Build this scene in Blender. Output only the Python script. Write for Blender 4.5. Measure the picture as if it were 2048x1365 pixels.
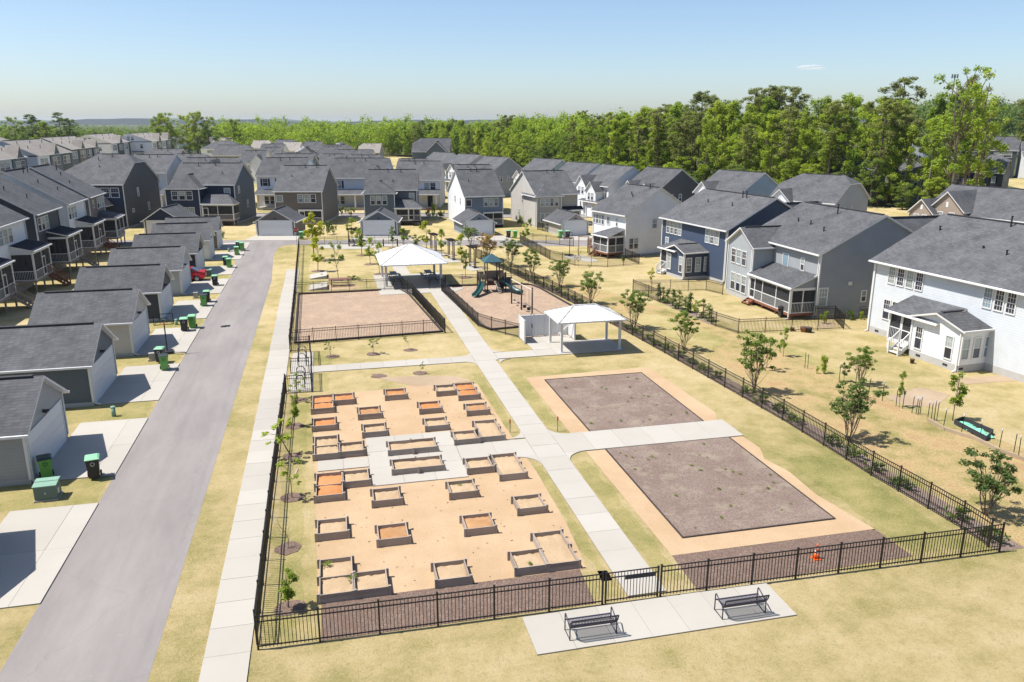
import bpy, bmesh, math, random
from mathutils import Vector, Matrix
R = math.radians
for o in list(bpy.data.objects):
    bpy.data.objects.remove(o)
SC = bpy.context.scene
COL = SC.collection
# ------------------------------------------------------------------ camera, sky, sun, exposure
cam = bpy.data.objects.new('camera', bpy.data.cameras.new('camera'))
COL.objects.link(cam)
cam.location=(0,0,16.500); cam.rotation_euler=(1.300765,0,-0.230505); cam.data.sensor_width=36; cam.data.lens=27.7207; cam.data.shift_y=0.00000
cam.data.clip_start = 0.5
cam.data.clip_end = 20000
SC.camera = cam
SUN = Vector((-0.55, 0.08, 1.0)).normalized()          # direction towards the sun
elev = math.asin(SUN.z)
W = bpy.data.worlds.new('World'); SC.world = W; W.use_nodes = True
nt = W.node_tree; nt.nodes.clear()
sky = nt.nodes.new('ShaderNodeTexSky'); sky.sky_type = 'NISHITA'; sky.sun_disc = False
sky.sun_elevation = elev; sky.sun_rotation = math.atan2(SUN.x, SUN.y)
sky.altitude = 0; sky.air_density = 0.85; sky.dust_density = 0.9; sky.ozone_density = 3.0
bg = nt.nodes.new('ShaderNodeBackground'); bg.inputs[1].default_value = 0.078
wo = nt.nodes.new('ShaderNodeOutputWorld')
nt.links.new(sky.outputs[0], bg.inputs[0]); nt.links.new(bg.outputs[0], wo.inputs[0])
sl = bpy.data.lights.new('sun', 'SUN'); sl.energy = 3.7; sl.angle = R(0.53); sl.color = (1.0, 0.955, 0.885)
so = bpy.data.objects.new('sun', sl); COL.objects.link(so)
so.rotation_euler = (-SUN).to_track_quat('-Z', 'Y').to_euler(); so.location = (0, 0, 200)
vs = SC.view_settings
vs.view_transform = 'Standard'; vs.look = 'None'; vs.exposure = 1.08; vs.gamma = 1.0; vs.use_curve_mapping = False
SC.cycles.max_bounces = 6; SC.cycles.diffuse_bounces = 3; SC.cycles.glossy_bounces = 2
SC.cycles.transparent_max_bounces = 28; SC.cycles.transmission_bounces = 2; SC.cycles.volume_bounces = 0
SC.cycles.use_denoising = True
SC.cycles.caustics_reflective = False; SC.cycles.caustics_refractive = False
rnd = random.Random(7)

# ------------------------------------------------------------------ materials
MATS = {}
ALB = [0.77]        # overall albedo scale of painted, mineral and ground colours
def alb(c): return c if c in ((0, 0, 0), (1, 1, 1)) else tuple(min(1.0, q * ALB[0]) for q in c)
def newmat(name):
    m = bpy.data.materials.new(name); m.use_nodes = True
    t = m.node_tree; t.nodes.clear()
    o = t.nodes.new('ShaderNodeOutputMaterial'); b = t.nodes.new('ShaderNodeBsdfPrincipled')
    t.links.new(b.outputs[0], o.inputs[0])
    MATS[name] = m
    return m, t, b
def N(t, typ, **kw):
    n = t.nodes.new(typ)
    for k, v in kw.items():
        if k in n.inputs: n.inputs[k].default_value = v
        else: setattr(n, k, v)
    return n
def pos(t, sx=1, sy=1, sz=1, obj=False):
    g = t.nodes.new('ShaderNodeTexCoord' if obj else 'ShaderNodeNewGeometry')
    mp = N(t, 'ShaderNodeMapping'); mp.inputs['Scale'].default_value = (sx, sy, sz)
    t.links.new(g.outputs['Object' if obj else 'Position'], mp.inputs[0])
    return mp.outputs[0]
def noise(t, vec, scale, detail=4, rough=0.6):
    n = N(t, 'ShaderNodeTexNoise', Scale=scale, Detail=detail, Roughness=rough)
    t.links.new(vec, n.inputs['Vector']); return n.outputs['Fac']
def ramp(t, fac, stops):
    r = t.nodes.new('ShaderNodeValToRGB'); el = r.color_ramp.elements
    while len(el) < len(stops): el.new(0.5)
    for e, (p, c) in zip(el, stops): e.position = p; e.color = (*alb(tuple(c)), 1)
    t.links.new(fac, r.inputs[0]); return r.outputs[0]
def mix(t, fac, a, b, mode='MIX'):
    m = t.nodes.new('ShaderNodeMix'); m.data_type = 'RGBA'; m.blend_type = mode; m.clamp_result = True
    for i, v in ((0, fac), (6, a), (7, b)):
        if isinstance(v, (int, float)): m.inputs[i].default_value = v
        elif isinstance(v, tuple): m.inputs[i].default_value = (*alb(v), 1)
        else: t.links.new(v, m.inputs[i])
    return m.outputs[2]
def mth(t, op, a, b=0.0):
    m = t.nodes.new('ShaderNodeMath'); m.operation = op
    for i, v in enumerate((a, b)):
        if isinstance(v, (int, float)): m.inputs[i].default_value = v
        else: t.links.new(v, m.inputs[i])
    return m.outputs[0]
def bump(t, b, h, strength=0.5, dist=0.02):
    n = N(t, 'ShaderNodeBump', Strength=strength, Distance=dist)
    t.links.new(h, n.inputs['Height']); t.links.new(n.outputs[0], b.inputs['Normal'])
def plain(name, col, rough=0.6, var=0.12, scale=3.0, metal=0.0, spec=0.4, bmp=0.0):
    if name in MATS: return MATS[name]
    m, t, b = newmat(name)
    v = noise(t, pos(t), scale, 5, 0.65)
    lo = tuple(c * (1 - var) for c in col); hi = tuple(min(1, c * (1 + var)) for c in col)
    c = ramp(t, v, [(0.3, lo), (0.7, hi)])
    oi = t.nodes.new('ShaderNodeObjectInfo')
    k = mth(t, 'MULTIPLY_ADD', oi.outputs['Random'], 0.10); t.nodes[-1].inputs[2].default_value = 0.95
    c = mix(t, 1.0, c, k, 'MULTIPLY')
    t.links.new(c, b.inputs['Base Color'])
    b.inputs['Roughness'].default_value = rough; b.inputs['Metallic'].default_value = metal
    b.inputs['Specular IOR Level'].default_value = spec
    if bmp: bump(t, b, noise(t, pos(t), scale * 8, 3), bmp, 0.01)
    return m

def mat_lawn(name='lawn', stops=None):
    m, t, b = newmat(name); p = pos(t)
    big = noise(t, p, 0.05, 3, 0.55); mid = noise(t, p, 0.42, 6, 0.72); cl = noise(t, p, 3.2, 5, 0.8); fine = noise(t, p, 11.0, 4, 0.8); vf = noise(t, p, 45.0, 2, 0.8)
    k = mth(t, 'ADD', mth(t, 'MULTIPLY', big, 0.40), mth(t, 'ADD', mth(t, 'MULTIPLY', mid, 0.46), mth(t, 'MULTIPLY', cl, 0.16)))
    c = ramp(t, k, stops or [(0.37, (0.24, 0.245, 0.075)), (0.45, (0.43, 0.365, 0.15)), (0.52, (0.62, 0.49, 0.25)), (0.61, (0.74, 0.59, 0.35))])
    c = mix(t, mth(t, 'MULTIPLY', ramp(t, cl, [(0.5, (0, 0, 0)), (0.66, (1, 1, 1))]), 0.40), c, (0.19, 0.20, 0.045))
    c = mix(t, mth(t, 'MULTIPLY', ramp(t, fine, [(0.50, (0, 0, 0)), (0.66, (1, 1, 1))]), 0.45), c, (0.72, 0.59, 0.33))
    c = mix(t, mth(t, 'MULTIPLY', ramp(t, fine, [(0.32, (1, 1, 1)), (0.46, (0, 0, 0))]), 0.42), c, (0.22, 0.19, 0.06))
    c = mix(t, mth(t, 'MULTIPLY', ramp(t, vf, [(0.38, (1, 1, 1)), (0.55, (0, 0, 0))]), 0.35), c, (0.24, 0.20, 0.075))
    t.links.new(c, b.inputs['Base Color']); b.inputs['Roughness'].default_value = 0.95; b.inputs['Specular IOR Level'].default_value = 0.1
    bump(t, b, mth(t, 'ADD', fine, vf), 0.9, 0.05)
def mat_straw():
    m, t, b = newmat('straw_bank'); p = pos(t)
    mid = noise(t, p, 0.35, 5, 0.7); fine = noise(t, pos(t, 5, 9, 5), 1.6, 4, 0.75)
    c = ramp(t, mid, [(0.34, (0.27, 0.27, 0.09)), (0.44, (0.46, 0.38, 0.17)), (0.54, (0.62, 0.46, 0.24)), (0.64, (0.56, 0.37, 0.20))])
    c = mix(t, mth(t, 'MULTIPLY', ramp(t, fine, [(0.4, (1, 1, 1)), (0.58, (0, 0, 0))]), 0.55), c, (0.26, 0.185, 0.065))
    t.links.new(c, b.inputs['Base Color']); b.inputs['Roughness'].default_value = 1; b.inputs['Specular IOR Level'].default_value = 0.1
    bump(t, b, fine, 1.0, 0.08)
def mat_concrete(name, a, z, joint=False):
    m, t, b = newmat(name); p = pos(t)
    big = noise(t, p, 0.5, 4, 0.6); fine = noise(t, p, 30, 3, 0.7)
    oi = t.nodes.new('ShaderNodeObjectInfo')
    k = mth(t, 'ADD', mth(t, 'MULTIPLY', big, 0.6), mth(t, 'MULTIPLY', oi.outputs['Random'], 0.4))
    c = ramp(t, k, [(0.25, a), (0.75, z)])
    st = ramp(t, noise(t, pos(t, 0.7, 1.6, 1), 1.1, 6, 0.75), [(0.56, (0, 0, 0)), (0.75, (1, 1, 1))])
    c = mix(t, mth(t, 'MULTIPLY', st, 0.22), c, (0.42, 0.36, 0.27))
    c = mix(t, mth(t, 'MULTIPLY', fine, 0.12), c, (0.3, 0.28, 0.25))
    t.links.new(c, b.inputs['Base Color']); b.inputs['Roughness'].default_value = 0.85; b.inputs['Specular IOR Level'].default_value = 0.25
    bump(t, b, fine, 0.2, 0.006)
def mat_asphalt():
    m, t, b = newmat('asphalt'); p = pos(t)
    big = noise(t, pos(t, 1.0, 0.25, 1), 0.5, 5, 0.65); fine = noise(t, p, 55, 2, 0.8)
    c = ramp(t, big, [(0.3, (0.262, 0.238, 0.228)), (0.5, (0.315, 0.288, 0.275)), (0.7, (0.365, 0.335, 0.318))])
    lane = noise(t, pos(t, 2.2, 0.03, 1), 1.0, 3, 0.5)
    c = mix(t, mth(t, 'MULTIPLY', ramp(t, lane, [(0.52, (0, 0, 0)), (0.66, (1, 1, 1))]), 0.20), c, (0.22, 0.20, 0.195))
    c = mix(t, mth(t, 'MULTIPLY', ramp(t, fine, [(0.35, (1, 1, 1)), (0.6, (0, 0, 0))]), 0.35), c, (0.17, 0.155, 0.15))
    sp = ramp(t, noise(t, p, 2.6, 7, 0.85), [(0.62, (0, 0, 0)), (0.68, (1, 1, 1))])
    zone = ramp(t, noise(t, pos(t, 1, 0.5, 1), 0.09, 2), [(0.45, (0, 0, 0)), (0.6, (1, 1, 1))])
    c = mix(t, mth(t, 'MULTIPLY', mth(t, 'MULTIPLY', sp, zone), 0.75), c, (0.62, 0.58, 0.53))
    dk = ramp(t, noise(t, pos(t, 1.5, 0.8, 1), 1.1, 6, 0.75), [(0.66, (0, 0, 0)), (0.70, (1, 1, 1))])
    c = mix(t, mth(t, 'MULTIPLY', dk, 0.35), c, (0.15, 0.14, 0.14))
    cr = N(t, 'ShaderNodeTexVoronoi', Scale=0.16); cr.feature = 'DISTANCE_TO_EDGE'
    wv = t.nodes.new('ShaderNodeVectorMath'); wv.operation = 'ADD'; t.links.new(p, wv.inputs[0]); nn = N(t, 'ShaderNodeTexNoise', Scale=1.4, Detail=5.0); t.links.new(p, nn.inputs['Vector']); t.links.new(nn.outputs['Color'], wv.inputs[1]); t.links.new(wv.outputs[0], cr.inputs['Vector'])
    c = mix(t, mth(t, 'MULTIPLY', ramp(t, cr.outputs['Distance'], [(0.0, (1, 1, 1)), (0.006, (0, 0, 0))]), 0.16), c, (0.12, 0.11, 0.11))
    t.links.new(c, b.inputs['Base Color']); b.inputs['Roughness'].default_value = 0.9; b.inputs['Specular IOR Level'].default_value = 0.2
    bump(t, b, fine, 0.35, 0.01)
def mat_chips(name, stops, scale, dark, blot=None):
    m, t, b = newmat(name); p = pos(t)
    v = N(t, 'ShaderNodeTexVoronoi', Scale=scale); t.links.new(p, v.inputs['Vector'])
    sep = t.nodes.new('ShaderNodeSeparateColor'); t.links.new(v.outputs['Color'], sep.inputs[0])
    c = ramp(t, sep.outputs[0], stops)
    big = noise(t, p, 0.35, 5, 0.65)
    c = mix(t, mth(t, 'MULTIPLY', ramp(t, big, [(0.4, (1, 1, 1)), (0.62, (0, 0, 0))]), 0.45), c, dark)
    if blot: c = mix(t, mth(t, 'MULTIPLY', ramp(t, noise(t, p, 0.75, 7, 0.8), [(0.50, (0, 0, 0)), (0.62, (1, 1, 1))]), 0.65), c, blot)
    c = mix(t, mth(t, 'MULTIPLY', ramp(t, noise(t, p, 4.5, 5, 0.8), [(0.56, (0, 0, 0)), (0.70, (1, 1, 1))]), 0.4), c, tuple(min(1, q * 2.1) for q in dark))
    t.links.new(c, b.inputs['Base Color']); b.inputs['Roughness'].default_value = 0.95; b.inputs['Specular IOR Level'].default_value = 0.15
    bump(t, b, mth(t, 'ADD', v.outputs['Distance'], noise(t, p, scale * 2, 3)), 0.8, 0.04)
def mat_sand(name, a, z, speck, sc=1.0):
    m, t, b = newmat(name); p = pos(t)
    big = noise(t, p, 0.3 * sc, 5, 0.65); fine = noise(t, p, 26, 3, 0.75); vf = noise(t, p, 70, 2, 0.8)
    c = ramp(t, big, [(0.35, a), (0.66, z)])
    c = mix(t, mth(t, 'MULTIPLY', ramp(t, fine, [(0.36, (1, 1, 1)), (0.56, (0, 0, 0))]), 0.4), c, speck)
    c = mix(t, mth(t, 'MULTIPLY', ramp(t, vf, [(0.5, (0, 0, 0)), (0.7, (1, 1, 1))]), 0.3), c, tuple(min(1, q * 1.25) for q in z))
    t.links.new(c, b.inputs['Base Color']); b.inputs['Roughness'].default_value = 0.95; b.inputs['Specular IOR Level'].default_value = 0.15
    bump(t, b, mth(t, 'ADD', fine, noise(t, p, 5, 4)), 0.6, 0.03)
def mat_shingle(name, a, z):
    m, t, b = newmat(name)
    p = pos(t, obj=True)
    br = N(t, 'ShaderNodeTexBrick', Scale=1.0, **{'Brick Width': 0.32, 'Row Height': 0.15, 'Mortar Size': 0.012, 'Bias': 0.0})
    br.offset = 0.5
    # rows follow the height, columns follow the run of the roof
    sx = t.nodes.new('ShaderNodeSeparateXYZ'); t.links.new(p, sx.inputs[0])
    cx = t.nodes.new('ShaderNodeCombineXYZ')
    t.links.new(mth(t, 'ADD', sx.outputs[0], sx.outputs[1]), cx.inputs[0]); t.links.new(mth(t, 'MULTIPLY', sx.outputs[2], 1.55), cx.inputs[1])
    t.links.new(cx.outputs[0], br.inputs['Vector'])
    br.inputs['Color1'].default_value = (*alb(a), 1); br.inputs['Color2'].default_value = (*alb(z), 1); br.inputs['Mortar'].default_value = (*[q * 0.4 for q in a], 1)
    v = noise(t, p, 0.6, 5, 0.7)
    c = mix(t, 0.55, br.outputs['Color'], ramp(t, v, [(0.3, tuple(q * 0.75 for q in a)), (0.7, tuple(q * 1.1 for q in z))]))
    f = noise(t, p, 14, 3, 0.8)
    c = mix(t, mth(t, 'MULTIPLY', f, 0.35), c, tuple(q * 0.55 for q in a))
    oi = t.nodes.new('ShaderNodeObjectInfo')
    k = mth(t, 'MULTIPLY_ADD', oi.outputs['Random'], 0.22); t.nodes[-1].inputs[2].default_value = 0.88
    c = mix(t, 1.0, c, k, 'MULTIPLY')
    t.links.new(c, b.inputs['Base Color']); b.inputs['Roughness'].default_value = 0.9; b.inputs['Specular IOR Level'].default_value = 0.25
    bump(t, b, mth(t, 'ADD', br.outputs['Fac'], f), 0.5, 0.02)
def siding(name, col, lap=0.17):
    if name in MATS: return MATS[name]
    m, t, b = newmat(name)
    p = pos(t, obj=True)
    s = t.nodes.new('ShaderNodeSeparateXYZ'); t.links.new(p, s.inputs[0])
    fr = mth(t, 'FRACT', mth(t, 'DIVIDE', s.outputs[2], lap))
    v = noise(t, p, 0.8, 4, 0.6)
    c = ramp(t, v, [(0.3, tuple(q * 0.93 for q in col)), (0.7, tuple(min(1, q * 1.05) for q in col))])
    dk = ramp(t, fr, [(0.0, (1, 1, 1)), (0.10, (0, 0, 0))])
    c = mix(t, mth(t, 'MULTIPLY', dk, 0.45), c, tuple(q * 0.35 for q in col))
    t.links.new(c, b.inputs['Base Color']); b.inputs['Roughness'].default_value = 0.55; b.inputs['Specular IOR Level'].default_value = 0.35
    bump(t, b, mth(t, 'SUBTRACT', 1.0, fr), 0.5, 0.02)
    return m
def mat_wood(name, a, z, sc=1.0):
    m, t, b = newmat(name)
    p = pos(t, 2 * sc, 2 * sc, 22 * sc, obj=True)
    v = noise(t, p, 1.5, 6, 0.7); big = noise(t, pos(t), 1.3, 3)
    oi = t.nodes.new('ShaderNodeObjectInfo')
    k = mth(t, 'ADD', mth(t, 'MULTIPLY', v, 0.55), mth(t, 'ADD', mth(t, 'MULTIPLY', big, 0.25), mth(t, 'MULTIPLY', oi.outputs['Random'], 0.2)))
    t.links.new(ramp(t, k, [(0.3, a), (0.72, z)]), b.inputs['Base Color'])
    b.inputs['Roughness'].default_value = 0.85; b.inputs['Specular IOR Level'].default_value = 0.2
    bump(t, b, v, 0.4, 0.01)
def mat_leaf(name, stops, trans=0.5, big=0.25):
    ALB[0] = 1.0
    m, t, b = newmat(name)
    oi = t.nodes.new('ShaderNodeObjectInfo')
    p = pos(t)
    v = noise(t, p, 1.7, 3, 0.8)
    rp = t.nodes.new('ShaderNodeTexWhiteNoise'); rp.noise_dimensions = '1D'
    g = t.nodes.new('ShaderNodeNewGeometry'); t.links.new(g.outputs['Random Per Island'], rp.inputs['W'])
    v = mth(t, 'ADD', mth(t, 'MULTIPLY', v, 0.45), mth(t, 'MULTIPLY', ramp(t, noise(t, p, 0.085, 3, 0.6), [(0.3, (0, 0, 0)), (0.7, (1, 1, 1))]), 0.55))
    k = mth(t, 'ADD', mth(t, 'MULTIPLY', v, 0.4), mth(t, 'ADD', mth(t, 'MULTIPLY', oi.outputs['Random'], big), mth(t, 'MULTIPLY', g.outputs['Random Per Island'], 0.6 - big)))
    c = ramp(t, k, stops)
    t.links.new(c, b.inputs['Base Color']); b.inputs['Roughness'].default_value = 0.6; b.inputs['Specular IOR Level'].default_value = 0.25
    tr = t.nodes.new('ShaderNodeBsdfTranslucent'); t.links.new(mix(t, 1.0, c, (1.0, 1.0, 0.45), 'MULTIPLY'), tr.inputs[0])
    ms = t.nodes.new('ShaderNodeMixShader'); ms.inputs[0].default_value = trans
    out = [n for n in t.nodes if n.type == 'OUTPUT_MATERIAL'][0]
    t.links.new(b.outputs[0], ms.inputs[1]); t.links.new(tr.outputs[0], ms.inputs[2]); t.links.new(ms.outputs[0], out.inputs[0])
    ALB[0] = 0.77
def mat_glass(name, col, rough=0.08):
    m, t, b = newmat(name)
    oi = t.nodes.new('ShaderNodeObjectInfo')
    v = noise(t, pos(t), 1.2, 3)
    c = mix(t, oi.outputs['Random'], col, tuple(min(1, q * 1.9 + 0.01) for q in col))
    c = mix(t, mth(t, 'MULTIPLY', v, 0.5), c, tuple(q * 0.6 for q in col))
    t.links.new(c, b.inputs['Base Color']); b.inputs['Roughness'].default_value = rough; b.inputs['Specular IOR Level'].default_value = 0.8
def mat_screen():
    m, t, b = newmat('insect_screen')
    b.inputs['Base Color'].default_value = (0.035, 0.037, 0.042, 1); b.inputs['Roughness'].default_value = 0.8
    tr = t.nodes.new('ShaderNodeBsdfTransparent'); ms = t.nodes.new('ShaderNodeMixShader'); ms.inputs[0].default_value = 0.60
    out = [n for n in t.nodes if n.type == 'OUTPUT_MATERIAL'][0]
    t.links.new(tr.outputs[0], ms.inputs[1]); t.links.new(b.outputs[0], ms.inputs[2]); t.links.new(ms.outputs[0], out.inputs[0])

mat_lawn(); mat_lawn('green_lawn', [(0.37, (0.19, 0.21, 0.055)), (0.45, (0.35, 0.325, 0.115)), (0.53, (0.53, 0.44, 0.19)), (0.62, (0.66, 0.54, 0.28))]); mat_straw(); mat_asphalt(); mat_screen()
mat_concrete('concrete', (0.46, 0.43, 0.378), (0.52, 0.49, 0.437)); mat_concrete('old_concrete', (0.41, 0.385, 0.342), (0.475, 0.447, 0.40))
plain('joint', (0.27, 0.24, 0.19), 0.95)
mat_chips('bark_mulch', [(0.1, (0.18, 0.118, 0.092)), (0.5, (0.27, 0.185, 0.148)), (0.85, (0.36, 0.26, 0.21)), (0.97, (0.54, 0.43, 0.35))], 38, (0.20, 0.135, 0.105))
mat_chips('old_mulch', [(0.1, (0.23, 0.162, 0.132)), (0.5, (0.335, 0.25, 0.208)), (0.85, (0.43, 0.335, 0.285)), (0.97, (0.45, 0.38, 0.31))], 34, (0.22, 0.15, 0.12), (0.44, 0.37, 0.28))
mat_chips('wood_chips', [(0.1, (0.36, 0.25, 0.175)), (0.5, (0.48, 0.345, 0.25)), (0.9, (0.57, 0.43, 0.32))], 16, (0.38, 0.275, 0.20), (0.58, 0.44, 0.29))
mat_sand('sand_walk', (0.50, 0.345, 0.205), (0.60, 0.44, 0.28), (0.34, 0.225, 0.125))
mat_sand('tan_soil', (0.50, 0.36, 0.22), (0.60, 0.45, 0.29), (0.24, 0.16, 0.09), 3)
mat_sand('orange_soil', (0.52, 0.215, 0.075), (0.62, 0.30, 0.13), (0.36, 0.13, 0.04), 3)
mat_sand('brown_soil', (0.46, 0.235, 0.10), (0.56, 0.34, 0.18), (0.17, 0.085, 0.04), 4)
mat_sand('bare_earth', (0.40, 0.30, 0.20), (0.52, 0.40, 0.28), (0.28, 0.2, 0.12))
mat_shingle('shingle', (0.085, 0.088, 0.095), (0.175, 0.178, 0.188)); mat_shingle('tan_shingle', (0.31, 0.285, 0.258), (0.41, 0.375, 0.34))
mat_wood('grey_timber', (0.29, 0.24, 0.20), (0.52, 0.44, 0.375)); mat_wood('red_timber', (0.20, 0.075, 0.045), (0.34, 0.15, 0.09)); mat_wood('pale_timber', (0.36, 0.27, 0.18), (0.52, 0.41, 0.29))
mat_wood('bark', (0.10, 0.075, 0.055), (0.26, 0.21, 0.165), 0.5); mat_wood('young_bark', (0.16, 0.12, 0.09), (0.33, 0.27, 0.21))
mat_leaf('leaf_bright', [(0.25, (0.17, 0.24, 0.03)), (0.5, (0.29, 0.38, 0.045)), (0.8, (0.43, 0.50, 0.07))])
mat_leaf('leaf_lime', [(0.25, (0.26, 0.30, 0.02)), (0.5, (0.42, 0.46, 0.035)), (0.8, (0.58, 0.58, 0.07))])
mat_leaf('leaf_mid', [(0.25, (0.10, 0.155, 0.034)), (0.5, (0.175, 0.25, 0.05)), (0.8, (0.28, 0.36, 0.08))])
mat_leaf('leaf_dark', [(0.25, (0.07, 0.115, 0.034)), (0.5, (0.125, 0.19, 0.05)), (0.8, (0.20, 0.265, 0.07))])
mat_leaf('leaf_pine', [(0.25, (0.13, 0.155, 0.05)), (0.5, (0.215, 0.25, 0.075)), (0.8, (0.32, 0.345, 0.115))], 0.5)
mat_leaf('leaf_rust', [(0.25, (0.21, 0.15, 0.04)), (0.5, (0.36, 0.23, 0.07)), (0.8, (0.44, 0.32, 0.10))])
mat_leaf('leaf_wood', [(0.22, (0.14, 0.215, 0.03)), (0.42, (0.235, 0.34, 0.045)), (0.62, (0.335, 0.435, 0.056)), (0.85, (0.47, 0.54, 0.08))], 0.58, 0.38)
mat_leaf('leaf_far', [(0.22, (0.08, 0.13, 0.045)), (0.5, (0.15, 0.225, 0.058)), (0.8, (0.25, 0.34, 0.08))], 0.5, 0.1)
mat_glass('glass_dark', (0.022, 0.028, 0.05)); mat_glass('glass_blind_sheen', (0.27, 0.31, 0.30), 0.2); mat_glass('glass_sky_tone', (0.18, 0.25, 0.30), 0.06)  # pale panes: blinds and sky reflection put into the base colour
plain('white_trim', (0.80, 0.80, 0.79), 0.5, 0.03); plain('white_metal', (0.74, 0.74, 0.73), 0.45, 0.04); plain('white_board', (0.82, 0.82, 0.82), 0.55, 0.03)
plain('black_metal', (0.018, 0.017, 0.018), 0.45, 0.1); plain('bench_metal', (0.045, 0.042, 0.075), 0.4, 0.1); plain('brown_metal', (0.07, 0.045, 0.038), 0.5, 0.1)
plain('foundation_grey', (0.50, 0.49, 0.47), 0.85, 0.06); plain('pipe_black', (0.02, 0.02, 0.022), 0.6); plain('vent_dark', (0.045, 0.045, 0.05), 0.85)
plain('dark_timber', (0.055, 0.042, 0.04), 0.8, 0.2); plain('soil_dark', (0.09, 0.065, 0.05), 0.95, 0.2)

# ------------------------------------------------------------------ mesh helpers
class MB:
    def __init__(s): s.v = []; s.f = []; s.m = []
    def add(s, vs, fs, mi=0):
        n = len(s.v); s.v += [tuple(v) for v in vs]; s.f += [tuple(i + n for i in f) for f in fs]; s.m += [mi] * len(fs); return s
    def box(s, x0, x1, y0, y1, z0, z1, mi=0):
        return s.add([(x0, y0, z0), (x1, y0, z0), (x1, y1, z0), (x0, y1, z0), (x0, y0, z1), (x1, y0, z1), (x1, y1, z1), (x0, y1, z1)],
                     [(3, 2, 1, 0), (4, 5, 6, 7), (0, 1, 5, 4), (1, 2, 6, 5), (2, 3, 7, 6), (3, 0, 4, 7)], mi)
    def bar(s, a, b, w, h=None, mi=0, up=(0, 0, 1)):
        h = h or w; a = Vector(a); b = Vector(b); d = (b - a).normalized(); u = Vector(up)
        if abs(d.dot(u)) > 0.98: u = Vector((0, 1, 0))
        r = d.cross(u).normalized(); u = r.cross(d)
        q = [a + r * i * w / 2 + u * j * h / 2 for i, j in ((-1, -1), (1, -1), (1, 1), (-1, 1))]
        q += [p + (b - a) for p in q]
        return s.add(q, [(3, 2, 1, 0), (4, 5, 6, 7), (0, 1, 5, 4), (1, 2, 6, 5), (2, 3, 7, 6), (3, 0, 4, 7)][::1], mi)
    def tube(s, pts, r, n=8, mi=0, cap=True):
        pts = [Vector(p) for p in pts]; rs = r if isinstance(r, (list, tuple)) else [r] * len(pts)
        rings = []; prev = None
        for i, p in enumerate(pts):
            d = (pts[min(i + 1, len(pts) - 1)] - pts[max(i - 1, 0)]).normalized()
            if prev is None:
                a = d.cross(Vector((0, 0, 1)))
                if a.length < 0.05: a = d.cross(Vector((0, 1, 0)))
            else: a = prev - d * prev.dot(d)
            a.normalize(); prev = a; b = d.cross(a)
            rings.append([p + (a * math.cos(2 * math.pi * k / n) + b * math.sin(2 * math.pi * k / n)) * rs[i] for k in range(n)])
        fs = []
        for i in range(len(rings) - 1):
            for k in range(n): fs.append((i * n + k, i * n + (k + 1) % n, (i + 1) * n + (k + 1) % n, (i + 1) * n + k))
        if cap: fs += [tuple(range(n))[::-1], tuple((len(rings) - 1) * n + k for k in range(n))]
        return s.add([v for q in rings for v in q], fs, mi)
    def poly(s, pts, z=None, mi=0):
        vs = [(*p, z) if z is not None else p for p in pts]
        return s.add(vs, [tuple(range(len(vs)))], mi)
    def prism(s, pts, z0, z1, mi=0):
        n = len(pts)
        return s.add([(x, y, z0) for x, y in pts] + [(x, y, z1) for x, y in pts],
                     [tuple(range(n))[::-1], tuple(range(n, 2 * n))] + [(i, (i + 1) % n, n + (i + 1) % n, n + i) for i in range(n)], mi)
    def cone(s, x, y, z0, z1, r0, r1, n=16, mi=0):
        return s.tube([(x, y, z0), (x, y, z1)], [r0, r1], n, mi)
    def mesh(s, name, mats, smooth=False):
        me = bpy.data.meshes.new(name); me.from_pydata(s.v, [], s.f)
        for m in (mats if isinstance(mats, (list, tuple)) else [mats]): me.materials.append(MATS[m] if isinstance(m, str) else m)
        if any(s.m): me.polygons.foreach_set('material_index', s.m)
        if smooth: me.polygons.foreach_set('use_smooth', [True] * len(s.f))
        me.update(); return me
    def build(s, name, mats, parent=None, loc=(0, 0, 0), rz=0, smooth=False):
        return put(name, s.mesh(name, mats, smooth), parent, loc, rz)
def put(name, me, parent=None, loc=(0, 0, 0), rz=0, sc=None):
    o = bpy.data.objects.new(name, me); COL.objects.link(o); o.location = loc
    if rz: o.rotation_euler = (0, 0, rz)
    if sc: o.scale = sc if isinstance(sc, tuple) else (sc, sc, sc)
    if parent: o.parent = parent
    return o
def tag(o, label, cat, group=None):
    o['label'] = label; o['category'] = cat
    if group: o['group'] = group
    return o
def thing(name, label, cat, loc=(0, 0, 0), rz=0, group=None):
    o = put(name, None, None, loc, rz); return tag(o, label, cat, group)
def struct(o): o['kind'] = 'structure'; return o
def stuff(o): o['kind'] = 'stuff'; return o
def copy_tree(o, loc, rz=0.0, parent=None, sc=None):
    c = o.copy(); COL.objects.link(c); c.parent = parent
    if parent is None:
        c.location = loc; c.rotation_euler = (0, 0, rz)
        if sc: c.scale = (sc, sc, sc)
    for ch in list(o.children): copy_tree(ch, None, 0, c)
    return c
ORD = 'first second third fourth fifth sixth seventh eighth ninth tenth eleventh twelfth thirteenth fourteenth fifteenth sixteenth seventeenth eighteenth nineteenth twentieth'.split()
TENS = {2: ('twentieth', 'twenty'), 3: ('thirtieth', 'thirty'), 4: ('fortieth', 'forty'), 5: ('fiftieth', 'fifty'), 6: ('sixtieth', 'sixty'), 7: ('seventieth', 'seventy'), 8: ('eightieth', 'eighty'), 9: ('ninetieth', 'ninety')}
def nth(i):
    i += 1
    if i <= 20: return ORD[i - 1]
    if i < 100:
        t, u = divmod(i, 10); return TENS[t][0] if u == 0 else TENS[t][1] + '-' + ORD[u - 1]
    return ('hundred' if i == 100 else 'hundred-and-' + nth(i - 101))

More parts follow.
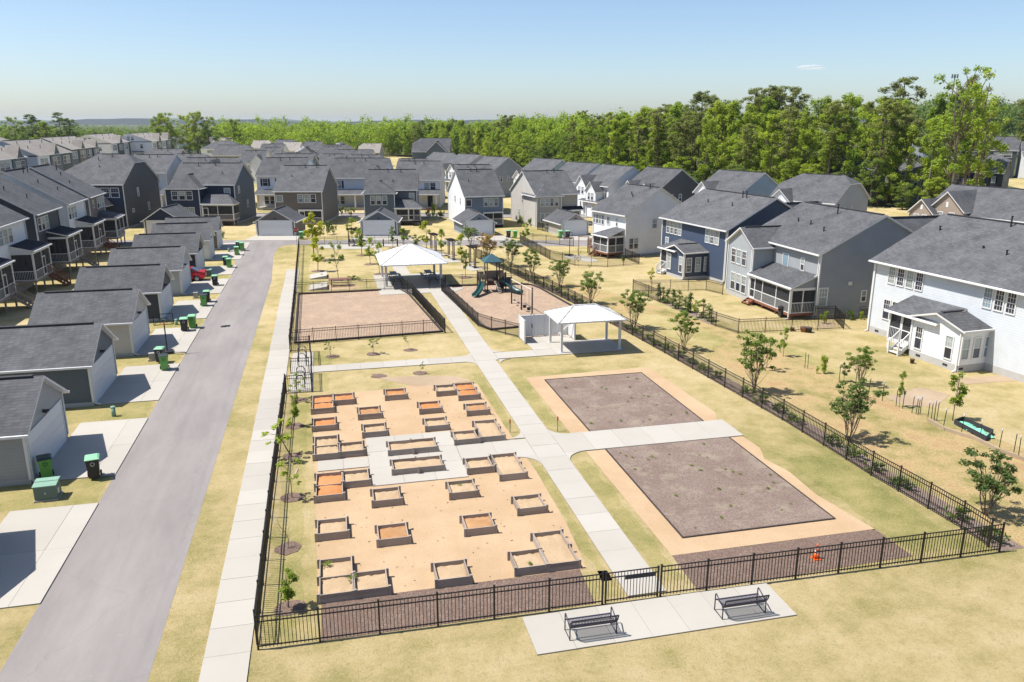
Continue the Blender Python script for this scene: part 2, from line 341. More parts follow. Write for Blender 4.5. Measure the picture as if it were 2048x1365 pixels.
# ------------------------------------------------------------------ ground, roads, walks
g = MB(); g.add([(-9000, -3000, 0), (9000, -3000, 0), (9000, 12000, 0), (-9000, 12000, 0)], [(0, 1, 2, 3)])
struct(g.build('ground', 'lawn'))
# straw-coloured bank outside the right park fence
bank = [(26.6, 21.0), (27.6, 15.0), (36.0, 12.0), (36.5, 24.0), (34.6, 33.0), (33.2, 43.0), (33.0, 52.0), (32.0, 60.0), (29.5, 68.0), (26.6, 76.0), (23.6, 84.0), (21.6, 90.0), (22.0, 84.0), (23.6, 76.0), (24.6, 68.0), (25.8, 58.0), (26.6, 48.0), (26.8, 36.0)]
struct(MB().poly(bank, 0.005).build('bank', 'straw_bank'))
BD = lambda a, b: (a * 0.97355 + b * 0.22847, -a * 0.22847 + b * 0.97355)     # frame of the back street (rotated 13.2 degrees)
def rect(x0, x1, y0, y1): return [(x0, y0), (x1, y0), (x1, y1), (x0, y1)]
al = [(-10.75, -10), (-6.2, -10), (-6.15, 88.0), (-6.87, 105.10), (-6.69, 111.52), (-5.81, 114.12), (-4.12, 114.21), (13.89, 109.26), (33.17, 104.02), BD(60, 108.5), BD(60, 114.6), (34.84, 109.32), (15.27, 114.17), (-3.88, 118.67), BD(-60, 114.6), BD(-60, 109.0), (-14.20, 116.33), (-11.42, 103.39), (-10.75, 96.0)]
struct(MB().poly(al, 0.004).build('alley_road', 'asphalt'))
st = [BD(-160, 143.2), BD(46, 143.2), BD(46, 149.4), BD(-160, 149.4)]
struct(MB().poly(st, 0.004).build('front_street', 'asphalt'))
ds = [(57.5, 60.0), (63.5, 60.0), (58.0, 118.0), BD(46, 149.4), BD(40, 149.4), (52.0, 118.0)]
struct(MB().poly(ds, 0.008).build('side_street', 'asphalt'))
kb = MB()
for b0, b1 in ((142.8, 143.2), (149.4, 149.8)):
    kb.add([(*BD(-160, b0), 0), (*BD(46, b0), 0), (*BD(46, b1), 0), (*BD(-160, b1), 0), (*BD(-160, b0), .13), (*BD(46, b0), .13), (*BD(46, b1), .13), (*BD(-160, b1), .13)],
           [(4, 5, 6, 7), (0, 1, 5, 4), (1, 2, 6, 5), (2, 3, 7, 6), (3, 0, 4, 7)])
struct(kb.build('kerb', 'concrete'))
SL = {}
def slab_mesh(w, l, mat, th=0.05):
    k = (round(w, 2), round(l, 2), mat)
    if k not in SL: SL[k] = MB().box(-w / 2, w / 2, -l / 2, l / 2, -0.02, th).mesh('slab', mat)
    return SL[k]
def walk(name, rects, mat='concrete', gap=0.012):
    """A walk: a bed with one slab object for each cast panel. rects = (x0,x1,y0,y1,nx,ny)."""
    bed = MB()
    for k, (x0, x1, y0, y1, nx, ny) in enumerate(rects): bed.box(x0 + .004, x1 - .004, y0 + .004, y1 - .004, 0, 0.024 + 0.003 * (k % 4))
    o = struct(bed.build(name, 'joint'))
    for x0, x1, y0, y1, nx, ny in rects:
        dx = (x1 - x0) / nx; dy = (y1 - y0) / ny
        for i in range(nx):
            for j in range(ny):
                put('slab', slab_mesh(dx - gap, dy - gap, mat), o, (x0 + (i + .5) * dx, y0 + (j + .5) * dy, rnd.uniform(-.003, .003)))
    return o
def flat(o_parent, name, pts, z0, z1, mat):
    return MB().prism(pts, z0, z1).build(name, mat, o_parent)
# sidewalk beside the alley: slabs of two ages
sw = walk('sidewalk', [(-4.66, -3.22, 8, 43.0, 1, 23), (-4.70, -3.26, 48.2, 59.5, 1, 7), (-4.80, -3.36, 70.0, 94.2, 1, 16)], 'concrete')
for x0, x1, y0, y1, n in ((-4.68, -3.24, 43.0, 48.2, 3), (-4.74, -3.30, 59.5, 70.0, 7)):
    dy = (y1 - y0) / n
    for j in range(n): put('slab', slab_mesh(x1 - x0 - .012, dy - .012, 'old_concrete'), sw, ((x0 + x1) / 2, y0 + (j + .5) * dy, 0))
# driveways in front of the garages
GY = [27.6, 38.5, 49.5, 60.3, 71.2, 82.0, 92.5, 103.0, 111.8]
for i, y in enumerate(GY):
    w = 8.0 if i < 6 else 6.2
    walk('driveway', [(-14.3, -11.75, y + 0.1, y + w, 1, 2), (-11.75, -10.72, y + 0.1, y + w, 1, 2)], 'concrete')
# park walks
walk('central_path', [(9.78, 11.28, 23.35, 35.8, 1, 8), (9.78, 11.28, 39.0, 53.2, 1, 10), (9.8, 11.5, 55.2, 77.5, 1, 14), (9.78, 11.5, 53.2, 55.2, 1, 1), (9.78, 11.28, 35.8, 39.0, 1, 2)])
def arcfill(cx, cy, r, sx, sy, name='corner_slab'):
    # concave quarter fill between two walks
    pts = [(cx, cy)] + [(cx + sx * r - sx * r * math.sin(a), cy + sy * r - sy * r * math.cos(a)) for a in [i * math.pi / 16 for i in range(9)]]
    a = sum(pts[i][0] * pts[(i + 1) % len(pts)][1] - pts[(i + 1) % len(pts)][0] * pts[i][1] for i in range(len(pts)))
    if a < 0: pts = pts[::-1]
    return pts
jn = struct(MB().box(9.77, 11.29, 36.2, 38.6, 0, 0.02).build('path_junction', 'joint'))
for cx, cy, sx, sy in ((11.285, 38.6, 1, 1), (11.285, 36.2, 1, -1), (9.775, 38.6, -1, 1), (9.775, 36.2, -1, -1)):
    flat(jn, 'corner_slab', arcfill(cx, cy, 1.15, sx, sy), -0.02, 0.049, 'concrete')
for cx, cy, sx, sy in ((11.51, 55.15, 1, 1), (11.51, 53.25, 1, -1), (9.775, 54.6, -1, 1), (9.775, 53.25, -1, -1)):
    flat(jn, 'corner_slab', arcfill(cx, cy, 0.9, sx, sy), -0.02, 0.049, 'concrete')
walk('cross_path', [(11.29, 21.5, 36.2, 38.65, 6, 1), (5.96, 9.77, 36.2, 38.45, 2, 1)])
walk('gate_path', [(-1.5, 9.77, 53.2, 54.65, 7, 1), (-3.0, -1.5, 49.2, 58.3, 1, 5), (11.51, 16.0, 53.45, 55.05, 3, 1)])
walk('garden_slab', [(1.35, 5.95, 34.5, 40.5, 3, 3), (-1.15, 1.35, 36.75, 38.0, 2, 1), (5.95, 7.2, 34.9, 36.19, 1, 1)])
walk('bench_pad', [(5.75, 15.08, 20.95, 23.0, 7, 1)])
walk('pavilion_pad', [(16.0, 21.3, 53.45, 57.0, 3, 2), (14.55, 16.0, 55.06, 58.8, 1, 2), (16.0, 18.4, 57.0, 58.8, 1, 1)])
walk('shelter_pad', [(4.75, 12.3, 77.5, 88.2, 4, 6), (7.3, 8.9, 88.2, 96.5, 1, 5)])
# plaza at the far end of the park
pl = [(-1.24, 110.70), (1.33, 108.73), (4.62, 107.96), (6.16, 108.96), (10.20, 109.89), (10.34, 111.30), (6.16, 112.28), (-1.04, 113.48)]
struct(MB().prism(pl, -0.02, 0.045).build('plaza_slab', 'concrete'))
plw = [(6.42, 108.90), (6.04, 107.18), (6.23, 102.03), (6.99, 98.69), (7.93, 93.36), (8.95, 93.47), (8.18, 99.57), (7.10, 103.47), (7.03, 107.85)]
struct(MB().prism(plw, -0.02, 0.050).build('plaza_path', 'concrete'))
for q in ([(15.15, 91.67), (15.96, 88.45), (17.56, 89.13), (16.90, 92.41)], [(13.96, 97.75), (14.41, 94.51), (15.88, 94.76), (15.50, 98.25)], [(13.22, 103.09), (13.56, 100.30), (14.87, 100.40), (14.46, 103.45)]):
    struct(MB().prism(q, -0.02, 0.045).build('swing_pad', 'concrete'))
# back street garages' aprons
for q in ((-38.9, -31.4), (-23.6, -15.2), (-7.8, -0.2), (7.0, 14.0)):
    a0, a1 = q; struct(MB().prism([BD(a0, 114.3), BD(a1, 114.3), BD(a1, 119.2), BD(a0, 119.2)], -0.02, 0.04).build('driveway_apron', 'concrete'))
# garden surfaces
yard = [(-1.53, 48.3), (3.5, 48.55), (5.3, 49.2), (7.0, 48.9), (9.0, 48.3), (9.1, 40.2), (9.3, 34.4), (9.2, 29.0), (8.95, 25.45), (-1.1, 25.4), (-1.25, 34.0), (-1.45, 44.0)]
struct(MB().poly(yard, 0.008).build('sand_yard', 'sand_walk'))
struct(MB().poly([(2.49, 51.15), (5.61, 50.86), (7.69, 50.37), (8.81, 49.01), (6.58, 48.58), (4.97, 48.75)], 0.012).build('sand_spill', 'bare_earth'))
struct(MB().poly([(-1.0, 23.3), (8.5, 23.25), (8.65, 25.5), (-1.0, 25.5)], 0.012).build('mulch_strip', 'bark_mulch'))
struct(MB().poly([(12.4, 23.15), (21.75, 23.4), (21.7, 24.9), (21.6, 25.6), (12.5, 25.6)], 0.012).build('mulch_strip', 'bark_mulch'))
mulch_edge = [(21.47, 36.16), (21.01, 34.04), (20.58, 31.06), (20.77, 28.10), (21.58, 25.59), (21.78, 24.91), (21.7, 25.55), (20.4, 25.55), (20.4, 36.2)]
struct(MB().poly(mulch_edge, 0.010).build('mulch_edge', 'old_mulch'))
struct(MB().poly([(12.4, 38.66), (21.2, 38.66), (21.70, 39.91), (21.57, 42.66), (21.46, 46.58), (21.18, 49.18), (12.4, 48.8)], 0.014).build('sand_border', 'sand_walk'))
struct(MB().poly([(12.45, 36.15), (21.4, 36.15), (21.5, 34.5), (21.0, 33.2), (21.35, 31.5), (21.2, 29.0), (21.7, 25.62), (12.5, 25.6)], 0.014).build('sand_border', 'sand_walk'))
for x0, x1, y0, y1 in ((13.55, 20.3, 38.68, 47.95), (13.55, 20.55, 26.8, 36.14)):
    p = struct(MB().box(x0, x1, y0, y1, 0, 0.045).build('mulch_plot', 'old_mulch'))
    for k, (a, b, c, d) in enumerate(((x0 - .07, x0 - .002, y0, y1), (x1 + .002, x1 + .07, y0, y1), (x0 - .07, x1 + .07, y0 - .07, y0 - .002), (x0 - .07, x1 + .07, y1 + .002, y1 + .07))):
        if k == (2 if y0 > 30 else 3): continue
        MB().box(a, b, c, d, 0, 0.06 + 0.002 * k).build('edging', 'dark_timber', p)
# play areas
run = [(-3.13, 79.69), (5.01, 79.77), (6.94, 79.83), (7.58, 77.18), (8.70, 61.94), (-2.93, 61.10)]
struct(MB().poly(run, 0.016).build('chip_yard', 'wood_chips'))
pg = [(11.22, 78.06), (11.81, 80.27), (18.71, 79.73), (20.60, 79.01), (21.05, 77.04), (21.94, 66.89), (18.6, 58.85), (14.9, 58.9), (15.10, 61.95), (12.69, 61.67), (12.14, 63.16)]
struct(MB().poly(pg, 0.016).build('play_surface', 'wood_chips'))
def edging(name, pts, mat='dark_timber', w=0.14, h=0.16):
    o = None
    for a, b in zip(pts, pts[1:]):
        m = MB().bar((*a, h / 2), (*b, h / 2), w, h)
        if o is None: o = struct(m.build(name, mat))
        else: m.build('timber', mat, o)
edging('timber_edging', [run[1], run[0], run[5], run[4], run[3], run[2]])
edging('timber_edging', [pg[8], pg[9], pg[10], pg[0]]); edging('timber_edging', [pg[1], pg[2], pg[3], pg[4], pg[5]])
struct(MB().prism([(5.16, 78.48), (6.08, 79.27), (7.04, 79.30), (6.75, 77.86), (5.89, 77.58)], 0.0, 0.05).build('access_ramp', 'concrete'))
struct(MB().prism([(11.93, 78.66), (13.17, 79.55), (13.42, 78.83), (12.37, 77.54)], 0.0, 0.05).build('access_ramp', 'concrete'))
struct(MB().poly([(-0.97, 83.97), (-0.72, 81.27), (2.79, 81.30), (2.58, 84.07)], 0.02).build('sand_patch', 'sand_walk'))
# mulch bed behind the right park fence
RF = [(25.34, 22.90), (25.27, 24.82), (25.19, 26.66), (24.97, 30.21), (24.94, 34.01), (24.85, 37.83), (23.87, 52.10), (23.42, 57.44), (22.46, 67.51), (22.31, 69.19), (21.97, 72.46), (21.40, 76.93), (20.69, 81.66), (20.11, 86.35), (19.38, 90.40), (18.25, 97.40)]
struct(MB().poly([(x + 0.05, y) for x, y in RF] + [(x + 1.25, y) for x, y in RF[::-1]], 0.010).build('fence_mulch', 'old_mulch'))
for q in ((-2.28, 29.62), (-2.07, 25.43), (-2.44, 38.96), (-2.29, 34.21), (-2.44, 43.29), (-2.36, 47.71), (2.81, 51.46), (-0.22, 56.85), (2.76, 56.86), (5.59, 57.29), (5.58, 51.44), (-1.28, 92.50), (0.92, 86.73), (4.23, 102.70), (4.88, 95.84), (5.54, 88.98), (8.67, 108.10), (14.27, 100.34), (14.58, 84.71)):
    n = 11; r = 0.52 if q[1] < 60 else 0.75
    struct(MB().poly([(q[0] + r * math.cos(6.283 * k / n) * rnd.uniform(.8, 1.15), q[1] + r * math.sin(6.283 * k / n) * rnd.uniform(.8, 1.15)) for k in range(n)], 0.022).build('tree_mulch', 'bark_mulch'))

# greener turf in strips, with ragged borders
rnd.seed(3)
def rag(pts, step=.6, amp=.16):
    out = []
    for a, b in zip(pts, pts[1:] + pts[:1]):
        n = max(1, int(math.dist(a, b) / step))
        for i in range(n): f = i / n; out.append((a[0] + (b[0] - a[0]) * f + rnd.uniform(-amp, amp), a[1] + (b[1] - a[1]) * f + rnd.uniform(-amp, amp)))
    return out
for i, y in enumerate(GY[:7]):
    w = 8.0 if i < 6 else 6.2
    struct(MB().poly(rag(rect(-16.0, -10.95, y + w + .1, GY[i + 1] - .02), .5, .1), .003).build('verge_grass', 'green_lawn'))
for q in (rect(-2.9, -1.75, 23.6, 48.8), rect(9.2, 9.7, 24.6, 35.0), rect(11.4, 12.2, 24.0, 35.0), rect(11.4, 12.2, 39.9, 50.0), rect(8.6, 9.7, 23.5, 25.2), rect(21.9, 24.6, 23.6, 33.0), rect(-3.2, -2.3, 71.0, 112.0), rect(9.0, 9.6, 40.5, 50.5), rect(-1.6, -.4, 49.2, 52.9), rect(-1.6, -.2, 55.0, 58.4)):
    struct(MB().poly(rag(q), .0035).build('grass_strip', 'green_lawn'))
for q in ([(33.8, 33.0), (35.4, 33.5), (34.2, 43.0), (34.0, 52.0), (33.0, 60.0), (30.5, 68.0), (29.3, 67.6), (31.6, 59.5), (32.6, 51.5), (32.8, 43.0)], [(27.2, 52.0), (30.5, 54.0), (29.0, 62.0), (26.4, 66.0), (25.4, 60.0)], rect(42.4, 44.6, 62.0, 66.0)):
    struct(MB().poly(rag(q, .8, .35), .0075).build('grass_patch', 'green_lawn'))
struct(MB().poly(rag([(31.24, 89.30), (40.47, 92.78), (35.05, 78.72), (29.86, 75.76), (28.15, 80.34)], .9, .4), .003).build('grass_patch', 'lawn'))
# bark and leaf litter on the sand
m = MB()
for k in range(230):
    x, y = rnd.uniform(-1.1, 8.9), rnd.uniform(25.6, 48.0); a = rnd.uniform(0, 6.28); l, w = rnd.uniform(.02, .09), rnd.uniform(.01, .03); c, s_ = math.cos(a), math.sin(a); z = .012
    m.add([(x - c * l, y - s_ * l, z), (x + s_ * w, y - c * w, z + .012), (x + c * l, y + s_ * l, z), (x - s_ * w, y + c * w, z + .012)], [(0, 1, 2, 3)])
stuff(tag(m.build('leaf_litter', 'dark_timber'), 'dry leaf and bark litter scattered over the sand yard', 'litter'))
struct(MB().poly(rag([(3.6, 35.0), (4.3, 35.05), (4.4, 35.3), (3.9, 35.35)], .2, .06), .0525).build('soil_stain', 'orange_soil'))

# ------------------------------------------------------------------ fences
FM = {}
def fence_bay(L, h, pitch=0.125):
    k = (round(L, 2), h, pitch)
    if k in FM: return FM[k]
    m = MB(); n = max(2, round(L / pitch))
    for i in range(1, n):
        x = L * i / n; m.box(x - .010, x + .010, -.010, .010, 0.05, h - 0.01)
    FM[k] = m.mesh('pickets', 'black_metal'); return FM[k]
def fence_rail(L):
    k = ('r', round(L, 2))
    if k not in FM: FM[k] = MB().box(0, L, -.016, .016, -.018, .018).mesh('rail', 'black_metal')
    return FM[k]
POST = {}
def fence_post(h, w):
    k = (h, w)
    if k not in POST: POST[k] = MB().box(-w / 2, w / 2, -w / 2, w / 2, 0, h + .06).box(-w / 2 - .008, w / 2 + .008, -w / 2 - .008, w / 2 + .008, h + .06, h + .085).mesh('post', 'black_metal')
    return POST[k]
PK = {}
def fence(label, pts, h=1.22, bay=1.83, single=False, group=None, pw=0.055, pitch=0.125, skip=(), name='metal_fence'):
    """Black picket fence along a polyline: posts and rails are objects, pickets are objects on the nearest run and one piece per bay elsewhere."""
    root = thing(name, label, 'fence', (*pts[0], 0), 0, group); o = Vector((*pts[0], 0)); bi = 0
    last = None
    for a, b in zip(pts, pts[1:]):
        a = Vector((*a, 0)); b = Vector((*b, 0)); L = (b - a).length; n = max(1, round(L / bay)); d = (b - a) / n; ang = math.atan2(d.y, d.x)
        for i in range(n):
            p = a + d * i - o
            if bi not in skip:
                put('post', fence_post(h, pw), root, p, ang)
                for z in (0.13, h - 0.19, h): put('rail', fence_rail(d.length), root, p + Vector((0, 0, z)), ang)
                if single:
                    k = max(2, round(d.length / pitch))
                    if h not in PK: PK[h] = MB().box(-.010, .010, -.010, .010, 0.05, h - 0.01).mesh('picket', 'black_metal')
                    for j in range(1, k): put('picket', PK[h], root, p + d * (j / k), ang)
                else: stuff(put('pickets', fence_bay(d.length, h, pitch), root, p, ang))
            else: put('post', fence_post(h, pw), root, p, ang)
            bi += 1
    put('post', fence_post(h, pw), root, b - o, ang)
    return root
FL = (-2.99, 23.31); FR = (25.34, 22.90)
gx0, gx1 = 8.72, 10.92          # gate posts on the front fence
fy = lambda x: 23.31 - 0.01447 * (x + 2.99)
fence('black picket fence at the front left, from corner to gate', [FL, (gx0, fy(gx0))], single=True, pw=0.06)
fence('black picket fence at the front right, from gate to corner', [(gx1, fy(gx1)), FR], single=True, pw=0.06)
gt = thing('metal_gate', 'black picket gate with dark plate in the front fence', 'gate', (gx0 + .1, fy(gx0), 0), -0.0145)
GW = gx1 - gx0 - .2
for x in (0.02, GW - .02): MB().box(x - .03, x + .03, -.03, .03, 0.04, 1.27).build('gate_stile', 'black_metal', gt)
for z in (.13, 1.03, 1.22): put('rail', fence_rail(GW), gt, (0, 0, z))
for j in range(1, 17): put('picket', PK[1.22], gt, (GW * j / 17, 0, 0))
MB().box(GW * .36, GW * .93, -.035, -.016, 0.90, 1.04).build('sign_plate', 'vent_dark', gt)
LF = [(-3.05, 23.6), (-3.14, 34.21), (-3.15, 49.2)]
fence('black picket fence on the left, along sidewalk from corner to gate vestibule', LF)
fence('black picket fence on the left, along sidewalk beyond gate vestibule', [(-3.22, 58.9), (-3.40, 77.39), (-3.62, 94.0), (-3.85, 113.2)])
fence('black picket fence along the right side of the park', [(25.2, 23.3)] + RF[1:], bay=1.95)
fence('black picket fence along the back street behind the plaza', [(-3.85, 113.3), (6.52, 112.44), (12.25, 111.34)], h=1.15)
fence('black picket fence around bike rack bay, nearest side', [(-3.1, 49.2), (-1.55, 49.15)], h=1.15, bay=1.5)
fence('black picket fence around bike rack bay, farthest side', [(-3.2, 58.7), (-1.78, 58.65)], h=1.15, bay=1.5)
fence('black picket fence between bike rack bay and near lawn', [(-1.55, 49.2), (-1.58, 53.0)], h=1.15, bay=1.9)
fence('black picket fence between bike rack bay and far lawn', [(-1.62, 54.8), (-1.72, 58.6)], h=1.15, bay=1.9)
fence('open black picket gate standing inside the bike rack bay', [(-2.95, 53.1), (-1.75, 52.95)], h=1.15, bay=1.3, name='picket_gate')
MB().box(-2.8, -2.05, 53.0, 53.03, 0.85, 1.0)
q = run
fence('black fence on the near side of the empty chip yard', [(-3.25, q[5][1] - .25), (q[4][0] + .15, q[4][1] - .25)], h=1.15)
fence('black fence on the path side of the empty chip yard', [(q[4][0] + .2, q[4][1] - .2), (q[3][0] + .3, q[3][1] - .5), (q[2][0] + .3, q[2][1] + .1)], h=1.15)
fence('black fence on the far side of the empty chip yard', [(-3.4, q[0][1] + .4), (q[2][0] + .2, q[2][1] + .3)], h=1.15)
q = pg
fence('black fence on the path side of the playground', [(q[0][0] - .25, q[0][1]), (q[10][0] - .25, q[10][1]), (q[9][0], q[9][1] - .25), (14.4, 58.7)], h=1.15)
fence('black fence on the far side of the playground', [(q[0][0] - .2, q[0][1] + .3), (q[1][0], q[1][1] + .4), (q[2][0], q[2][1] + .4), (q[3][0] - .2, q[3][1] + .4)], h=1.15)
fence('short black fence piece under the near edge of large shelter', [(9.92, 79.39), (11.21, 79.35)], h=1.15, bay=1.2)
fence('black fence enclosing the yard of the white house with red deck', [(26.62, 108.46), (26.94, 94.01), (28.68, 89.19), (32.12, 87.34), (36.53, 88.41), (36.47, 92.93)], h=1.2, bay=2.1)
fence('black fence between back alley and the white house yard', [(27.21, 110.85), (33.10, 103.80)], h=1.2, bay=2.1)
fence('black fence enclosing the far half of the grey gabled house yard', [(37.96, 70.05), (37.25, 72.21), (33.48, 72.59), (29.83, 73.52), (30.24, 70.43), (30.44, 68.10)], h=1.2, bay=2.1)
fence('black fence enclosing the near half of the grey gabled house yard', [(31.30, 59.37), (31.33, 58.57), (31.98, 55.99), (41.21, 55.31), (42.44, 58.38), (40.79, 58.77)], h=1.2, bay=2.1)
fence('short black fence beside the tan house side wall', [(32.84, 122.07), (33.59, 118.82)], h=1.2, bay=1.6)

# ------------------------------------------------------------------ raised beds
K = 0.8684
BEDS = [  # front-left x,y (survey units), width units, depth units, soil, dividers, label
 (-1.69, 51.75, 1, 2, 'orange_soil', 1, 'double orange-soil raised bed with divider, far left corner of the garden'),
 (-0.28, 53.15, 1, 1, 'orange_soil', 0, 'orange-soil raised bed attached to the double bed in the far left corner'),
 (3.38, 53.35, 1, 1, 'orange_soil', 0, 'lone orange-soil raised bed at the middle of the far garden edge'),
 (1.35, 49.94, 1, 1, 'brown_soil', 0, 'rust-soil raised bed in second row from far edge, left of centre'),
 (-1.60, 48.5, 1, 1, 'orange_soil', 0, 'lone orange-soil raised bed on left edge, second from the far corner'),
 (1.47, 46.7, 1, 1, 'tan_soil', 0, 'tan-soil raised bed touching the far left corner of the concrete slab'),
 (-1.51, 43.9, 1, 2, 'tan_soil', 1, 'double tan-soil raised bed with divider, left edge just beyond slab arm'),
 (-0.06, 43.97, 1, 1, 'tan_soil', 0, 'single tan-soil raised bed joined to double bed beyond the slab arm'),
 (2.81, 43.52, 2, 1, 'tan_soil', 0, 'two-wide raised bed on the concrete slab, the farther of two'),
 (2.80, 40.79, 2, 1, 'tan_soil', 0, 'two-wide raised bed on the concrete slab, the nearer of two'),
 (-1.40, 38.45, 1, 2, 'orange_soil', 1, 'double orange-soil raised bed with divider, left edge just before slab arm'),
 (0.02, 39.83, 1, 1, 'tan_soil', 0, 'single tan-soil raised bed joined to orange double bed at slab arm'),
 (1.48, 37.22, 1, 1, 'tan_soil', 0, 'tan-soil raised bed in front of the slab, left of centre'),
 (-1.32, 34.43, 1, 1, 'tan_soil', 0, 'lone tan-soil raised bed on left edge, nearest single one'),
 (1.46, 33.24, 1, 1, 'brown_soil', 0, 'rust-soil raised bed in the open sand, left of the centre front'),
 (-1.21, 29.3, 1, 2, 'tan_soil', 1, 'double raised bed with divider and a weed, near left corner'),
 (0.20, 29.3, 1, 1, 'tan_soil', 0, 'single tan raised bed attached to double bed in the near left corner'),
 (7.05, 53.4, 1, 1, 'tan_soil', 0, 'pale-soil raised bed left of the double bed in the far right corner'),
 (8.45, 52.15, 1, 2, 'orange_soil', 1, 'double orange-soil raised bed with divider, far right corner of the garden'),
 (5.43, 50.06, 1, 1, 'orange_soil', 0, 'orange-soil raised bed in second row from far edge, right of centre'),
 (8.49, 49.0, 1, 1, 'brown_soil', 0, 'rust-soil raised bed on the right edge, second from far corner'),
 (5.42, 46.86, 1, 1, 'tan_soil', 0, 'tan-soil raised bed touching the far right corner of the slab'),
 (6.87, 44.2, 1, 1, 'tan_soil', 0, 'single tan raised bed beside the long bed, beyond the slab entrance'),
 (8.50, 44.3, 1, 2, 'tan_soil', 0, 'long undivided raised bed beyond the slab entrance on the right'),
 (6.90, 40.0, 1, 1, 'tan_soil', 0, 'single tan raised bed beside the long bed, before the slab entrance'),
 (8.50, 38.78, 1, 2, 'tan_soil', 0, 'long undivided raised bed before the slab entrance on the right'),
 (5.47, 37.2, 1, 1, 'tan_soil', 0, 'weedy tan raised bed in front of the slab, right of centre'),
 (8.52, 34.71, 1, 1, 'tan_soil', 0, 'lone tan-soil raised bed on the right edge, third from near corner'),
 (5.58, 33.29, 1, 1, 'brown_soil', 0, 'bright rust-soil raised bed in open sand, right of the centre front'),
 (3.64, 29.3, 1, 1, 'tan_soil', 0, 'lone tan raised bed in the middle of the nearest row'),
 (7.12, 29.43, 1, 1, 'tan_soil', 0, 'single tan raised bed attached to long bed in near right corner'),
 (8.53, 29.43, 1, 2, 'tan_soil', 0, 'long undivided raised bed in the near right corner'),
]
UN = 1.215; BH = 0.345
BM = {}
def board(L, k):
    key = (round(L, 2), k)
    if key not in BM: BM[key] = MB().box(0, L, 0, 0.04, 0, BH / 2 - .004).mesh('board', 'grey_timber')
    return BM[key]
bpost = MB().box(-.045, .045, -.045, .045, 0, BH + .035).mesh('corner_post', 'grey_timber')
def soil(w, d, mat, z):
    n = 9; m = MB(); vs = []
    for j in range(n + 1):
        for i in range(n + 1):
            e = min(i, n - i, j, n - j) / n
            vs.append((w * i / n, d * j / n, z + rnd.uniform(-.03, .03) + .05 * e - (0.03 if e == 0 else 0)))
    return m.add(vs, [(j * (n + 1) + i, j * (n + 1) + i + 1, (j + 1) * (n + 1) + i + 1, (j + 1) * (n + 1) + i) for j in range(n) for i in range(n)]).mesh('soil', mat, True)
TUFT = []
for k in range(4):
    m = MB()
    for i in range(26):
        a = rnd.uniform(0, 6.28); r = rnd.uniform(.03, .16); l = rnd.uniform(.06, .16)
        x, y = r * math.cos(a), r * math.sin(a); c, s = math.cos(a), math.sin(a)
        m.add([(x * .3, y * .3, 0), (x - s * .02, y + c * .02, l * .7), (x * 1.5, y * 1.5, l), (x + s * .02, y - c * .02, l * .6)], [(0, 1, 2, 3)])
    TUFT.append(m.mesh('weed_leaves', 'leaf_mid'))
for bi, (x, y, wu, du, so_, dv, lab) in enumerate(BEDS):
    X, Y = x * K, y * K; w = UN * wu; d = UN * du
    t = thing('raised_bed', lab, 'raised bed', (X, Y, 0.008), rnd.uniform(-.006, .006), 'raised garden beds')
    for k in range(2):
        z = k * BH / 2 + .003
        for i in range(wu):
            put('board', board(UN - .006, 0), t, (i * UN + .003, 0, z)); put('board', board(UN - .006, 0), t, (i * UN + .003, d - .04, z))
        for j in range(du):
            put('board', board(UN - .09, 0), t, (.042, j * UN + .045, z), R(90)); put('board', board(UN - .09, 0), t, (w - .002, j * UN + .045, z), R(90))
        if dv: put('board', board(w - .1, 0), t, (.05, UN - .02, z - .05 * k))
    for i in range(wu + 1):
        for j in range(du + 1):
            if (i in (0, wu)) or (j in (0, du)):
                px = -.048 if i == 0 else (w + .048 if i == wu else i * UN); py = (.02 if j == 0 else d - .02 if j == du else j * UN)
                if 0 < i < wu: py = -.048 if j == 0 else d + .048
                put('corner_post', bpost, t, (px, py, rnd.uniform(-.01, .02)))
    put('soil', soil(w - .09, d - .09, so_, BH * (.66 if so_ != 'tan_soil' else .6)), t, (.045, .045, 0))
    if bi == 15: put('weed', TUFT[0], t, (.25, d - .3, .22), 0, 1.3); put('weed', TUFT[1], t, (w - .06, 0.9, .25), 1, 1.2)
    if bi == 26: put('weed', TUFT[2], t, (.55, d - .25, .22), 2, .7)
    if bi == 30: put('weed', TUFT[3], t, (.6, .35, .22), 1, .7)
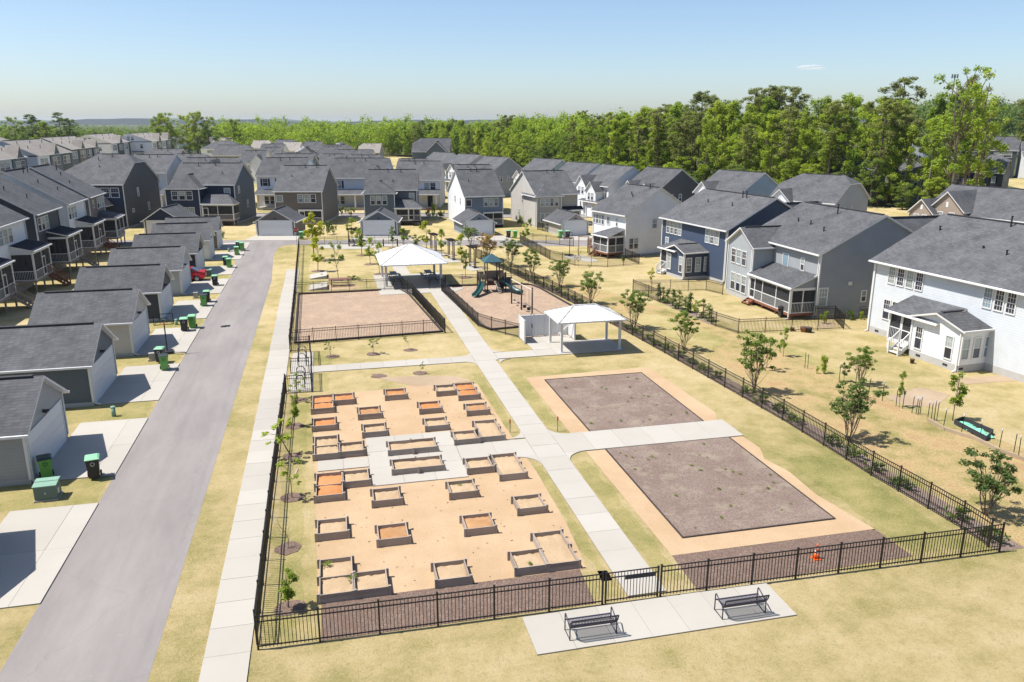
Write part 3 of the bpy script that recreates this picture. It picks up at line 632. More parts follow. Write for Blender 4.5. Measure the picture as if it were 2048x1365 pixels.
# ------------------------------------------------------------------ benches
def bench(label, x, y):
    t = thing('park_bench', label, 'bench', (x, y, 0.05), R(-0.5), 'benches on the front pad'); Wd = 1.62
    for s in (0, Wd):   # front is +y, back towards the camera
        leg = MB().tube([(s, 0.02, 0), (s, 0.03, .42), (s, 0.06, .62)], .022, 8).tube([(s, .60, 0), (s, .60, .62), (s, .57, .655), (s, .53, .655), (s, .06, .47)], .022, 8)
        leg.tube([(s, .06, .45), (s, -.06, .62), (s, -.12, .80)], .022, 8).tube([(s, .05, .02), (s, .58, .02)], .016, 6)
        leg.build('side_frame', 'bench_metal', t, smooth=True)
    for (yy, zz, nm) in ((.55, .435, 'seat_rail'), (.10, .415, 'seat_rail'), (-.03, .57, 'back_rail'), (-.125, .80, 'back_rail')):
        MB().box(0, Wd, yy - .02, yy + .02, zz - .018, zz + .018).build(nm, 'bench_metal', t)
    sp = MB()
    prof = [(.60, .40), (.55, .44), (.32, .42), (.12, .40), (.04, .45), (-.03, .58), (-.10, .76), (-.15, .82)]
    for (a, b), (c, d) in zip(prof, prof[1:]):
        sp.add([(0, a, b), (.026, a, b), (.026, c, d), (0, c, d), (0, a, b + .008), (.026, a, b + .008), (.026, c, d + .008), (0, c, d + .008)], [(3, 2, 1, 0), (4, 5, 6, 7), (0, 1, 5, 4), (2, 3, 7, 6), (1, 2, 6, 5), (3, 0, 4, 7)])
    me = sp.mesh('strap', 'bench_metal')
    for i in range(31): put('strap', me, t, (.035 + i * (Wd - .09) / 30, 0, .012))
bench('black steel strap bench on the pad, left one', 6.98, 21.37)
bench('black steel strap bench on the pad, right one', 12.42, 21.27)

# ------------------------------------------------------------------ shelters
plain('utility_grey', (0.42, 0.41, 0.38), .7, .1)
def hip_roof(root, x0, x1, y0, y1, ze, zr, rl, mat, name='roof', th=0.10):
    xm, ym = (x0 + x1) / 2, (y0 + y1) / 2; a, b = (xm - rl / 2, ym), (xm + rl / 2, ym)
    def shell(dz): return [(x0, y0, ze + dz), (x1, y0, ze + dz), (x1, y1, ze + dz), (x0, y1, ze + dz), (*a, zr + dz), (*b, zr + dz)]
    m = MB(); F = [(0, 1, 5, 4), (1, 2, 5), (2, 3, 4, 5), (3, 0, 4)]
    m.add(shell(th) + shell(0), F + [tuple(i + 6 for i in f[::-1]) for f in F] + [(6, 7, 1, 0), (7, 8, 2, 1), (8, 9, 3, 2), (9, 6, 0, 3)])
    r = m.build(name, mat, root)
    for e, c in ((0, 4), (3, 4), (1, 5), (2, 5)):
        P0 = Vector(shell(th + .01)[e]); P1 = Vector(shell(th + .01)[c]); MB().bar(P0, P1, .12, .03).build('hip_cap', 'utility_grey', r)
    if rl > .1: MB().bar(shell(th + .02)[4], shell(th + .02)[5], .14, .03).build('ridge_cap', 'white_metal', r)
    return r, a, b
def panel_ribs(r, x0, x1, y0, y1, ze, zr, rl, th):
    """Standing seams on the two long slopes and the two hip ends, one object for each seam."""
    xm, ym = (x0 + x1) / 2, (y0 + y1) / 2; hx = (x1 - x0) / 2; hy = ym - y0; s = (zr - ze) / hy
    n = int((x1 - x0) / .41)
    for i in range(1, n):
        x = x0 + (x1 - x0) * i / n; e = max(0, abs(x - xm) - rl / 2); k = e / (hx - rl / 2)
        yy = hy * (1 - k)
        for sg in (-1, 1):
            MB().bar((x, ym + sg * hy, ze + th + .02), (x, ym + sg * (hy - yy), ze + th + .02 + (zr - ze) * (yy / hy)), .035, .045).build('roof_seam', 'white_metal', r)
def shelter(name, label, posts, x0, x1, y0, y1, ze, zr, rl, ps):
    cx, cy = (x0 + x1) / 2, (y0 + y1) / 2
    t = thing(name, label, 'shelter', (cx, cy, 0.05))
    r, a, b = hip_roof(t, x0 - cx, x1 - cx, y0 - cy, y1 - cy, ze, zr, rl, 'white_metal')
    panel_ribs(r, x0 - cx, x1 - cx, y0 - cy, y1 - cy, ze, zr, rl, .10)
    for px, py in posts:
        p = MB().box(-ps / 2, ps / 2, -ps / 2, ps / 2, 0, ze + .05).box(-ps / 2 - .06, ps / 2 + .06, -ps / 2 - .06, ps / 2 + .06, 0, .04).build('post', 'white_metal', t, (px - cx, py - cy, 0))
    xs = sorted({p[0] for p in posts}); ys = sorted({p[1] for p in posts})
    for y in (ys[0], ys[-1]): MB().bar((xs[0] - cx, y - cy, ze - .02), (xs[-1] - cx, y - cy, ze - .02), .12, .2).build('beam', 'white_metal', t)
    for x in (xs[0], xs[-1]): MB().bar((x - cx, ys[0] - cy, ze - .03), (x - cx, ys[-1] - cy, ze - .03), .10, .18).build('beam', 'white_metal', t)
    return t
shelter('picnic_shelter', 'large white hipped picnic shelter over picnic tables', [(5.72, 81.5), (5.70, 87.1), (11.45, 81.6), (11.47, 87.1)], 5.05, 12.0, 79.9, 87.5, 2.4, 4.0, 0.3, 0.24)
shelter('shade_shelter', 'small white hipped shade shelter beside the white screen wall', [(16.42, 53.9), (16.38, 56.8), (20.95, 53.85), (20.93, 56.7)], 15.82, 21.05, 52.75, 56.7, 2.45, 3.25, 1.75, 0.17)
sw_ = thing('screen_wall', 'white board screen wall of three sides left of small shelter', 'screen wall', (14.4, 58.8, 0.03))
def wallrun(a, b, nb, h, post=True):
    a = Vector(a); b = Vector(b); d = (b - a) / nb; ang = math.atan2(d.y, d.x)
    for i in range(nb):
        me = MB().box(.004, d.length - .004, -.022, .022, .07, h).mesh('board', 'white_board'); put('board', me, sw_, (*(a + d * i), rnd.uniform(-.004, .004)), ang)
    MB().bar((*a, h + .02), (*b, h + .02), .09, .05).build('top_rail', 'white_board', sw_)
wallrun((0, 0), (4.0, 0), 16, 1.75); wallrun((0.0, -1.75), (0, -.03), 7, 1.75); wallrun((4.03, -1.75), (4.03, -.03), 7, 1.75)
for x, y in ((0, 0), (1.1, .0), (2.1, .0), (4.03, 0), (0, -1.78), (4.03, -1.78)): MB().box(x - .06, x + .06, y - .06, y + .06, 0, 1.86).build('post', 'white_board', sw_)
MB().bar((3.15, -.3, .2), (3.9, -1.6, 1.5), .09).build('brace', 'white_board', sw_)
MB().box(1.0, 1.05, -.09, -.05, .75, 1.05).build('handle', 'black_metal', sw_)
def picnic(label, x, y, rz, mt='slate_plastic', leg='black_metal', L=1.85, name='picnic_table', group=None):
    t = thing(name, label, 'picnic table', (x, y, 0.05), rz, group)
    for i in range(4):
        MB().box(-L / 2, L / 2, -.36 + i * .182, -.36 + i * .182 + .174, .70, .74).build('table_plank', mt, t)
    for s in (-1, 1):
        for k in range(2): MB().box(-L / 2, L / 2, s * .70 - .13 + k * .135, s * .70 - .002 + k * .135, .42, .46).build('seat_plank', mt, t)
    for x_ in (-L * .36, L * .36):
        MB().bar((x_, -.72, .40), (x_, .72, .40), .05).bar((x_, -.22, .69), (x_, -.5, 0), .05).bar((x_, .22, .69), (x_, .5, 0), .05).bar((x_, -.3, .69), (x_, .3, .69), .05).build('leg_frame', leg, t)
plain('slate_plastic', (0.13, 0.16, 0.175), 0.5); plain('weathered_red', (0.25, 0.13, 0.10), 0.8, .2)
for i, (x, y, l) in enumerate(((6.75, 85.3, 'left pair, farther'), (6.9, 82.7, 'left pair, nearer'), (10.55, 85.4, 'right pair, farther'), (10.75, 82.8, 'right pair, nearer'))):
    picnic('slate picnic table under the large shelter, ' + l, x, y, R(90), group='picnic tables under the shelter')
picnic('reddish timber picnic table on sand between lawn and chip yard', 1.0, 83.4, 0, 'weathered_red', 'dark_timber', 2.3)
# ------------------------------------------------------------------ play structure
plain('play_green', (0.02, 0.085, 0.085), 0.3, 0.08); plain('play_roof', (0.035, 0.10, 0.125), 0.5, .1); plain('play_tan', (0.30, 0.235, 0.165), 0.6, .08); plain('play_cream', (0.66, 0.6, 0.5), 0.5); plain('play_maroon', (0.09, 0.02, 0.025), .6)
ps = thing('play_structure', 'playground tower with teal pyramid roof and two green slides', 'play structure', (16.0, 77.0, 0.016))
DK = 1.2
for x, y, h in ((-.62, -.62, 3.15), (.62, -.62, 3.15), (-.62, .62, 3.15), (.62, .62, 3.15), (-1.35, .9, 2.0), (1.35, .9, 2.0), (-1.35, -.3, 2.0), (1.35, -.3, 2.0)):
    MB().tube([(x, y, 0), (x, y, h)], .06, 10).build('post', 'brown_metal', ps, smooth=True)
pr = [(-.95, -.95, 3.15), (.95, -.95, 3.15), (.95, .95, 3.15), (-.95, .95, 3.15), (-.45, -.45, 3.62), (.45, -.45, 3.62), (.45, .45, 3.62), (-.45, .45, 3.62), (0, 0, 3.85)]
pr = [(-.95, -.95, 3.12), (.95, -.95, 3.12), (.95, .95, 3.12), (-.95, .95, 3.12), (0, 0, 3.85), (-.95, -.95, 3.04), (.95, -.95, 3.04), (.95, .95, 3.04), (-.95, .95, 3.04)]
MB().add(pr, [(0, 1, 4), (1, 2, 4), (2, 3, 4), (3, 0, 4), (5, 6, 1, 0), (6, 7, 2, 1), (7, 8, 3, 2), (8, 5, 0, 3), (8, 7, 6, 5)]).build('tower_roof', 'play_roof', ps)
MB().box(-.66, .66, -.66, .66, DK - .05, DK).build('deck', 'brown_metal', ps)
MB().box(-1.38, -.68, -.4, .95, DK - .35, DK - .30).build('deck', 'brown_metal', ps); MB().box(.68, 1.38, -.4, .95, DK - .25, DK - .20).build('deck', 'brown_metal', ps)
def arch(w, h, z0, y, x0):    # panel with an arched opening
    m = MB(); n = 8; ow = w * .22; th = .05
    xs = [x0, x0 + (w - ow * 1.6) / 2]; 
    m.box(x0, x0 + w * .26, y, y + th, z0, z0 + h); m.box(x0 + w * .74, x0 + w, y, y + th, z0, z0 + h); m.box(x0 + w * .26, x0 + w * .74, y, y + th, z0 + h * .72, z0 + h)
    m.add([(x0 + w * .26, y, z0 + h * .72), (x0 + w * .5, y, z0 + h * .72), (x0 + w * .26, y, z0 + h * .4), (x0 + w * .26, y + th, z0 + h * .72), (x0 + w * .5, y + th, z0 + h * .72), (x0 + w * .26, y + th, z0 + h * .4)], [(0, 2, 1), (3, 4, 5), (1, 2, 5, 4)])
    m.add([(x0 + w * .74, y, z0 + h * .72), (x0 + w * .5, y, z0 + h * .72), (x0 + w * .74, y, z0 + h * .4), (x0 + w * .74, y + th, z0 + h * .72), (x0 + w * .5, y + th, z0 + h * .72), (x0 + w * .74, y + th, z0 + h * .4)], [(0, 1, 2), (3, 5, 4), (1, 4, 5, 2)])
    return m
arch(.72, .95, DK - .25, .88, -1.4).build('wall_panel', 'play_tan', ps); arch(.72, .95, DK - .2, .88, .68).build('wall_panel', 'play_tan', ps)
MB().box(-.6, .6, .60, .65, DK, DK + .8).build('wall_panel', 'play_tan', ps)
arch(.7, .9, DK - .3, -.35, -1.38).build('wall_panel', 'play_tan', ps); arch(.66, .9, DK - .2, -.3, .7).build('wall_panel', 'play_tan', ps)
MB().box(-.58, .1, -.55, -.5, DK - .45, DK - .06).build('belly_panel', 'play_maroon', ps); MB().box(.55, 1.3, .3, .36, .1, DK - .25).build('belly_panel', 'vent_dark', ps); MB().box(1.0, 2.2, .85, .9, .2, 1.2).build('belly_panel', 'brown_metal', ps)
def slide(path, wd):
    m = MB(); pts = [Vector(p) for p in path]; rows = []
    for i, p in enumerate(pts):
        d = (pts[min(i + 1, len(pts) - 1)] - pts[max(i - 1, 0)]); d.z = 0; d.normalize(); r = Vector((d.y, -d.x, 0))
        pr_ = [(-wd / 2 - .05, .25), (-wd / 2, .27), (-wd / 2 + .06, .07), (0, .0), (wd / 2 - .06, .07), (wd / 2, .27), (wd / 2 + .05, .25), (wd / 2, -.03), (0, -.07), (-wd / 2, -.03)]
        rows.append([p + r * a + Vector((0, 0, b)) for a, b in pr_])
    n = 10; fs = []
    for i in range(len(rows) - 1):
        for k in range(n): fs.append((i * n + k, (i + 1) * n + k, (i + 1) * n + (k + 1) % n, i * n + (k + 1) % n))
    fs += [tuple(range(n)), tuple(len(rows) * n - 1 - k for k in range(n))]
    return m.add([v for q in rows for v in q], fs)
slide([(-1.0, -.35, .95), (-1.15, -.75, .92), (-1.42, -1.3, .62), (-1.75, -1.9, .34), (-2.1, -2.4, .17), (-2.35, -2.75, .15)], .5).build('slide', 'play_green', ps, smooth=True)
slide([(1.0, -.3, 1.05), (1.12, -.55, 1.02), (1.5, -1.1, .68), (1.9, -1.65, .34), (2.2, -2.05, .2), (2.5, -2.4, .16)], .5).build('slide', 'play_green', ps, smooth=True)
cl = MB(); pth = [(.15, -.65, DK), (.2, -.95, .95), (.32, -1.2, .5), (.4, -1.5, .02)]
cl.tube(pth, .035, 8)
cl.build('climber_pole', 'play_cream', ps, smooth=True)
for k, (px, py, pz) in enumerate(((.18, -.8, 1.05), (.24, -1.0, .82), (.3, -1.16, .55), (.35, -1.33, .28))):
    MB().tube([(px - .02, py, pz), (px + .28, py - .05, pz + .02), (px + .32, py - .1, pz - .1), (px + .05, py - .08, pz - .14)], .025, 6).build('climber_rung', 'play_cream', ps, smooth=True)
sg = thing('swing_set', 'four-seat single post swing set right of the playground tower', 'swing set', (16.60, 70.9, 0.016))
sp_ = [(0, 0), (.28, -2.75), (.62, -5.3)]
for k, (x, y) in enumerate(sp_): MB().tube([(x, y, 0), (x, y, 2.5)], .07, 10).cone(x, y, 2.5, 2.6, .08, .03).build('post', 'brown_metal', sg, smooth=True)
for a, b in zip(sp_, sp_[1:]): MB().tube([(*a, 2.35), (*b, 2.35)], .045, 8).build('top_beam', 'play_cream', sg)
for bay_, (a, b) in enumerate(zip(sp_, sp_[1:])):
    for f in (.3, .7):
        x = a[0] + (b[0] - a[0]) * f; y = a[1] + (b[1] - a[1]) * f
        zz = .5
        s = MB()
        if bay_ == 0: s.box(x - .09, x + .09, y - .24, y + .24, zz, zz + .03)
        else: s.tube([(x, y, zz - .12), (x, y, zz + .12)], [.14, .2], 10)
        so2 = s.build('swing_seat', 'black_metal', sg)
        for dy in (-.22, .22): MB().tube([(x, y + dy, zz), (x, y + dy * .9, 2.32)], .008, 4).build('chain', 'pipe_black', so2)
# porch-swing arbours on the plaza
def arbor(label, x, y, rz):
    t = thing('arbor_swing', label, 'arbor swing', (x, y, 0.045), rz, 'arbor swings by the plaza')
    for s in (-.75, .75):
        for dy in (-.09, .09): MB().box(s - .045, s + .045, dy - .045, dy + .045, 0, 2.3).build('post', 'dark_timber', t)
    for dy in (-.2, .2): MB().box(-.95, .95, dy - .03, dy + .03, 2.3, 2.45).build('beam', 'dark_timber', t)
    for i in range(7): MB().box(-.9 + i * .29, -.84 + i * .29, -.5, .5, 2.452, 2.52).build('rafter', 'dark_timber', t)
    st_ = MB().box(-.6, .6, -.22, .22, .42, .46).build('swing_seat', 'grey_timber', t)
    for i in range(4): MB().box(-.6, .6, .2 + i * .02, .225 + i * .02, .5 + i * .11, .58 + i * .11).build('back_slat', 'grey_timber', st_)
    for s in (-.58, .58): MB().tube([(s, 0, .44), (s, 0, 2.3)], .01, 4).build('chain', 'pipe_black', st_)
arbor('dark timber arbor swing nearest to the playground tower', 16.5, 90.7, R(-78)); arbor('dark timber arbor swing, middle of three by the right fence', 14.95, 96.9, R(-76)); arbor('dark timber arbor swing, farthest of three by the right fence', 13.5, 102.6, R(-76))
arbor('dark timber arbor swing on the plaza by the back fence', 3.6, 110.7, R(-12))
# bike hoops
for i, y in enumerate((49.75, 50.75, 51.8, 54.9, 55.9, 56.9)):
    m = MB().tube([(-.27, 0, 0), (-.27, 0, .62), (-.24, 0, .75), (-.15, 0, .86), (0, 0, .9), (.15, 0, .86), (.24, 0, .75), (.27, 0, .62), (.27, 0, 0)], .028, 8)
    o = m.build('bike_hoop', 'bench_metal', None, (-2.25, y, .05), smooth=True)
    tag(o, 'black steel bike hoop, %s from the near end of the rack bay' % nth(i), 'bike rack', 'bike hoops in the gate bay')
# game boards
for i, (y0, y1) in enumerate(((81.3, 84.1), (87.5, 90.1))):
    t = thing('game_board', 'white concrete bag-toss board on the lawn, %s one' % ('nearer', 'farther')[i], 'game board', (-1.15, (y0 + y1) / 2, 0), 0, 'bag toss boards')
    t.location.x = -1.2
    MB().add([(-.9, -1.3, 0), (.9, -1.3, 0), (.9, 1.3, 0), (-.9, 1.3, 0), (-.9, -1.3, .1), (.9, -1.3, .38), (.9, 1.3, .38), (-.9, 1.3, .1)], [(3, 2, 1, 0), (4, 5, 6, 7), (0, 1, 5, 4), (1, 2, 6, 5), (2, 3, 7, 6), (3, 0, 4, 7)]).build('board_body', 'concrete', t)
    MB().tube([(.4, 0, .312), (.4, 0, .318)], .16, 16).build('hole_shade_disc', 'vent_dark', t)  # dark disc laid on the board for the shade in the hole

# ------------------------------------------------------------------ house kit
SID = {'white': (0.90, 0.92, 0.94), 'paleblue': (0.60, 0.66, 0.72), 'grey': (0.32, 0.345, 0.375), 'midgrey': (0.38, 0.40, 0.415), 'charcoal': (0.062, 0.07, 0.085), 'navy': (0.026, 0.042, 0.082), 'blue': (0.062, 0.088, 0.145),
       'slate': (0.115, 0.145, 0.175), 'taupe': (0.17, 0.155, 0.14), 'olive': (0.115, 0.115, 0.112), 'tan': (0.62, 0.585, 0.535), 'lightgrey': (0.52, 0.56, 0.60), 'brown': (0.21, 0.175, 0.155), 'green': (0.30, 0.36, 0.34), 'sand': (0.37, 0.30, 0.24), 'skyblue': (0.36, 0.46, 0.54), 'putty': (0.42, 0.40, 0.37), 'bluegrey': (0.19, 0.24, 0.30), 'lightwhite': (0.70, 0.735, 0.765), 'grey2': (0.40, 0.43, 0.45)}
for k, c in SID.items(): siding('siding_' + k, c)
def sid(k): return 'siding_' + k
def roofshell(u0, u1, hv, ze, zr, f0, f1, th):
    """Top polygons and boundary of a gabled (f=0), clipped or hipped (f=1) roof; ridge along u, centred on v=0."""
    def end(u, f, s):
        r = u - s * hv * f
        zj = zr - f * (zr - ze)
        return r, zj
    r0, zj0 = end(u0, f0, -1); r1, zj1 = end(u1, f1, 1)
    V = [(u0, -hv, ze), (u1, -hv, ze), (u1, hv, ze), (u0, hv, ze), (r0, 0, zr), (r1, 0, zr)]
    fr = [0, 1]; bk = [2, 3]; fs = []; bd = [0, 1]
    if f1 == 0: bd += [5, 2, 3]; fr += [5]; bke = [5]
    elif f1 >= 1: fs.append([1, 2, 5]); fr += [5]; bd += [2, 3]; bke = [5]
    else:
        V += [(u1, -hv * f1, zj1), (u1, hv * f1, zj1)]; i = len(V) - 2; fs.append([i, i + 1, 5]); fr += [i, 5]; bd += [i, i + 1, 2, 3]; bke = [5, i + 1]
    fr += [4]; bks = [4]
    if f0 == 0: bd += [4]
    elif f0 >= 1: fs.append([3, 0, 4])
    else:
        V += [(u0, hv * f0, zj0), (u0, -hv * f0, zj0)]; i = len(V) - 2; fs.append([i, i + 1, 4]); fr += [i + 1]; bd += [i, i + 1]; bks = [i, 4]
    return V, [fr, [2, 3] + bks + bke] + fs, bd, (r0, r1)
def block(root, x0, x1, y0, y1, z0, ze, zr, wall, axis='x', f0=0, f1=0, roof='shingle', ov=.35, og=.28, gut=True, rv=True, fnd=0.0, trim=True, th=.13):
    if axis == 'x': u0, u1, vm, half, mp = x0, x1, (y0 + y1) / 2, (y1 - y0) / 2, (lambda u, v, z: (u, vm + v, z))
    else: u0, u1, vm, half, mp = y0, y1, (x0 + x1) / 2, (x1 - x0) / 2, (lambda u, v, z: (vm - v, u, z))
    s = (zr - ze) / half; hv = half + ov; zee = ze - s * ov
    w = MB(); fz = z0 + fnd
    w.add([mp(u0, -half, fz), mp(u1, -half, fz), mp(u1, -half, ze), mp(u0, -half, ze)], [(0, 1, 2, 3)]); w.add([mp(u1, half, fz), mp(u0, half, fz), mp(u0, half, ze), mp(u1, half, ze)], [(0, 1, 2, 3)])
    for u, f, sg in ((u0, f0, 1), (u1, f1, -1)):
        pts = [mp(u, -half, fz), mp(u, -half, ze)]
        if f == 0: pts += [mp(u, 0, zr)]
        elif f < 1:
            zc = zr - f * (zr - zee) + s * og; vc = max(.01, hv * f - og); pts += [mp(u, -vc, min(zr, zc)), mp(u, vc, min(zr, zc))]
        pts += [mp(u, half, ze), mp(u, half, fz)]
        if sg > 0: pts = pts[::-1]
        w.add(pts, [tuple(range(len(pts)))])
    w.build('wall', wall, root)
    if fnd:
        MB().box(x0 - .012, x1 + .012, y0 - .012, y1 + .012, z0, fz).build('foundation', 'foundation_grey', root)
    V, F, bd, (r0, r1) = roofshell(u0 - og, u1 + og, hv, zee, zr, f0, f1, th)
    n = len(V); m = MB()
    top = [mp(a, b, c + th) for a, b, c in V]; bot = [mp(a, b, c) for a, b, c in V]
    m.add(top + bot, F, 0); m.add(top + bot, [[i + n for i in f[::-1]] for f in F], 1)
    m.add(top + bot, [(bd[(i + 1) % len(bd)], bd[i], bd[i] + n, bd[(i + 1) % len(bd)] + n) for i in range(len(bd))], 1)
    r = m.build('roof', [roof, 'white_trim'], root)
    if rv and r1 - r0 > 1.5:
        MB().bar(mp(r0 + .5, 0, zr + th + .02), mp(r1 - .5, 0, zr + th + .02), .26, .07).build('ridge_vent', 'vent_dark', r)
    if gut:
        for sg in (-1, 1): MB().bar(mp(u0 - og, sg * (hv + .055), zee + .06), mp(u1 + og, sg * (hv + .055), zee + .06), .11, .12).build('gutter', 'white_trim', r)
    if trim:
        for u in (u0, u1):
            for sg in (-1, 1): MB().bar(mp(u + (.012 if u == u1 else -.012), sg * (half + .012), fz), mp(u + (.012 if u == u1 else -.012), sg * (half + .012), ze - .02), .12).build('corner_trim', 'white_trim', root)
    return r
WM = {}
def win_mesh(w, h, grid, sash):
    k = (round(w, 2), round(h, 2), grid, sash)
    if k in WM: return WM[k]
    m = MB(); t = .085
    m.box(-w / 2 - t, -w / 2, -.055, .0, -t, h + t); m.box(w / 2, w / 2 + t, -.055, .0, -t, h + t); m.box(-w / 2, w / 2, -.055, .0, h, h + t); m.box(-w / 2, w / 2, -.06, .0, -t, 0)
    if sash: m.box(-w / 2, w / 2, -.045, .0, h / 2 - .03, h / 2 + .03)
    if grid:
        for (a, b) in (((h / 2 + .03, h), (0, h / 2 - .03)) if grid == 2 else ((h / 2 + .03, h),)):
            for i in (1, 2): m.box(-w / 2 + w * i / 3 - .011, -w / 2 + w * i / 3 + .011, -.03, -.012, a, b)
            m.box(-w / 2, w / 2, -.03, -.0125, (a + b) / 2 - .011, (a + b) / 2 + .011)
    fr = m.mesh('window', 'white_trim')
    ps = [(.0, h)] if not sash else [(0, h / 2 - .03), (h / 2 + .03, h)]
    pn = [[MB().box(-w / 2, w / 2, -.012, -.004, a, b).mesh('pane', g) for g in ('glass_dark', 'glass_blind_sheen', 'glass_sky_tone')] for a, b in ps]
    WM[k] = (fr, pn); return WM[k]
FR_ = {'S': 0, 'E': R(90), 'N': R(180), 'W': R(-90)}
def window(root, face, off, u, z, w, h, grid=1, sash=True, blind=None, shut=None):
    loc = {'S': (u, off, z), 'N': (u, off, z), 'E': (off, u, z), 'W': (off, u, z)}[face]
    fr, pn = win_mesh(w, h, grid, sash); o = put('window', fr, root, loc, FR_[face])
    b = rnd.random() if blind is None else blind
    for i, p in enumerate(pn):
        q = 0
        if b > .42 and i == len(pn) - 1: q = 1
        if b > .78: q = 1
        if q == 0 and b < .16: q = 2
        put('pane', p[q], o)
    if shut:
        for s in (-1, 1): MB().box(s * (w / 2 + .27) - .17, s * (w / 2 + .27) + .17, -.04, -.002, -.05, h + .05).build('shutter', shut, o)
    return o
def winrow(root, face, off, u0, u1, n, z, h, grid=1, gap=.2, **kw):
    w = (u1 - u0 - gap * (n - 1)) / n
    for i in range(n): window(root, face, off, u0 + w / 2 + i * (w + gap), z, w - .1, h, grid, **kw)
def pipes(root, roof_fn, lst):
    for u, y, h in lst:
        z = roof_fn(u, y); o = MB().tube([(u, y, z - .1), (u, y, z + h)], .06, 8).build('vent_pipe', 'pipe_black', root); MB().tube([(u, y, z + h), (u, y, z + h + .06)], .085, 8).build('pipe_cap', 'pipe_black', o)
def shed(root, x0, x1, y0, y1, zf, zw, roof='shingle', hl=0.0, hr=0.0, o=.25, th=.12, name='porch_roof'):
    V = [(x0 - o, y0 - o, zf), (x1 + o, y0 - o, zf), (x1 + o - hr, y1, zw), (x0 - o + hl, y1, zw)]
    F = [[0, 1, 2, 3]]; bd = [0, 1, 2, 3]
    if hl: V.append((x0 - o, y1, zf)); i = len(V) - 1; F.append([i, 0, 3]); bd = [0, 1, 2, 3, i]
    if hr: V.append((x1 + o, y1, zf)); i = len(V) - 1; F.append([1, i, 2]); bd = [0, 1, i, 2] + bd[3:]
    n = len(V); m = MB(); top = [(a, b, c + th) for a, b, c in V]
    m.add(top + V, F, 0); m.add(top + V, [[i + n for i in f[::-1]] for f in F], 1); m.add(top + V, [(bd[(i + 1) % len(bd)], bd[i], bd[i] + n, bd[(i + 1) % len(bd)] + n) for i in range(len(bd))], 1)
    r = m.build(name, [roof, 'white_trim'], root)
    MB().bar((x0 - o, y0 - o - .05, zf + .03), (x1 + o, y0 - o - .05, zf + .03), .10, .12).build('gutter', 'white_trim', r)
    return r
def screens(root, x0, x1, y0, y1, zd, zt, nf, sides='EW', ns=1, door=None, wood='red_timber', legs=True, gz=0.0, pw=.16, open_=False):
    """Screened porch box: deck, posts, rails and screens. Front at y0, house wall at y1."""
    MB().box(x0 - .05, x1 + .05, y0 - .05, y1 - .01, zd - .22, zd).build('deck', wood, root)
    if legs:
        k = max(2, nf + 1)
        for i in range(k):
            x = x0 + (x1 - x0) * i / (k - 1); MB().box(x - .07, x + .07, y0 + .02, y0 + .16, gz, zd - .22).build('deck_leg', wood, root)
    for i in range(nf + 1):
        x = x0 + (x1 - x0) * i / nf; p = pw if i in (0, nf) else .09
        MB().box(x - p / 2, x + p / 2, y0 - p / 2, y0 + p / 2, zd, zt).build('porch_post', 'white_trim', root)
    MB().box(x0 - .08, x1 + .08, y0 - .07, y0 + .07, zt - .0, zt + .22).build('porch_beam', 'white_trim', root)
    sx = [s for s in ((x0 if 'W' in sides else None), (x1 if 'E' in sides else None)) if s is not None]
    for s in sx: MB().box(s - .075, s + .075, y0 + .07, y1 - .01, zt - .003, zt + .217).build('porch_beam', 'white_trim', root)
    def bayscreen(a, b, axis, c, d=False):
        m = MB(); r = MB(); rw = .025
        f = (lambda p, q, z0, z1, t: m.box(p, q, c - t, c + t, z0, z1)) if axis == 'x' else (lambda p, q, z0, z1, t: m.box(c - t, c + t, p, q, z0, z1))
        g = (lambda p, q, z0, z1, t: r.box(p, q, c - t, c + t, z0, z1)) if axis == 'x' else (lambda p, q, z0, z1, t: r.box(c - t, c + t, p, q, z0, z1))
        f(a, b, zd, zt, .004); m.build('screen', 'insect_screen', root)
        g(a, b, zd + .88, zd + .95, .03); g(a, b, zd, zd + .07, .03)
        n = max(2, int((b - a) / .14))
        for i in range(1, n): q = a + (b - a) * i / n; g(q - .012, q + .012, zd + .07, zd + .88, .012)
        r.build('railing', 'white_trim', root)
    def doorscreen(a, b, c):
        m = MB()
        for p, q in ((a, a + .11), (b - .11, b)): m.box(p, q, c - .025, c + .025, zd, zd + 2.0)
        m.box(a + .11, b - .11, c - .025, c + .025, zd, zd + .2).box(a + .11, b - .11, c - .025, c + .025, zd + 1.9, zd + 2.0).box(a + .11, b - .11, c - .02, c + .02, zd + .85, zd + .93)
        d = m.build('screen_door', 'white_trim', root); MB().box(a + .11, b - .11, c - .004, c + .004, zd + .2, zd + 1.9).build('door_screen', 'insect_screen', d); MB().box(a, b, c - .004, c + .004, zd + 2.05, zt).build('screen', 'insect_screen', root)
    for i in range(nf):
        a = x0 + (x1 - x0) * i / nf; b = x0 + (x1 - x0) * (i + 1) / nf
        if door == i:
            if b - a > 1.15: bayscreen(a + 1.0, b, 'x', y0); doorscreen(a + .05, a + .98, y0)
            else: doorscreen(a + .05, b - .05, y0)
        else: bayscreen(a, b, 'x', y0)
    for s in sx:
        for j in range(ns):
            a = y0 + (y1 - y0) * j / ns; b = y0 + (y1 - y0) * (j + 1) / ns; bayscreen(a, b, 'y', s)
            if j: MB().box(s - .045, s + .045, a - .045, a + .045, zd, zt).build('porch_post', 'white_trim', root)
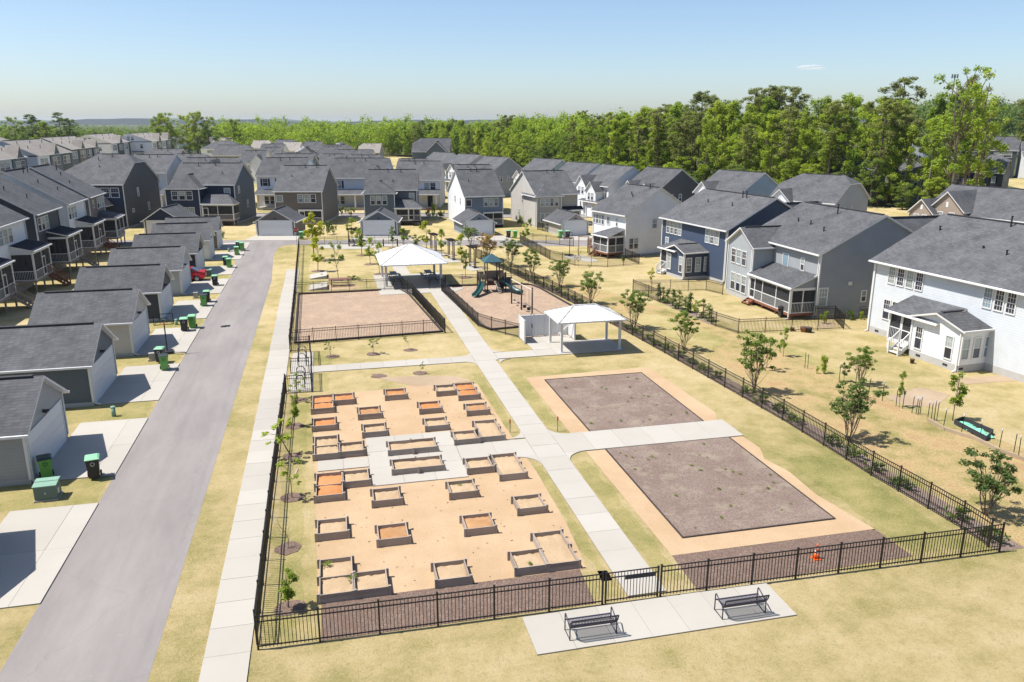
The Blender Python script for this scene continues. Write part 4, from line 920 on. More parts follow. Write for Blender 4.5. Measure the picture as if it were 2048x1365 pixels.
def stairs(root, x, y, w, zd, n, run=.27, mat='red_timber', dirn=(0, -1), rail=True, gz=0):
    st_ = put('stairs', None, root, (x, y, 0), math.atan2(dirn[1], dirn[0]) + R(90))
    for i in range(n):
        z = zd - (zd - gz) * (i + 1) / (n + 1); MB().box(-w / 2, w / 2, -run * (i + 1), -run * i, z - .05, z).build('tread', mat, st_)
    for s in (-1, 1):
        MB().bar((s * w / 2, 0, zd - .1), (s * w / 2, -run * n, gz + .05), .05, .24).build('stringer', mat, st_)
        if rail:
            MB().bar((s * w / 2, 0, zd + .9), (s * w / 2, -run * n, gz + .95), .06).build('handrail', mat, st_); MB().box(s * w / 2 - .05, s * w / 2 + .05, -run * n - .05, -run * n + .05, gz, gz + 1.0).build('newel', mat, st_)
            m = MB()
            for i in range(n * 2): q = -run * n * (i + .5) / (n * 2); zz = zd + (gz - zd) * (i + .5) / (n * 2); m.box(s * w / 2 - .015, s * w / 2 + .015, q - .015, q + .015, zz, zz + .92)
            stuff(m.build('balusters', mat, st_))
def downspout(root, x, y, z0, z1): MB().box(x - .045, x + .045, y - .045, y + .045, z0 + .12, z1).bar((x, y, z0 + .15), (x, y - .3, z0 + .05), .08).build('downspout', 'white_trim', root)
def garage(label, loc, rz, wall, w=5.7, d=6.4, ze=2.65, zr=4.35, group='detached garages', lamp=True, door='white_board', dw=None, dh=2.25, trimdoor=True, fnd=.25):
    """Gabled garage; door end at local y=0 facing -y; ridge along y."""
    t = thing('garage', label, 'garage', (*loc, 0), rz, group)
    block(t, 0, w, 0, d, 0, ze, zr, sid(wall), 'y', fnd=fnd, ov=.3, og=.32)
    dw = dw or w * .86; x0 = (w - dw) / 2; x1 = x0 + dw
    dr = put('garage_door', None, t)
    for k in range(4): MB().box(x0 + .003, x1 - .003, -.05, -.006, .02 + k * dh / 4, .02 + (k + 1) * dh / 4 - .008).build('door_panel', door, dr)
    MB().box(x0 - .1, x0 - .002, -.07, .0, 0, dh + .12).box(x1 + .002, x1 + .1, -.07, 0, 0, dh + .12).box(x0 - .002, x1 + .002, -.07, 0, dh + .02, dh + .12).build('door_frame', 'white_trim', dr)
    if lamp:
        l = MB().box(w / 2 - .06, w / 2 + .06, -.06, -.005, dh + .3, dh + .46).tube([(w / 2 - .05, -.08, dh + .42), (w / 2 - .16, -.2, dh + .36)], [.03, .07], 8).tube([(w / 2 + .05, -.08, dh + .42), (w / 2 + .16, -.2, dh + .36)], [.03, .07], 8).build('flood_lamp', 'vent_dark', t)
    downspout(t, .08, -.07, 0, ze - .1)
    return t

# ------------------------------------------------------------------ detached garages along the alley (door ends face the alley)
gcol = ['grey', 'midgrey', 'slate', 'tan', 'charcoal', 'lightgrey', 'charcoal', 'white', 'brown']
gord = ['grey garage at the very front, mostly outside the left edge', 'grey-green garage nearest the camera, behind the green cart and transformer', 'dark grey garage second from front, beside the green utility pillar', 'tan-sided garage behind the basketball hoop', 'charcoal garage fourth along the alley, just beyond the hoop', 'pale grey garage beside the red car', 'charcoal garage sixth along the alley', 'white garage second from the alley end', 'brown garage last in the alley row']
gcol[1] = 'midgrey'
for i, y in enumerate(GY):
    w = 5.75 if i < 7 else 4.6
    garage(gord[i], (-14.35, y), R(90), gcol[i], w, 6.3, 2.65, 4.35 if i < 8 else 4.1)
# ------------------------------------------------------------------ left row of houses (rears face the alley)
def left_house(label, y0, w, wall, side, uw, lw, seed, brown=False):
    t = thing('row_house', label, 'house', (-30.4, y0, 0), R(90), 'houses left of the alley')
    zr = 10.9; ze = 7.1; D = 12.5
    r = block(t, 0, w, 0, D, 0, ze, zr, sid(wall), 'x', fnd=.9, ov=.35, og=.3)
    fn = lambda x, y: ze + (zr - ze) * (y if y < D / 2 else D - y) / (D / 2) + .13
    pipes(r, fn, [(w * .55, 5.4, .75), (w * .75, 5.4, .75), (w * .4, 3.6, .35), (w * .6, 2.0, .3)])
    winrow(t, 'S', 0, *uw, 5.15, 1.35, grid=1)
    winrow(t, 'S', 0, *lw, 2.15, 1.35, grid=1)
    px0 = w - 5.0; px1 = w - .05
    screens(t, px0, px1, -1.9, 0, 1.35, 3.95, 2, 'EW', 1, door=1, wood='grey_timber', gz=0)
    shed(t, px0, px1, -1.9, 0, 4.2, 4.75, 'black_roof', o=.25)
    MB().add([(px0, -1.9, 4.17), (px0, 0, 4.17), (px0, 0, 4.7)], [(0, 1, 2)]).build('porch_cheek', sid(wall), t); MB().add([(px1, -1.9, 4.17), (px1, 0, 4.17), (px1, 0, 4.7)], [(2, 1, 0)]).build('porch_cheek', sid(wall), t)
    MB().box(px0 + 1.2, px0 + 2.2, -.05, -.01, 1.35, 3.4).build('back_door', 'white_trim', t); window(t, 'S', -.002, px0 + 3.4, 2.2, .9, 1.2)
    stairs(t, px1 - .9, -1.95, 1.0, 1.35, 6, .28, 'grey_timber' if seed % 2 else 'red_timber')
    downspout(t, w - .1, -.07, .2, ze - .2)
    return t
plain('black_roof', (0.018, 0.021, 0.03), .75, spec=.15)
left_house('white house at left edge, first in the row left of the alley', 72.3, 8.2, 'paleblue', 'white', (1.2, 4.4, 3), (.6, 2.8, 2), 1)
left_house('white row house with black porch roof, left edge of photo', 83.2, 8.0, 'white', 'white', (.7, 4.2, 3), (.4, 2.6, 2), 2)
left_house('charcoal row house with black porch roof left of the alley', 94.4, 8.1, 'charcoal', 'charcoal', (.6, 4.1, 3), (.5, 2.7, 2), 3)
left_house('white row house between charcoal and brown ones left of the alley', 105.7, 7.6, 'white', 'white', (.4, 3.6, 3), (.4, 2.2, 2), 4)
t = thing('row_house', 'brown row house at the far end of the left row', 'house', (-30.4, 115.3, 0), R(90), 'houses left of the alley')
r = block(t, 0, 7.4, 0, 12.5, 0, 7.1, 10.9, sid('brown'), fnd=.6); winrow(t, 'S', 0, 3.9, 7.2, 3, 5.2, 1.3); window(t, 'S', 0, 2.0, 5.5, .5, .9)
pipes(r, lambda x, y: 7.1 + 3.8 * y / 6.25 + .13, [(4.0, 4.0, .4), (2.0, 2.5, .3), (6, 5, .7)])
screens(t, 3.2, 7.3, -2.2, 0, 1.2, 3.6, 2, 'EW', 1, wood='grey_timber'); shed(t, 3.2, 7.3, -2.2, 0, 3.8, 4.6, hl=1.2, hr=1.2)

# ------------------------------------------------------------------ houses behind the back street (frame rotated 13.2 degrees)
RB = R(-13.2)
def back(label, a, b, group='houses across the back street', name='house', rot=0): return thing(name, label, 'house', (*BD(a, b), 0), RB + R(rot), group)
def slope(ze, zr, D, th=.13): return lambda x, y: ze + (zr - ze) * (y if y < D / 2 else D - y) / (D / 2) + th
# dark olive house with clipped gable
t = back('large dark olive house with clipped gable and navy rear wall', -72.5, 128); r = block(t, 0, 10.3, 0, 13, 0, 7.1, 11.4, sid('olive'), f1=.28, f0=.6, fnd=.3); winrow(t, 'S', 0, 5.2, 9.6, 3, 5.0, 1.4)
MB().box(4.6, 10.25, -.03, -.005, .4, 6.9).build('rear_cladding', sid('navy'), t)
window(t, 'E', 10.3, 5.0, 4.8, .55, 1.3); window(t, 'E', 10.3, 2.6, 2.4, .5, .5, 0, False); window(t, 'E', 10.3, 8.4, 2.2, .6, 1.2); pipes(r, slope(7.1, 11.4, 13), [(4.5, 5.0, .5), (6.4, 5.8, .5), (5.2, 3.5, .3)])
screens(t, 3.6, 8.2, -6.5, -3.0, 1.2, 3.5, 2, 'EW', 1, wood='grey_timber', gz=0); shed(t, 3.6, 8.2, -6.5, -.02, 3.7, 5.0, hl=1.0, hr=1.0)
# navy house
t = back('navy blue house with screened porch and grey side wall', -56.9, 131.2); block(t, 0, 5.5, 0, 6, 0, 6.2, 8.1, sid('navy'), 'y', f0=1, fnd=.3); r = block(t, 0, 10.4, 2.8, 13, 0, 6.6, 9.7, sid('slate'), f1=0, fnd=.3)
MB().box(5.55, 10.35, 2.77, 2.795, .3, 6.5).build('rear_cladding', sid('navy'), t)
winrow(t, 'S', 0, 1.0, 4.4, 3, 4.3, 1.35); winrow(t, 'S', 0, 2.3, 4.5, 2, 1.6, 1.4); window(t, 'S', 2.77, 9.2, 4.6, .9, 1.3); window(t, 'E', 10.4, 5.0, 5.0, .7, 1.1); window(t, 'E', 10.4, 9.0, 2.3, .7, 1.1)
screens(t, 5.85, 10.9, -.1, 2.75, 1.0, 3.3, 2, 'E', 1, door=0, wood='grey_timber'); shed(t, 5.9, 10.9, -.1, 2.75, 3.5, 5.0, hr=1.9); pipes(r, lambda x, y: 6.6 + 3.1 * (y - 2.8) / 5.1 + .13, [(3.2, 7.0, .6), (6.0, 7.2, .5), (7.8, 5.2, .3)])
garage('navy garage half hidden behind the alley garages', BD(-55.4, 119.2), RB, 'navy', 5.6, 6, 2.3, 4.1)
# taupe house
t = back('taupe house with recessed screened porch behind the stop sign', -39.5, 133.0); r = block(t, 0, 7.8, 0, 12, 0, 5.6, 9.3, sid('taupe'), fnd=.3)
window(t, 'S', 0, .75, 3.8, 1.0, 1.0, 0, False, blind=.9); winrow(t, 'S', 0, 3.8, 6.8, 3, 3.7, 1.3); window(t, 'S', 0, 3.0, 1.4, .8, .8)
MB().box(3.85, 7.7, -.06, -.02, .0, 2.4).build('porch_shade_panel', 'vent_dark', t); screens(t, 3.9, 7.75, -.30, -.05, .25, 2.3, 2, '', 1, door=0, legs=False); pipes(r, slope(5.6, 9.3, 12), [(4.0, 5.4, .55), (6.0, 5.4, .6), (2.2, 3.2, .3)])  # flat dark panel stands in for the shade inside the recessed porch
garage('taupe garage with white door beside the stop sign', BD(-38.55, 119.2), RB, 'taupe', 5.75, 6, 2.15, 3.85)
# blue-grey house
t = back('blue-grey house with screened porch behind the plaza', -24.3, 131.2, rot=5); block(t, 0, 4.9, 0, 6, 0, 5.4, 7.0, sid('slate'), 'y', f0=1, fnd=.3); r = block(t, 0, 8.5, 2.8, 12.8, 0, 5.7, 8.6, sid('slate'), f0=0, fnd=.3)
MB().box(-.03, -.012, .1, 12.7, .3, 5.6).build('pale_side', sid('lightgrey'), t)  # left wall in a lighter grey than the rest
winrow(t, 'S', 0, 1.0, 3.7, 3, 3.5, 1.35); window(t, 'S', 2.8, 7.65, 3.8, .75, 1.25); screens(t, 5.1, 9.1, -.1, 2.75, .8, 2.65, 2, 'E', 1, door=1, wood='dark_timber'); shed(t, 5.0, 9.15, -.1, 2.75, 2.8, 4.1, hr=1.8)
stairs(t, 8.5, -.15, 1.1, .8, 3, .28, 'dark_timber'); pipes(r, lambda x, y: 5.7 + 2.9 * (y - 2.8) / 5 + .13, [(3.6, 7.0, .6), (5.8, 7.0, .55), (4.5, 4.6, .3)])
garage('blue-grey garage with white door behind the plaza trees', BD(-22.8, 119.2), RB + R(3), 'slate', 5.4, 6, 2.1, 3.6)
# light grey house, sunlight on its side put in as white siding
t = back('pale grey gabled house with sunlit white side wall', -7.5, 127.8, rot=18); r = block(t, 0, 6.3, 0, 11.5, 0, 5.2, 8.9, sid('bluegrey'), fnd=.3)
MB().add([(-.016, .02, .3), (-.016, 11.48, .3), (-.016, 11.48, 5.2), (-.016, 5.75, 8.85), (-.016, .02, 5.2)], [(4, 3, 2, 1, 0)]).build('pale_side', sid('white'), t)  # sun-facing wall whitened by colour; the blue-grey rear carries the shade
window(t, 'S', 0, .55, 3.6, .85, .95, 0, False); winrow(t, 'S', 0, 3.1, 5.5, 3, 3.5, 1.2); window(t, 'W', -.016, 3.0, 3.7, .4, .9, 0); window(t, 'W', -.016, 6.5, 3.8, .4, .9, 0)
MB().box(2.9, 6.2, -.05, -.02, .0, 2.4).build('porch_shade_panel', 'vent_dark', t); screens(t, 2.95, 6.2, -.30, -.05, .5, 2.35, 2, '', 1, legs=True, wood='dark_timber'); pipes(r, slope(5.2, 8.9, 11.5), [(2.4, 5.2, .5), (3.4, 5.2, .55), (1.4, 3.0, .3)])  # porch recess drawn as a dark sheet, its shade put into the colour
garage('pale grey garage behind the dark crape myrtle', BD(-7.2, 118.6), RB + R(17), 'bluegrey', 4.7, 6.5, 1.95, 3.4)
# tan house
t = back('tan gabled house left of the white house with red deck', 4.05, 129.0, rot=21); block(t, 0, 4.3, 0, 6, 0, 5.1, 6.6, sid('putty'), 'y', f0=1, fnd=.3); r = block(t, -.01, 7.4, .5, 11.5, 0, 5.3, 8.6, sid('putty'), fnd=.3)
MB().add([(-.028, .52, .3), (-.028, 11.48, .3), (-.028, 11.48, 5.2), (-.028, 6.0, 8.5), (-.028, .52, 5.3)], [(4, 3, 2, 1, 0)]).build('pale_side', sid('tan'), t)  # lighter copy of the wall colour, sunlight painted on the left side
winrow(t, 'S', 0, .6, 3.8, 4, 3.4, 1.2); winrow(t, 'S', 0, .6, 2.2, 2, .9, 1.35); window(t, 'W', -.03, 6.2, 3.5, .4, 1.1, 0); window(t, 'W', -.03, 7.8, 1.3, .4, .9, 0)
screens(t, 4.5, 7.6, -.2, .45, .5, 2.4, 1, 'E', 1, wood='dark_timber'); shed(t, 4.5, 8.0, -.2, .48, 2.55, 3.1, 'black_roof'); pipes(r, lambda x, y: 5.3 + 3.3 * (y - .5) / 5.5 + .13, [(4.0, 5.4, .5), (5.4, 5.6, .55)])
garage('tan garage left of the white house with red deck', BD(7.5, 118.6), RB + R(20), 'putty', 4.3, 6.5, 1.9, 3.35)
# second row: fronts across the street
def front_house(label, a, b, w, d, ze, zr, wall, porch=True, dormer=None, uw=None, shut='black_roof', side=None, f0=0, f1=0):
    t = back(label, a, b, 'houses beyond the front street'); r = block(t, 0, w, 0, d, 0, ze, zr, sid(wall), fnd=.3, f0=f0, f1=f1)
    if uw:
        for u in uw: window(t, 'S', 0, u, ze - 2.0, .95, 1.35, shut=shut)
    if porch:
        MB().box(.3, w - .3, -2.3, -.01, 0, .5).build('porch_floor', 'concrete', t); shed(t, .1, w - .1, -2.3, 0, 2.95, 3.7)
        for i in range(3): x = .5 + (w - 1.0) * i / 2; MB().box(x - .13, x + .13, -2.2, -1.94, .5, 2.95).build('porch_post', 'white_trim', t)
        winrow(t, 'S', 0, 1.2, 3.2, 2, .95, 1.5); MB().box(w - 2.4, w - 1.4, -.06, -.01, .5, 2.6).build('front_door', 'vent_dark', t)
        stairs(t, w - 1.9, -2.3, 1.2, .5, 2, .3, 'brick_red', rail=False)
    if dormer:
        u, dw, dz = dormer; block(t, u - dw / 2, u + dw / 2, .6, d / 2, ze - .3, dz, dz + dw * .55, sid(wall), 'y', gut=False, rv=False, trim=False, ov=.25, og=.3); window(t, 'S', .6, u, ze + .2, .5, .6, 0, False)
    pipes(r, slope(ze, zr, d), [(w * .4, d * .4, .5), (w * .6, d * .42, .5)])
    return t
plain('brick_red', (0.24, 0.10, 0.075), .85, .2)
front_house('pale blue house with front porch left of the navy house', -76, 158, 8.0, 11, 7.1, 10.2, 'paleblue', True, None, (2.2, 5.6)); front_house('grey house directly behind the navy house', -66.2, 158, 11, 12, 6.4, 9.6, 'midgrey', False, (7.0, 3.2, 7.6), (2, 4), None)
front_house('white house with dark shutters behind the taupe house', -50.2, 158, 9, 12, 6.5, 9.6, 'white', True, None, (1.6, 4.5)); front_house('light blue house with front porch between taupe and blue-grey houses', -36.3, 158, 11.3, 12, 6.1, 9.5, 'paleblue', True, (9.5, 2.6, 6.8), (2.2,)); front_house('white house with porch right of the blue-grey house', -23.0, 158, 8.7, 12, 5.7, 8.9, 'white', True, None, (6.2, 7.4), None)
garage('grey garage seen between navy and taupe houses', BD(-53.2, 168), RB, 'grey', 5.0, 6, 2.4, 4.1)
block_t = back('bluish house behind the grey garage between navy and taupe', -54, 178); block(block_t, 0, 9, 0, 11, 0, 6.6, 9.6, sid('bluegrey')); window(block_t, 'S', 0, 2.0, 4.8, 1.0, 1.1, 0, False)

# ------------------------------------------------------------------ houses right of the park (rears face the park)
# near white house
t = thing('house', 'pale blue-white house with sunroom and white steps, right edge', 'house', (42.8, 54.4, 0), R(-85), 'houses right of the park')
r = block(t, 0, 22, 0, 13.0, 0, 5.95, 9.2, sid('lightwhite') if 'siding_lightwhite' in MATS else sid('white'), fnd=.5, ov=.4)
winrow(t, 'S', 0, 1.5, 4.95, 4, 4.35, 1.25, grid=2); winrow(t, 'S', 0, 10.2, 12.7, 3, 4.3, 1.35, grid=2); winrow(t, 'S', 0, 14.6, 16.4, 2, 4.3, 1.3); winrow(t, 'S', 0, 1.4, 3.9, 3, 1.45, 1.5, grid=1)
block(t, 6.75, 11.1, -2.3, 2, 0, 2.95, 3.62, sid('white'), 'y', fnd=.5, ov=.25, og=.3)
for u in (7.45, 10.1): window(t, 'S', -2.3, u, .75, .55, 1.55, 1)
for u in (-1.85, -.85, .1): window(t, 'E', 11.1, u - .1, .95, .55, 1.4, 0)
screens(t, 4.55, 6.72, -2.25, -.01, .8, 2.72, 2, 'W', 2, wood='white_trim', door=1); shed(t, 4.4, 8.9, -2.35, -.01, 2.85, 3.75, hl=0, o=.2); downspout(t, .1, -.07, 0, 5.6); downspout(t, 11.0, -2.4, 0, 2.8)
stairs(t, 6.15, -2.3, .95, .8, 3, .3, 'white_trim')
pipes(r, lambda x, y: 5.95 + 3.25 * y / 6.5 + .13, [(6.4, 6.0, .75), (9.2, 6.0, .75), (1.6, 4.4, .3), (9.0, 2.9, .3), (6.8, 3.2, .12)])
for u in (1.0, 5.3): MB().box(u - .2, u + .2, -.03, -.014, .18, .34).build('crawl_vent', 'vent_dark', t)
for u in (7.6, 10.0): MB().box(u - .2, u + .2, -2.33, -2.314, .18, .34).build('crawl_vent', 'vent_dark', t)
for u in (-1.9, .5): MB().box(11.114, 11.13, u - .4, u, .18, .34).build('crawl_vent', 'vent_dark', t)
# grey gabled house
t = thing('house', 'grey house with tall rear gable and long screened porch', 'house', (40.9, 70.0, 0), R(-90), 'houses right of the park')
r = block(t, -.9, 11.1, 0, 11.6, 0, 5.75, 8.75, sid('grey'), fnd=.4, ov=.35); block(t, -1.0, 3.75, -2.1, 5.5, 0, 5.3, 6.75, sid('grey2') if 'siding_grey2' in MATS else sid('midgrey'), 'y', fnd=.4, ov=.3)
block(t, 6.5, 10.6, 6.2, 15.0, 0, 5.75, 8.2, sid('grey'), 'y', gut=False, trim=False)
MB().box(3.8, 11.05, -.03, -.005, 3.2, 5.45).build('rear_cladding', sid('midgrey'), t)
winrow(t, 'S', -2.1, -.3, 2.55, 3, 3.3, 1.3); winrow(t, 'S', -2.1, -.1, 2.85, 3, .65, 1.6); window(t, 'S', -.03, 5.9, 3.85, .85, 1.05, 0, False); window(t, 'S', -.03, 8.6, 3.9, .45, 1.05)
screens(t, 3.85, 10.75, -2.3, -.01, .55, 2.55, 3, 'E', 2, door=0, wood='red_timber'); shed(t, 3.9, 10.85, -2.3, -.03, 2.75, 3.75, o=.2)
MB().add([(10.8, -2.2, 2.75), (10.8, -.02, 2.75), (10.8, -.02, 3.6)], [(0, 1, 2)]).build('porch_cheek', sid('grey'), t)
stairs(t, 4.4, -2.35, 1.1, .55, 2, .32, 'red_timber', rail=False); window(t, 'E', 11.1, .55, 1.2, .75, 1.5); window(t, 'E', 11.1, 4.6, 1.4, .4, .9, 0)
MB().box(11.12, 11.2, 2.9, 3.25, 2.9, 3.2).build('wall_vent', 'white_trim', t); downspout(t, 3.65, -2.2, 2.8, 5.0); downspout(t, 11.0, -.1, 3.7, 5.5); downspout(t, 10.8, -2.42, .0, 2.7)
pipes(r, lambda x, y: 5.75 + 3.0 * y / 5.8 + .13, [(5.8, 4.9, .85), (4.8, 2.9, .35), (7.6, 2.4, .35), (2.6, 3.0, .3)])
# navy house
t = thing('house', 'deep blue house with low sunroom wing right of the park', 'house', (39.0, 87.6, 0), R(-82.7), 'houses right of the park')
r = block(t, 0, 12.9, 0, 11.4, 0, 5.75, 8.75, sid('blue'), fnd=.35, ov=.35)
winrow(t, 'S', 0, .95, 4.15, 4, 4.05, 1.35, grid=2); winrow(t, 'S', 0, 8.95, 11.45, 3, 4.0, 1.38, grid=2); window(t, 'S', 0, 1.2, 2.4, .6, 1.0)
block(t, 5.9, 9.45, -2.8, 2, 0, 2.95, 3.55, sid('blue'), 'y', fnd=.35, ov=.25, og=.3)
for u in (6.4, 8.75): window(t, 'S', -2.8, u, .8, .55, 1.6)
for u in (-2.2, -1.05, .05): window(t, 'E', 9.45, u - .05, .9, .55, 1.45, 2)
screens(t, 4.55, 5.87, -2.75, -.01, .5, 2.75, 1, 'W', 2, wood='white_trim'); shed(t, 4.4, 7.7, -2.85, -.01, 2.85, 3.6, o=.2); stairs(t, 5.2, -2.8, .95, .5, 2, .3, 'white_trim')
pipes(r, lambda x, y: 5.75 + 3.0 * y / 5.7 + .13, [(8.2, 5.0, .7), (8.9, 5.0, .7), (8.6, 3.4, .35), (4.0, 3.4, .3)])
block(t, 9.0, 12.2, 6.2, 13.5, 0, 5.75, 7.9, sid('blue'), 'y', gut=False, trim=False); downspout(t, 12.8, -.07, 0, 5.5); downspout(t, 9.4, -2.9, 0, 2.8)
# white house with the red deck
t = thing('house', 'white house with screened porch and red deck', 'house', (34.7, 100.3, 0), R(-74.6), 'houses right of the park')
r = block(t, 0, 7.2, 0, 10.4, 0, 5.4, 8.45, sid('white'), fnd=.3, f1=.0, ov=.35); winrow(t, 'S', 0, 0.0, 2.45, 4, 3.7, 1.15, gap=.16); window(t, 'S', 0, 3.4, 3.85, .6, .9, 0, False, blind=.9); window(t, 'S', 0, 5.25, 3.8, .25, .9)
for u in (.9, 1.65): window(t, 'E', 7.2, u, 1.05, .6, 1.3)
window(t, 'E', 7.2, 4.5, 3.5, .65, 1.1); screens(t, 3.6, 6.8, -2.4, -.01, .7, 2.55, 2, 'EW', 2, wood='red_timber'); shed(t, 3.6, 6.85, -2.4, -.01, 2.65, 3.5, hl=1.4, o=.2)
pipes(r, slope(5.4, 8.45, 10.4), [(5.6, 4.8, .5), (3.6, 3.4, .3), (4.4, 3.0, .3)])
# red timber deck beside it
dk = thing('timber_deck', 'red-brown timber deck with rails and an orange cushion', 'deck', (33.2, 98.2, 0), R(-74.6))
MB().box(0, 3.0, 0, 2.0, .75, .85).build('deck_floor', 'red_timber', dk)
for x in (0.06, 1.5, 2.94):
    for y in (0.06, 1.94): MB().box(x - .06, x + .06, y - .06, y + .06, 0, 1.85).build('post', 'red_timber', dk)
for y in (.03, 1.97):
    for z in (1.0, 1.2, 1.4, 1.6, 1.8): MB().box(0, 3, y - .02, y + .02, z, z + .08).build('rail', 'red_timber', dk)
for z in (1.0, 1.2, 1.4, 1.6, 1.8): MB().box(.01, .05, 0.05, 1.95, z, z + .08).build('rail', 'red_timber', dk)
stairs(dk, 2.4, 0, 1.0, .8, 3, .3, 'red_timber'); MB().box(.9, 2.1, .5, 1.1, .86, 1.3).box(.9, 2.1, 1.1, 1.25, .86, 1.7).build('cushion_seat', 'orange_cloth', dk) if plain('orange_cloth', (.55, .13, .07), .9) else None
# ------------------------------------------------------------------ houses across the side street (fronts face left)
def dhouse(label, mid, L, wall, wings, rot=18, D=10.5, ze=5.6, zr=8.8, f1=0, f0=0, porch=True, front=None):
    rz = R(-90 + rot); ex = Vector((math.cos(rz), math.sin(rz))); ey = Vector((-ex.y, ex.x)); o = Vector(mid) - ex * L / 2 - ey * D / 2
    t = thing('house', label, 'house', (o.x, o.y, 0), rz, 'houses across the side street')
    block(t, 0, L, 0, D, 0, ze, zr, sid(wall), f0=f0, f1=f1, trim=False); front = front or wall
    MB().box(.02, L - .02, -.03, -.005, .3, ze - .1).build('front_cladding', sid(front), t)
    for (u, w, dep, zt) in wings:
        block(t, u - w / 2, u + w / 2, -dep, D * .45, 0, zt, zt + w * .48, sid(front), 'y', gut=False, rv=False, trim=False, ov=.25, og=.3)
        window(t, 'S', -dep, u - w * .17, zt - 1.55, .6, 1.2, 1, shut=None); window(t, 'S', -dep, u + w * .17, zt - 1.55, .6, 1.2, 1); MB().box(u - .15, u + .15, -dep - .03, -dep - .005, zt + .35, zt + 1.0).build('gable_vent', 'white_trim', t)
    for u in (L * .25, L * .55, L * .85): window(t, 'S', -.03, u, 3.4, .7, 1.3, shut='black_roof')
    if porch:
        shed(t, L * .3, L - .4, -2, -.03, 2.6, 3.3)
        for i in range(4): x = L * .32 + (L * .64) * i / 3; MB().box(x - .1, x + .1, -1.95, -1.75, 0, 2.6).build('porch_post', 'white_trim', t)
    window(t, 'E', L, D * .3, 3.6, .5, 1.1); window(t, 'E', L, D * .5, 3.6, .5, 1.1)
    return t
dhouse('grey house with clipped gable end before the tall trees', (72.2, 106.0), 10, 'midgrey', [(2.2, 3.6, 1.2, 5.3)], 30, 11, 5.6, 9.0, f1=.3, f0=.4, front='white')
dhouse('steel blue house right of the dark gable end, front gable white', (66.4, 119.2), 9.6, 'skyblue', [(2.6, 3.4, 1.0, 5.6)], 17, 10.5, front='white')
dhouse('dark-gabled house with white dormers behind the white house roof', (58.0, 130.8), 9.2, 'olive', [(2.2, 3.2, 1.0, 5.2), (6.6, 3.0, .8, 5.0)], 15, 9.5, front='white')
dhouse('white-fronted house with two peaked gables behind the tan house', (53.2, 141.0), 9.4, 'white', [(2.0, 3.4, 1.2, 5.4), (6.3, 3.2, 1.8, 4.6)], 14, 10)
dhouse('white-fronted house farther along the side street, fourth from right', (50.2, 152.5), 8.8, 'paleblue', [(2.2, 3.2, 1.0, 5.3)], 22, 10, front='white')
dhouse('blue-gabled house with two white front gables, behind tan roof', (48.2, 170.5), 9.0, 'skyblue', [(1.6, 3.0, 1.0, 5.0), (5.4, 3.0, 1.0, 5.0)], 24, 10.5, front='white')
dhouse('grey house with steep front gables at the forest corner', (39.5, 184.0), 9.0, 'midgrey', [(2.4, 3.6, 1.0, 5.4)], 24, 10, front='putty')
dhouse('dark-roofed house behind the pale grey house, forest side', (36.0, 200.0), 9.0, 'lightgrey', [(2.0, 3.0, 1.0, 5.2), (6.0, 3.0, 1.0, 5.2)], 24, 11, front='white')
dhouse('farthest dark-roofed house in the side street row', (31.5, 214.0), 9.0, 'white', [(2.0, 3.4, 1.0, 5.4)], 24, 11)
dhouse('brown-gabled house at the right edge behind the pale blue-white house', (84.0, 85.0), 13, 'sand', [(3.8, 4.6, 1.0, 5.8), (.95, 3.3, 1.9, 5.3)], 15, 11, 5.3, 8.4, front='sand')
dhouse('charcoal house with clipped gable at right edge behind trees', (150.5, 160.0), 12, 'charcoal', [], 40, 14, 5.6, 9.3, f1=.35, porch=False)
dhouse('green-grey house half hidden behind the thin trees', (128, 150.0), 10, 'green', [(5, 4, 1.0, 5.2)], 40, 12, 5.8, 9.0)
dhouse('grey house deep among the tall trees', (112.0, 152.0), 9, 'grey', [(5, 3.4, 1.0, 5.2)], 35, 10, 5.8, 8.8, porch=False)
def tall(label, x, y, L, D, ze, zr, wall, rz, units=0, roof='shingle', group=None, cols=None, gw=True, name='townhouse', f0=0, f1=0):
    t = thing(name, label, 'townhouse', (x, y, 0), rz, group); r = block(t, 0, L, 0, D, 0, ze, zr, sid(wall), roof=roof, trim=False, ov=.4, f0=f0, f1=f1)
    if units:
        uw = L / units
        for k in range(units):
            c = (cols or ['white', 'charcoal', 'paleblue', 'slate'])[k % 4]
            MB().box(k * uw + .1, (k + 1) * uw - .1, -.25 if k % 2 else -.08, -.005, .2, ze - .25).build('bay_cladding', sid(c), t)
            if k % 2: block(t, k * uw + uw * .25, k * uw + uw * .75, -.3, 1.6, ze - .6, ze - .1, ze + uw * .28, sid(c), 'y', roof=roof, gut=False, rv=False, trim=False, ov=.15, og=.2)
            for z in (ze - 2.2, ze - 5.3): winrow(t, 'S', -.25 if k % 2 else -.08, k * uw + uw * .18, (k + 1) * uw - uw * .18, 2, z, 1.5, 1, .3)
            MB().box(k * uw - .06, k * uw + .06, 0, D / 2, 0, .01) if False else None
            for y in (D * .2, D * .36): pipes(r, slope(ze, zr, D), [(k * uw + uw * .4, y, .5)])
    if gw:
        winrow(t, 'W', 0, D * .42, D * .58, 2, ze + .4, 1.1, 0, .3); window(t, 'W', 0, D * .25, ze - 2.2, .8, 1.3); window(t, 'W', 0, D * .25, ze - 5.2, .8, 1.3); MB().box(-.5, -.02, D * .2, D * .5, ze - 3.4, ze - 3.2).build('awning', 'black_roof', t)
        MB().box(-.05, -.012, 0.0, D, ze - .25, ze - .05).build('belly_band', 'vent_dark', t)
    return t
g_ = 'tan-roofed townhouse rows at far left'
tall('tan-roofed white townhouse row at left edge, nearest of five', -54.4, 140, 29, 11, 10.4, 13.0, 'white', R(90), 4, 'tan_shingle', g_)
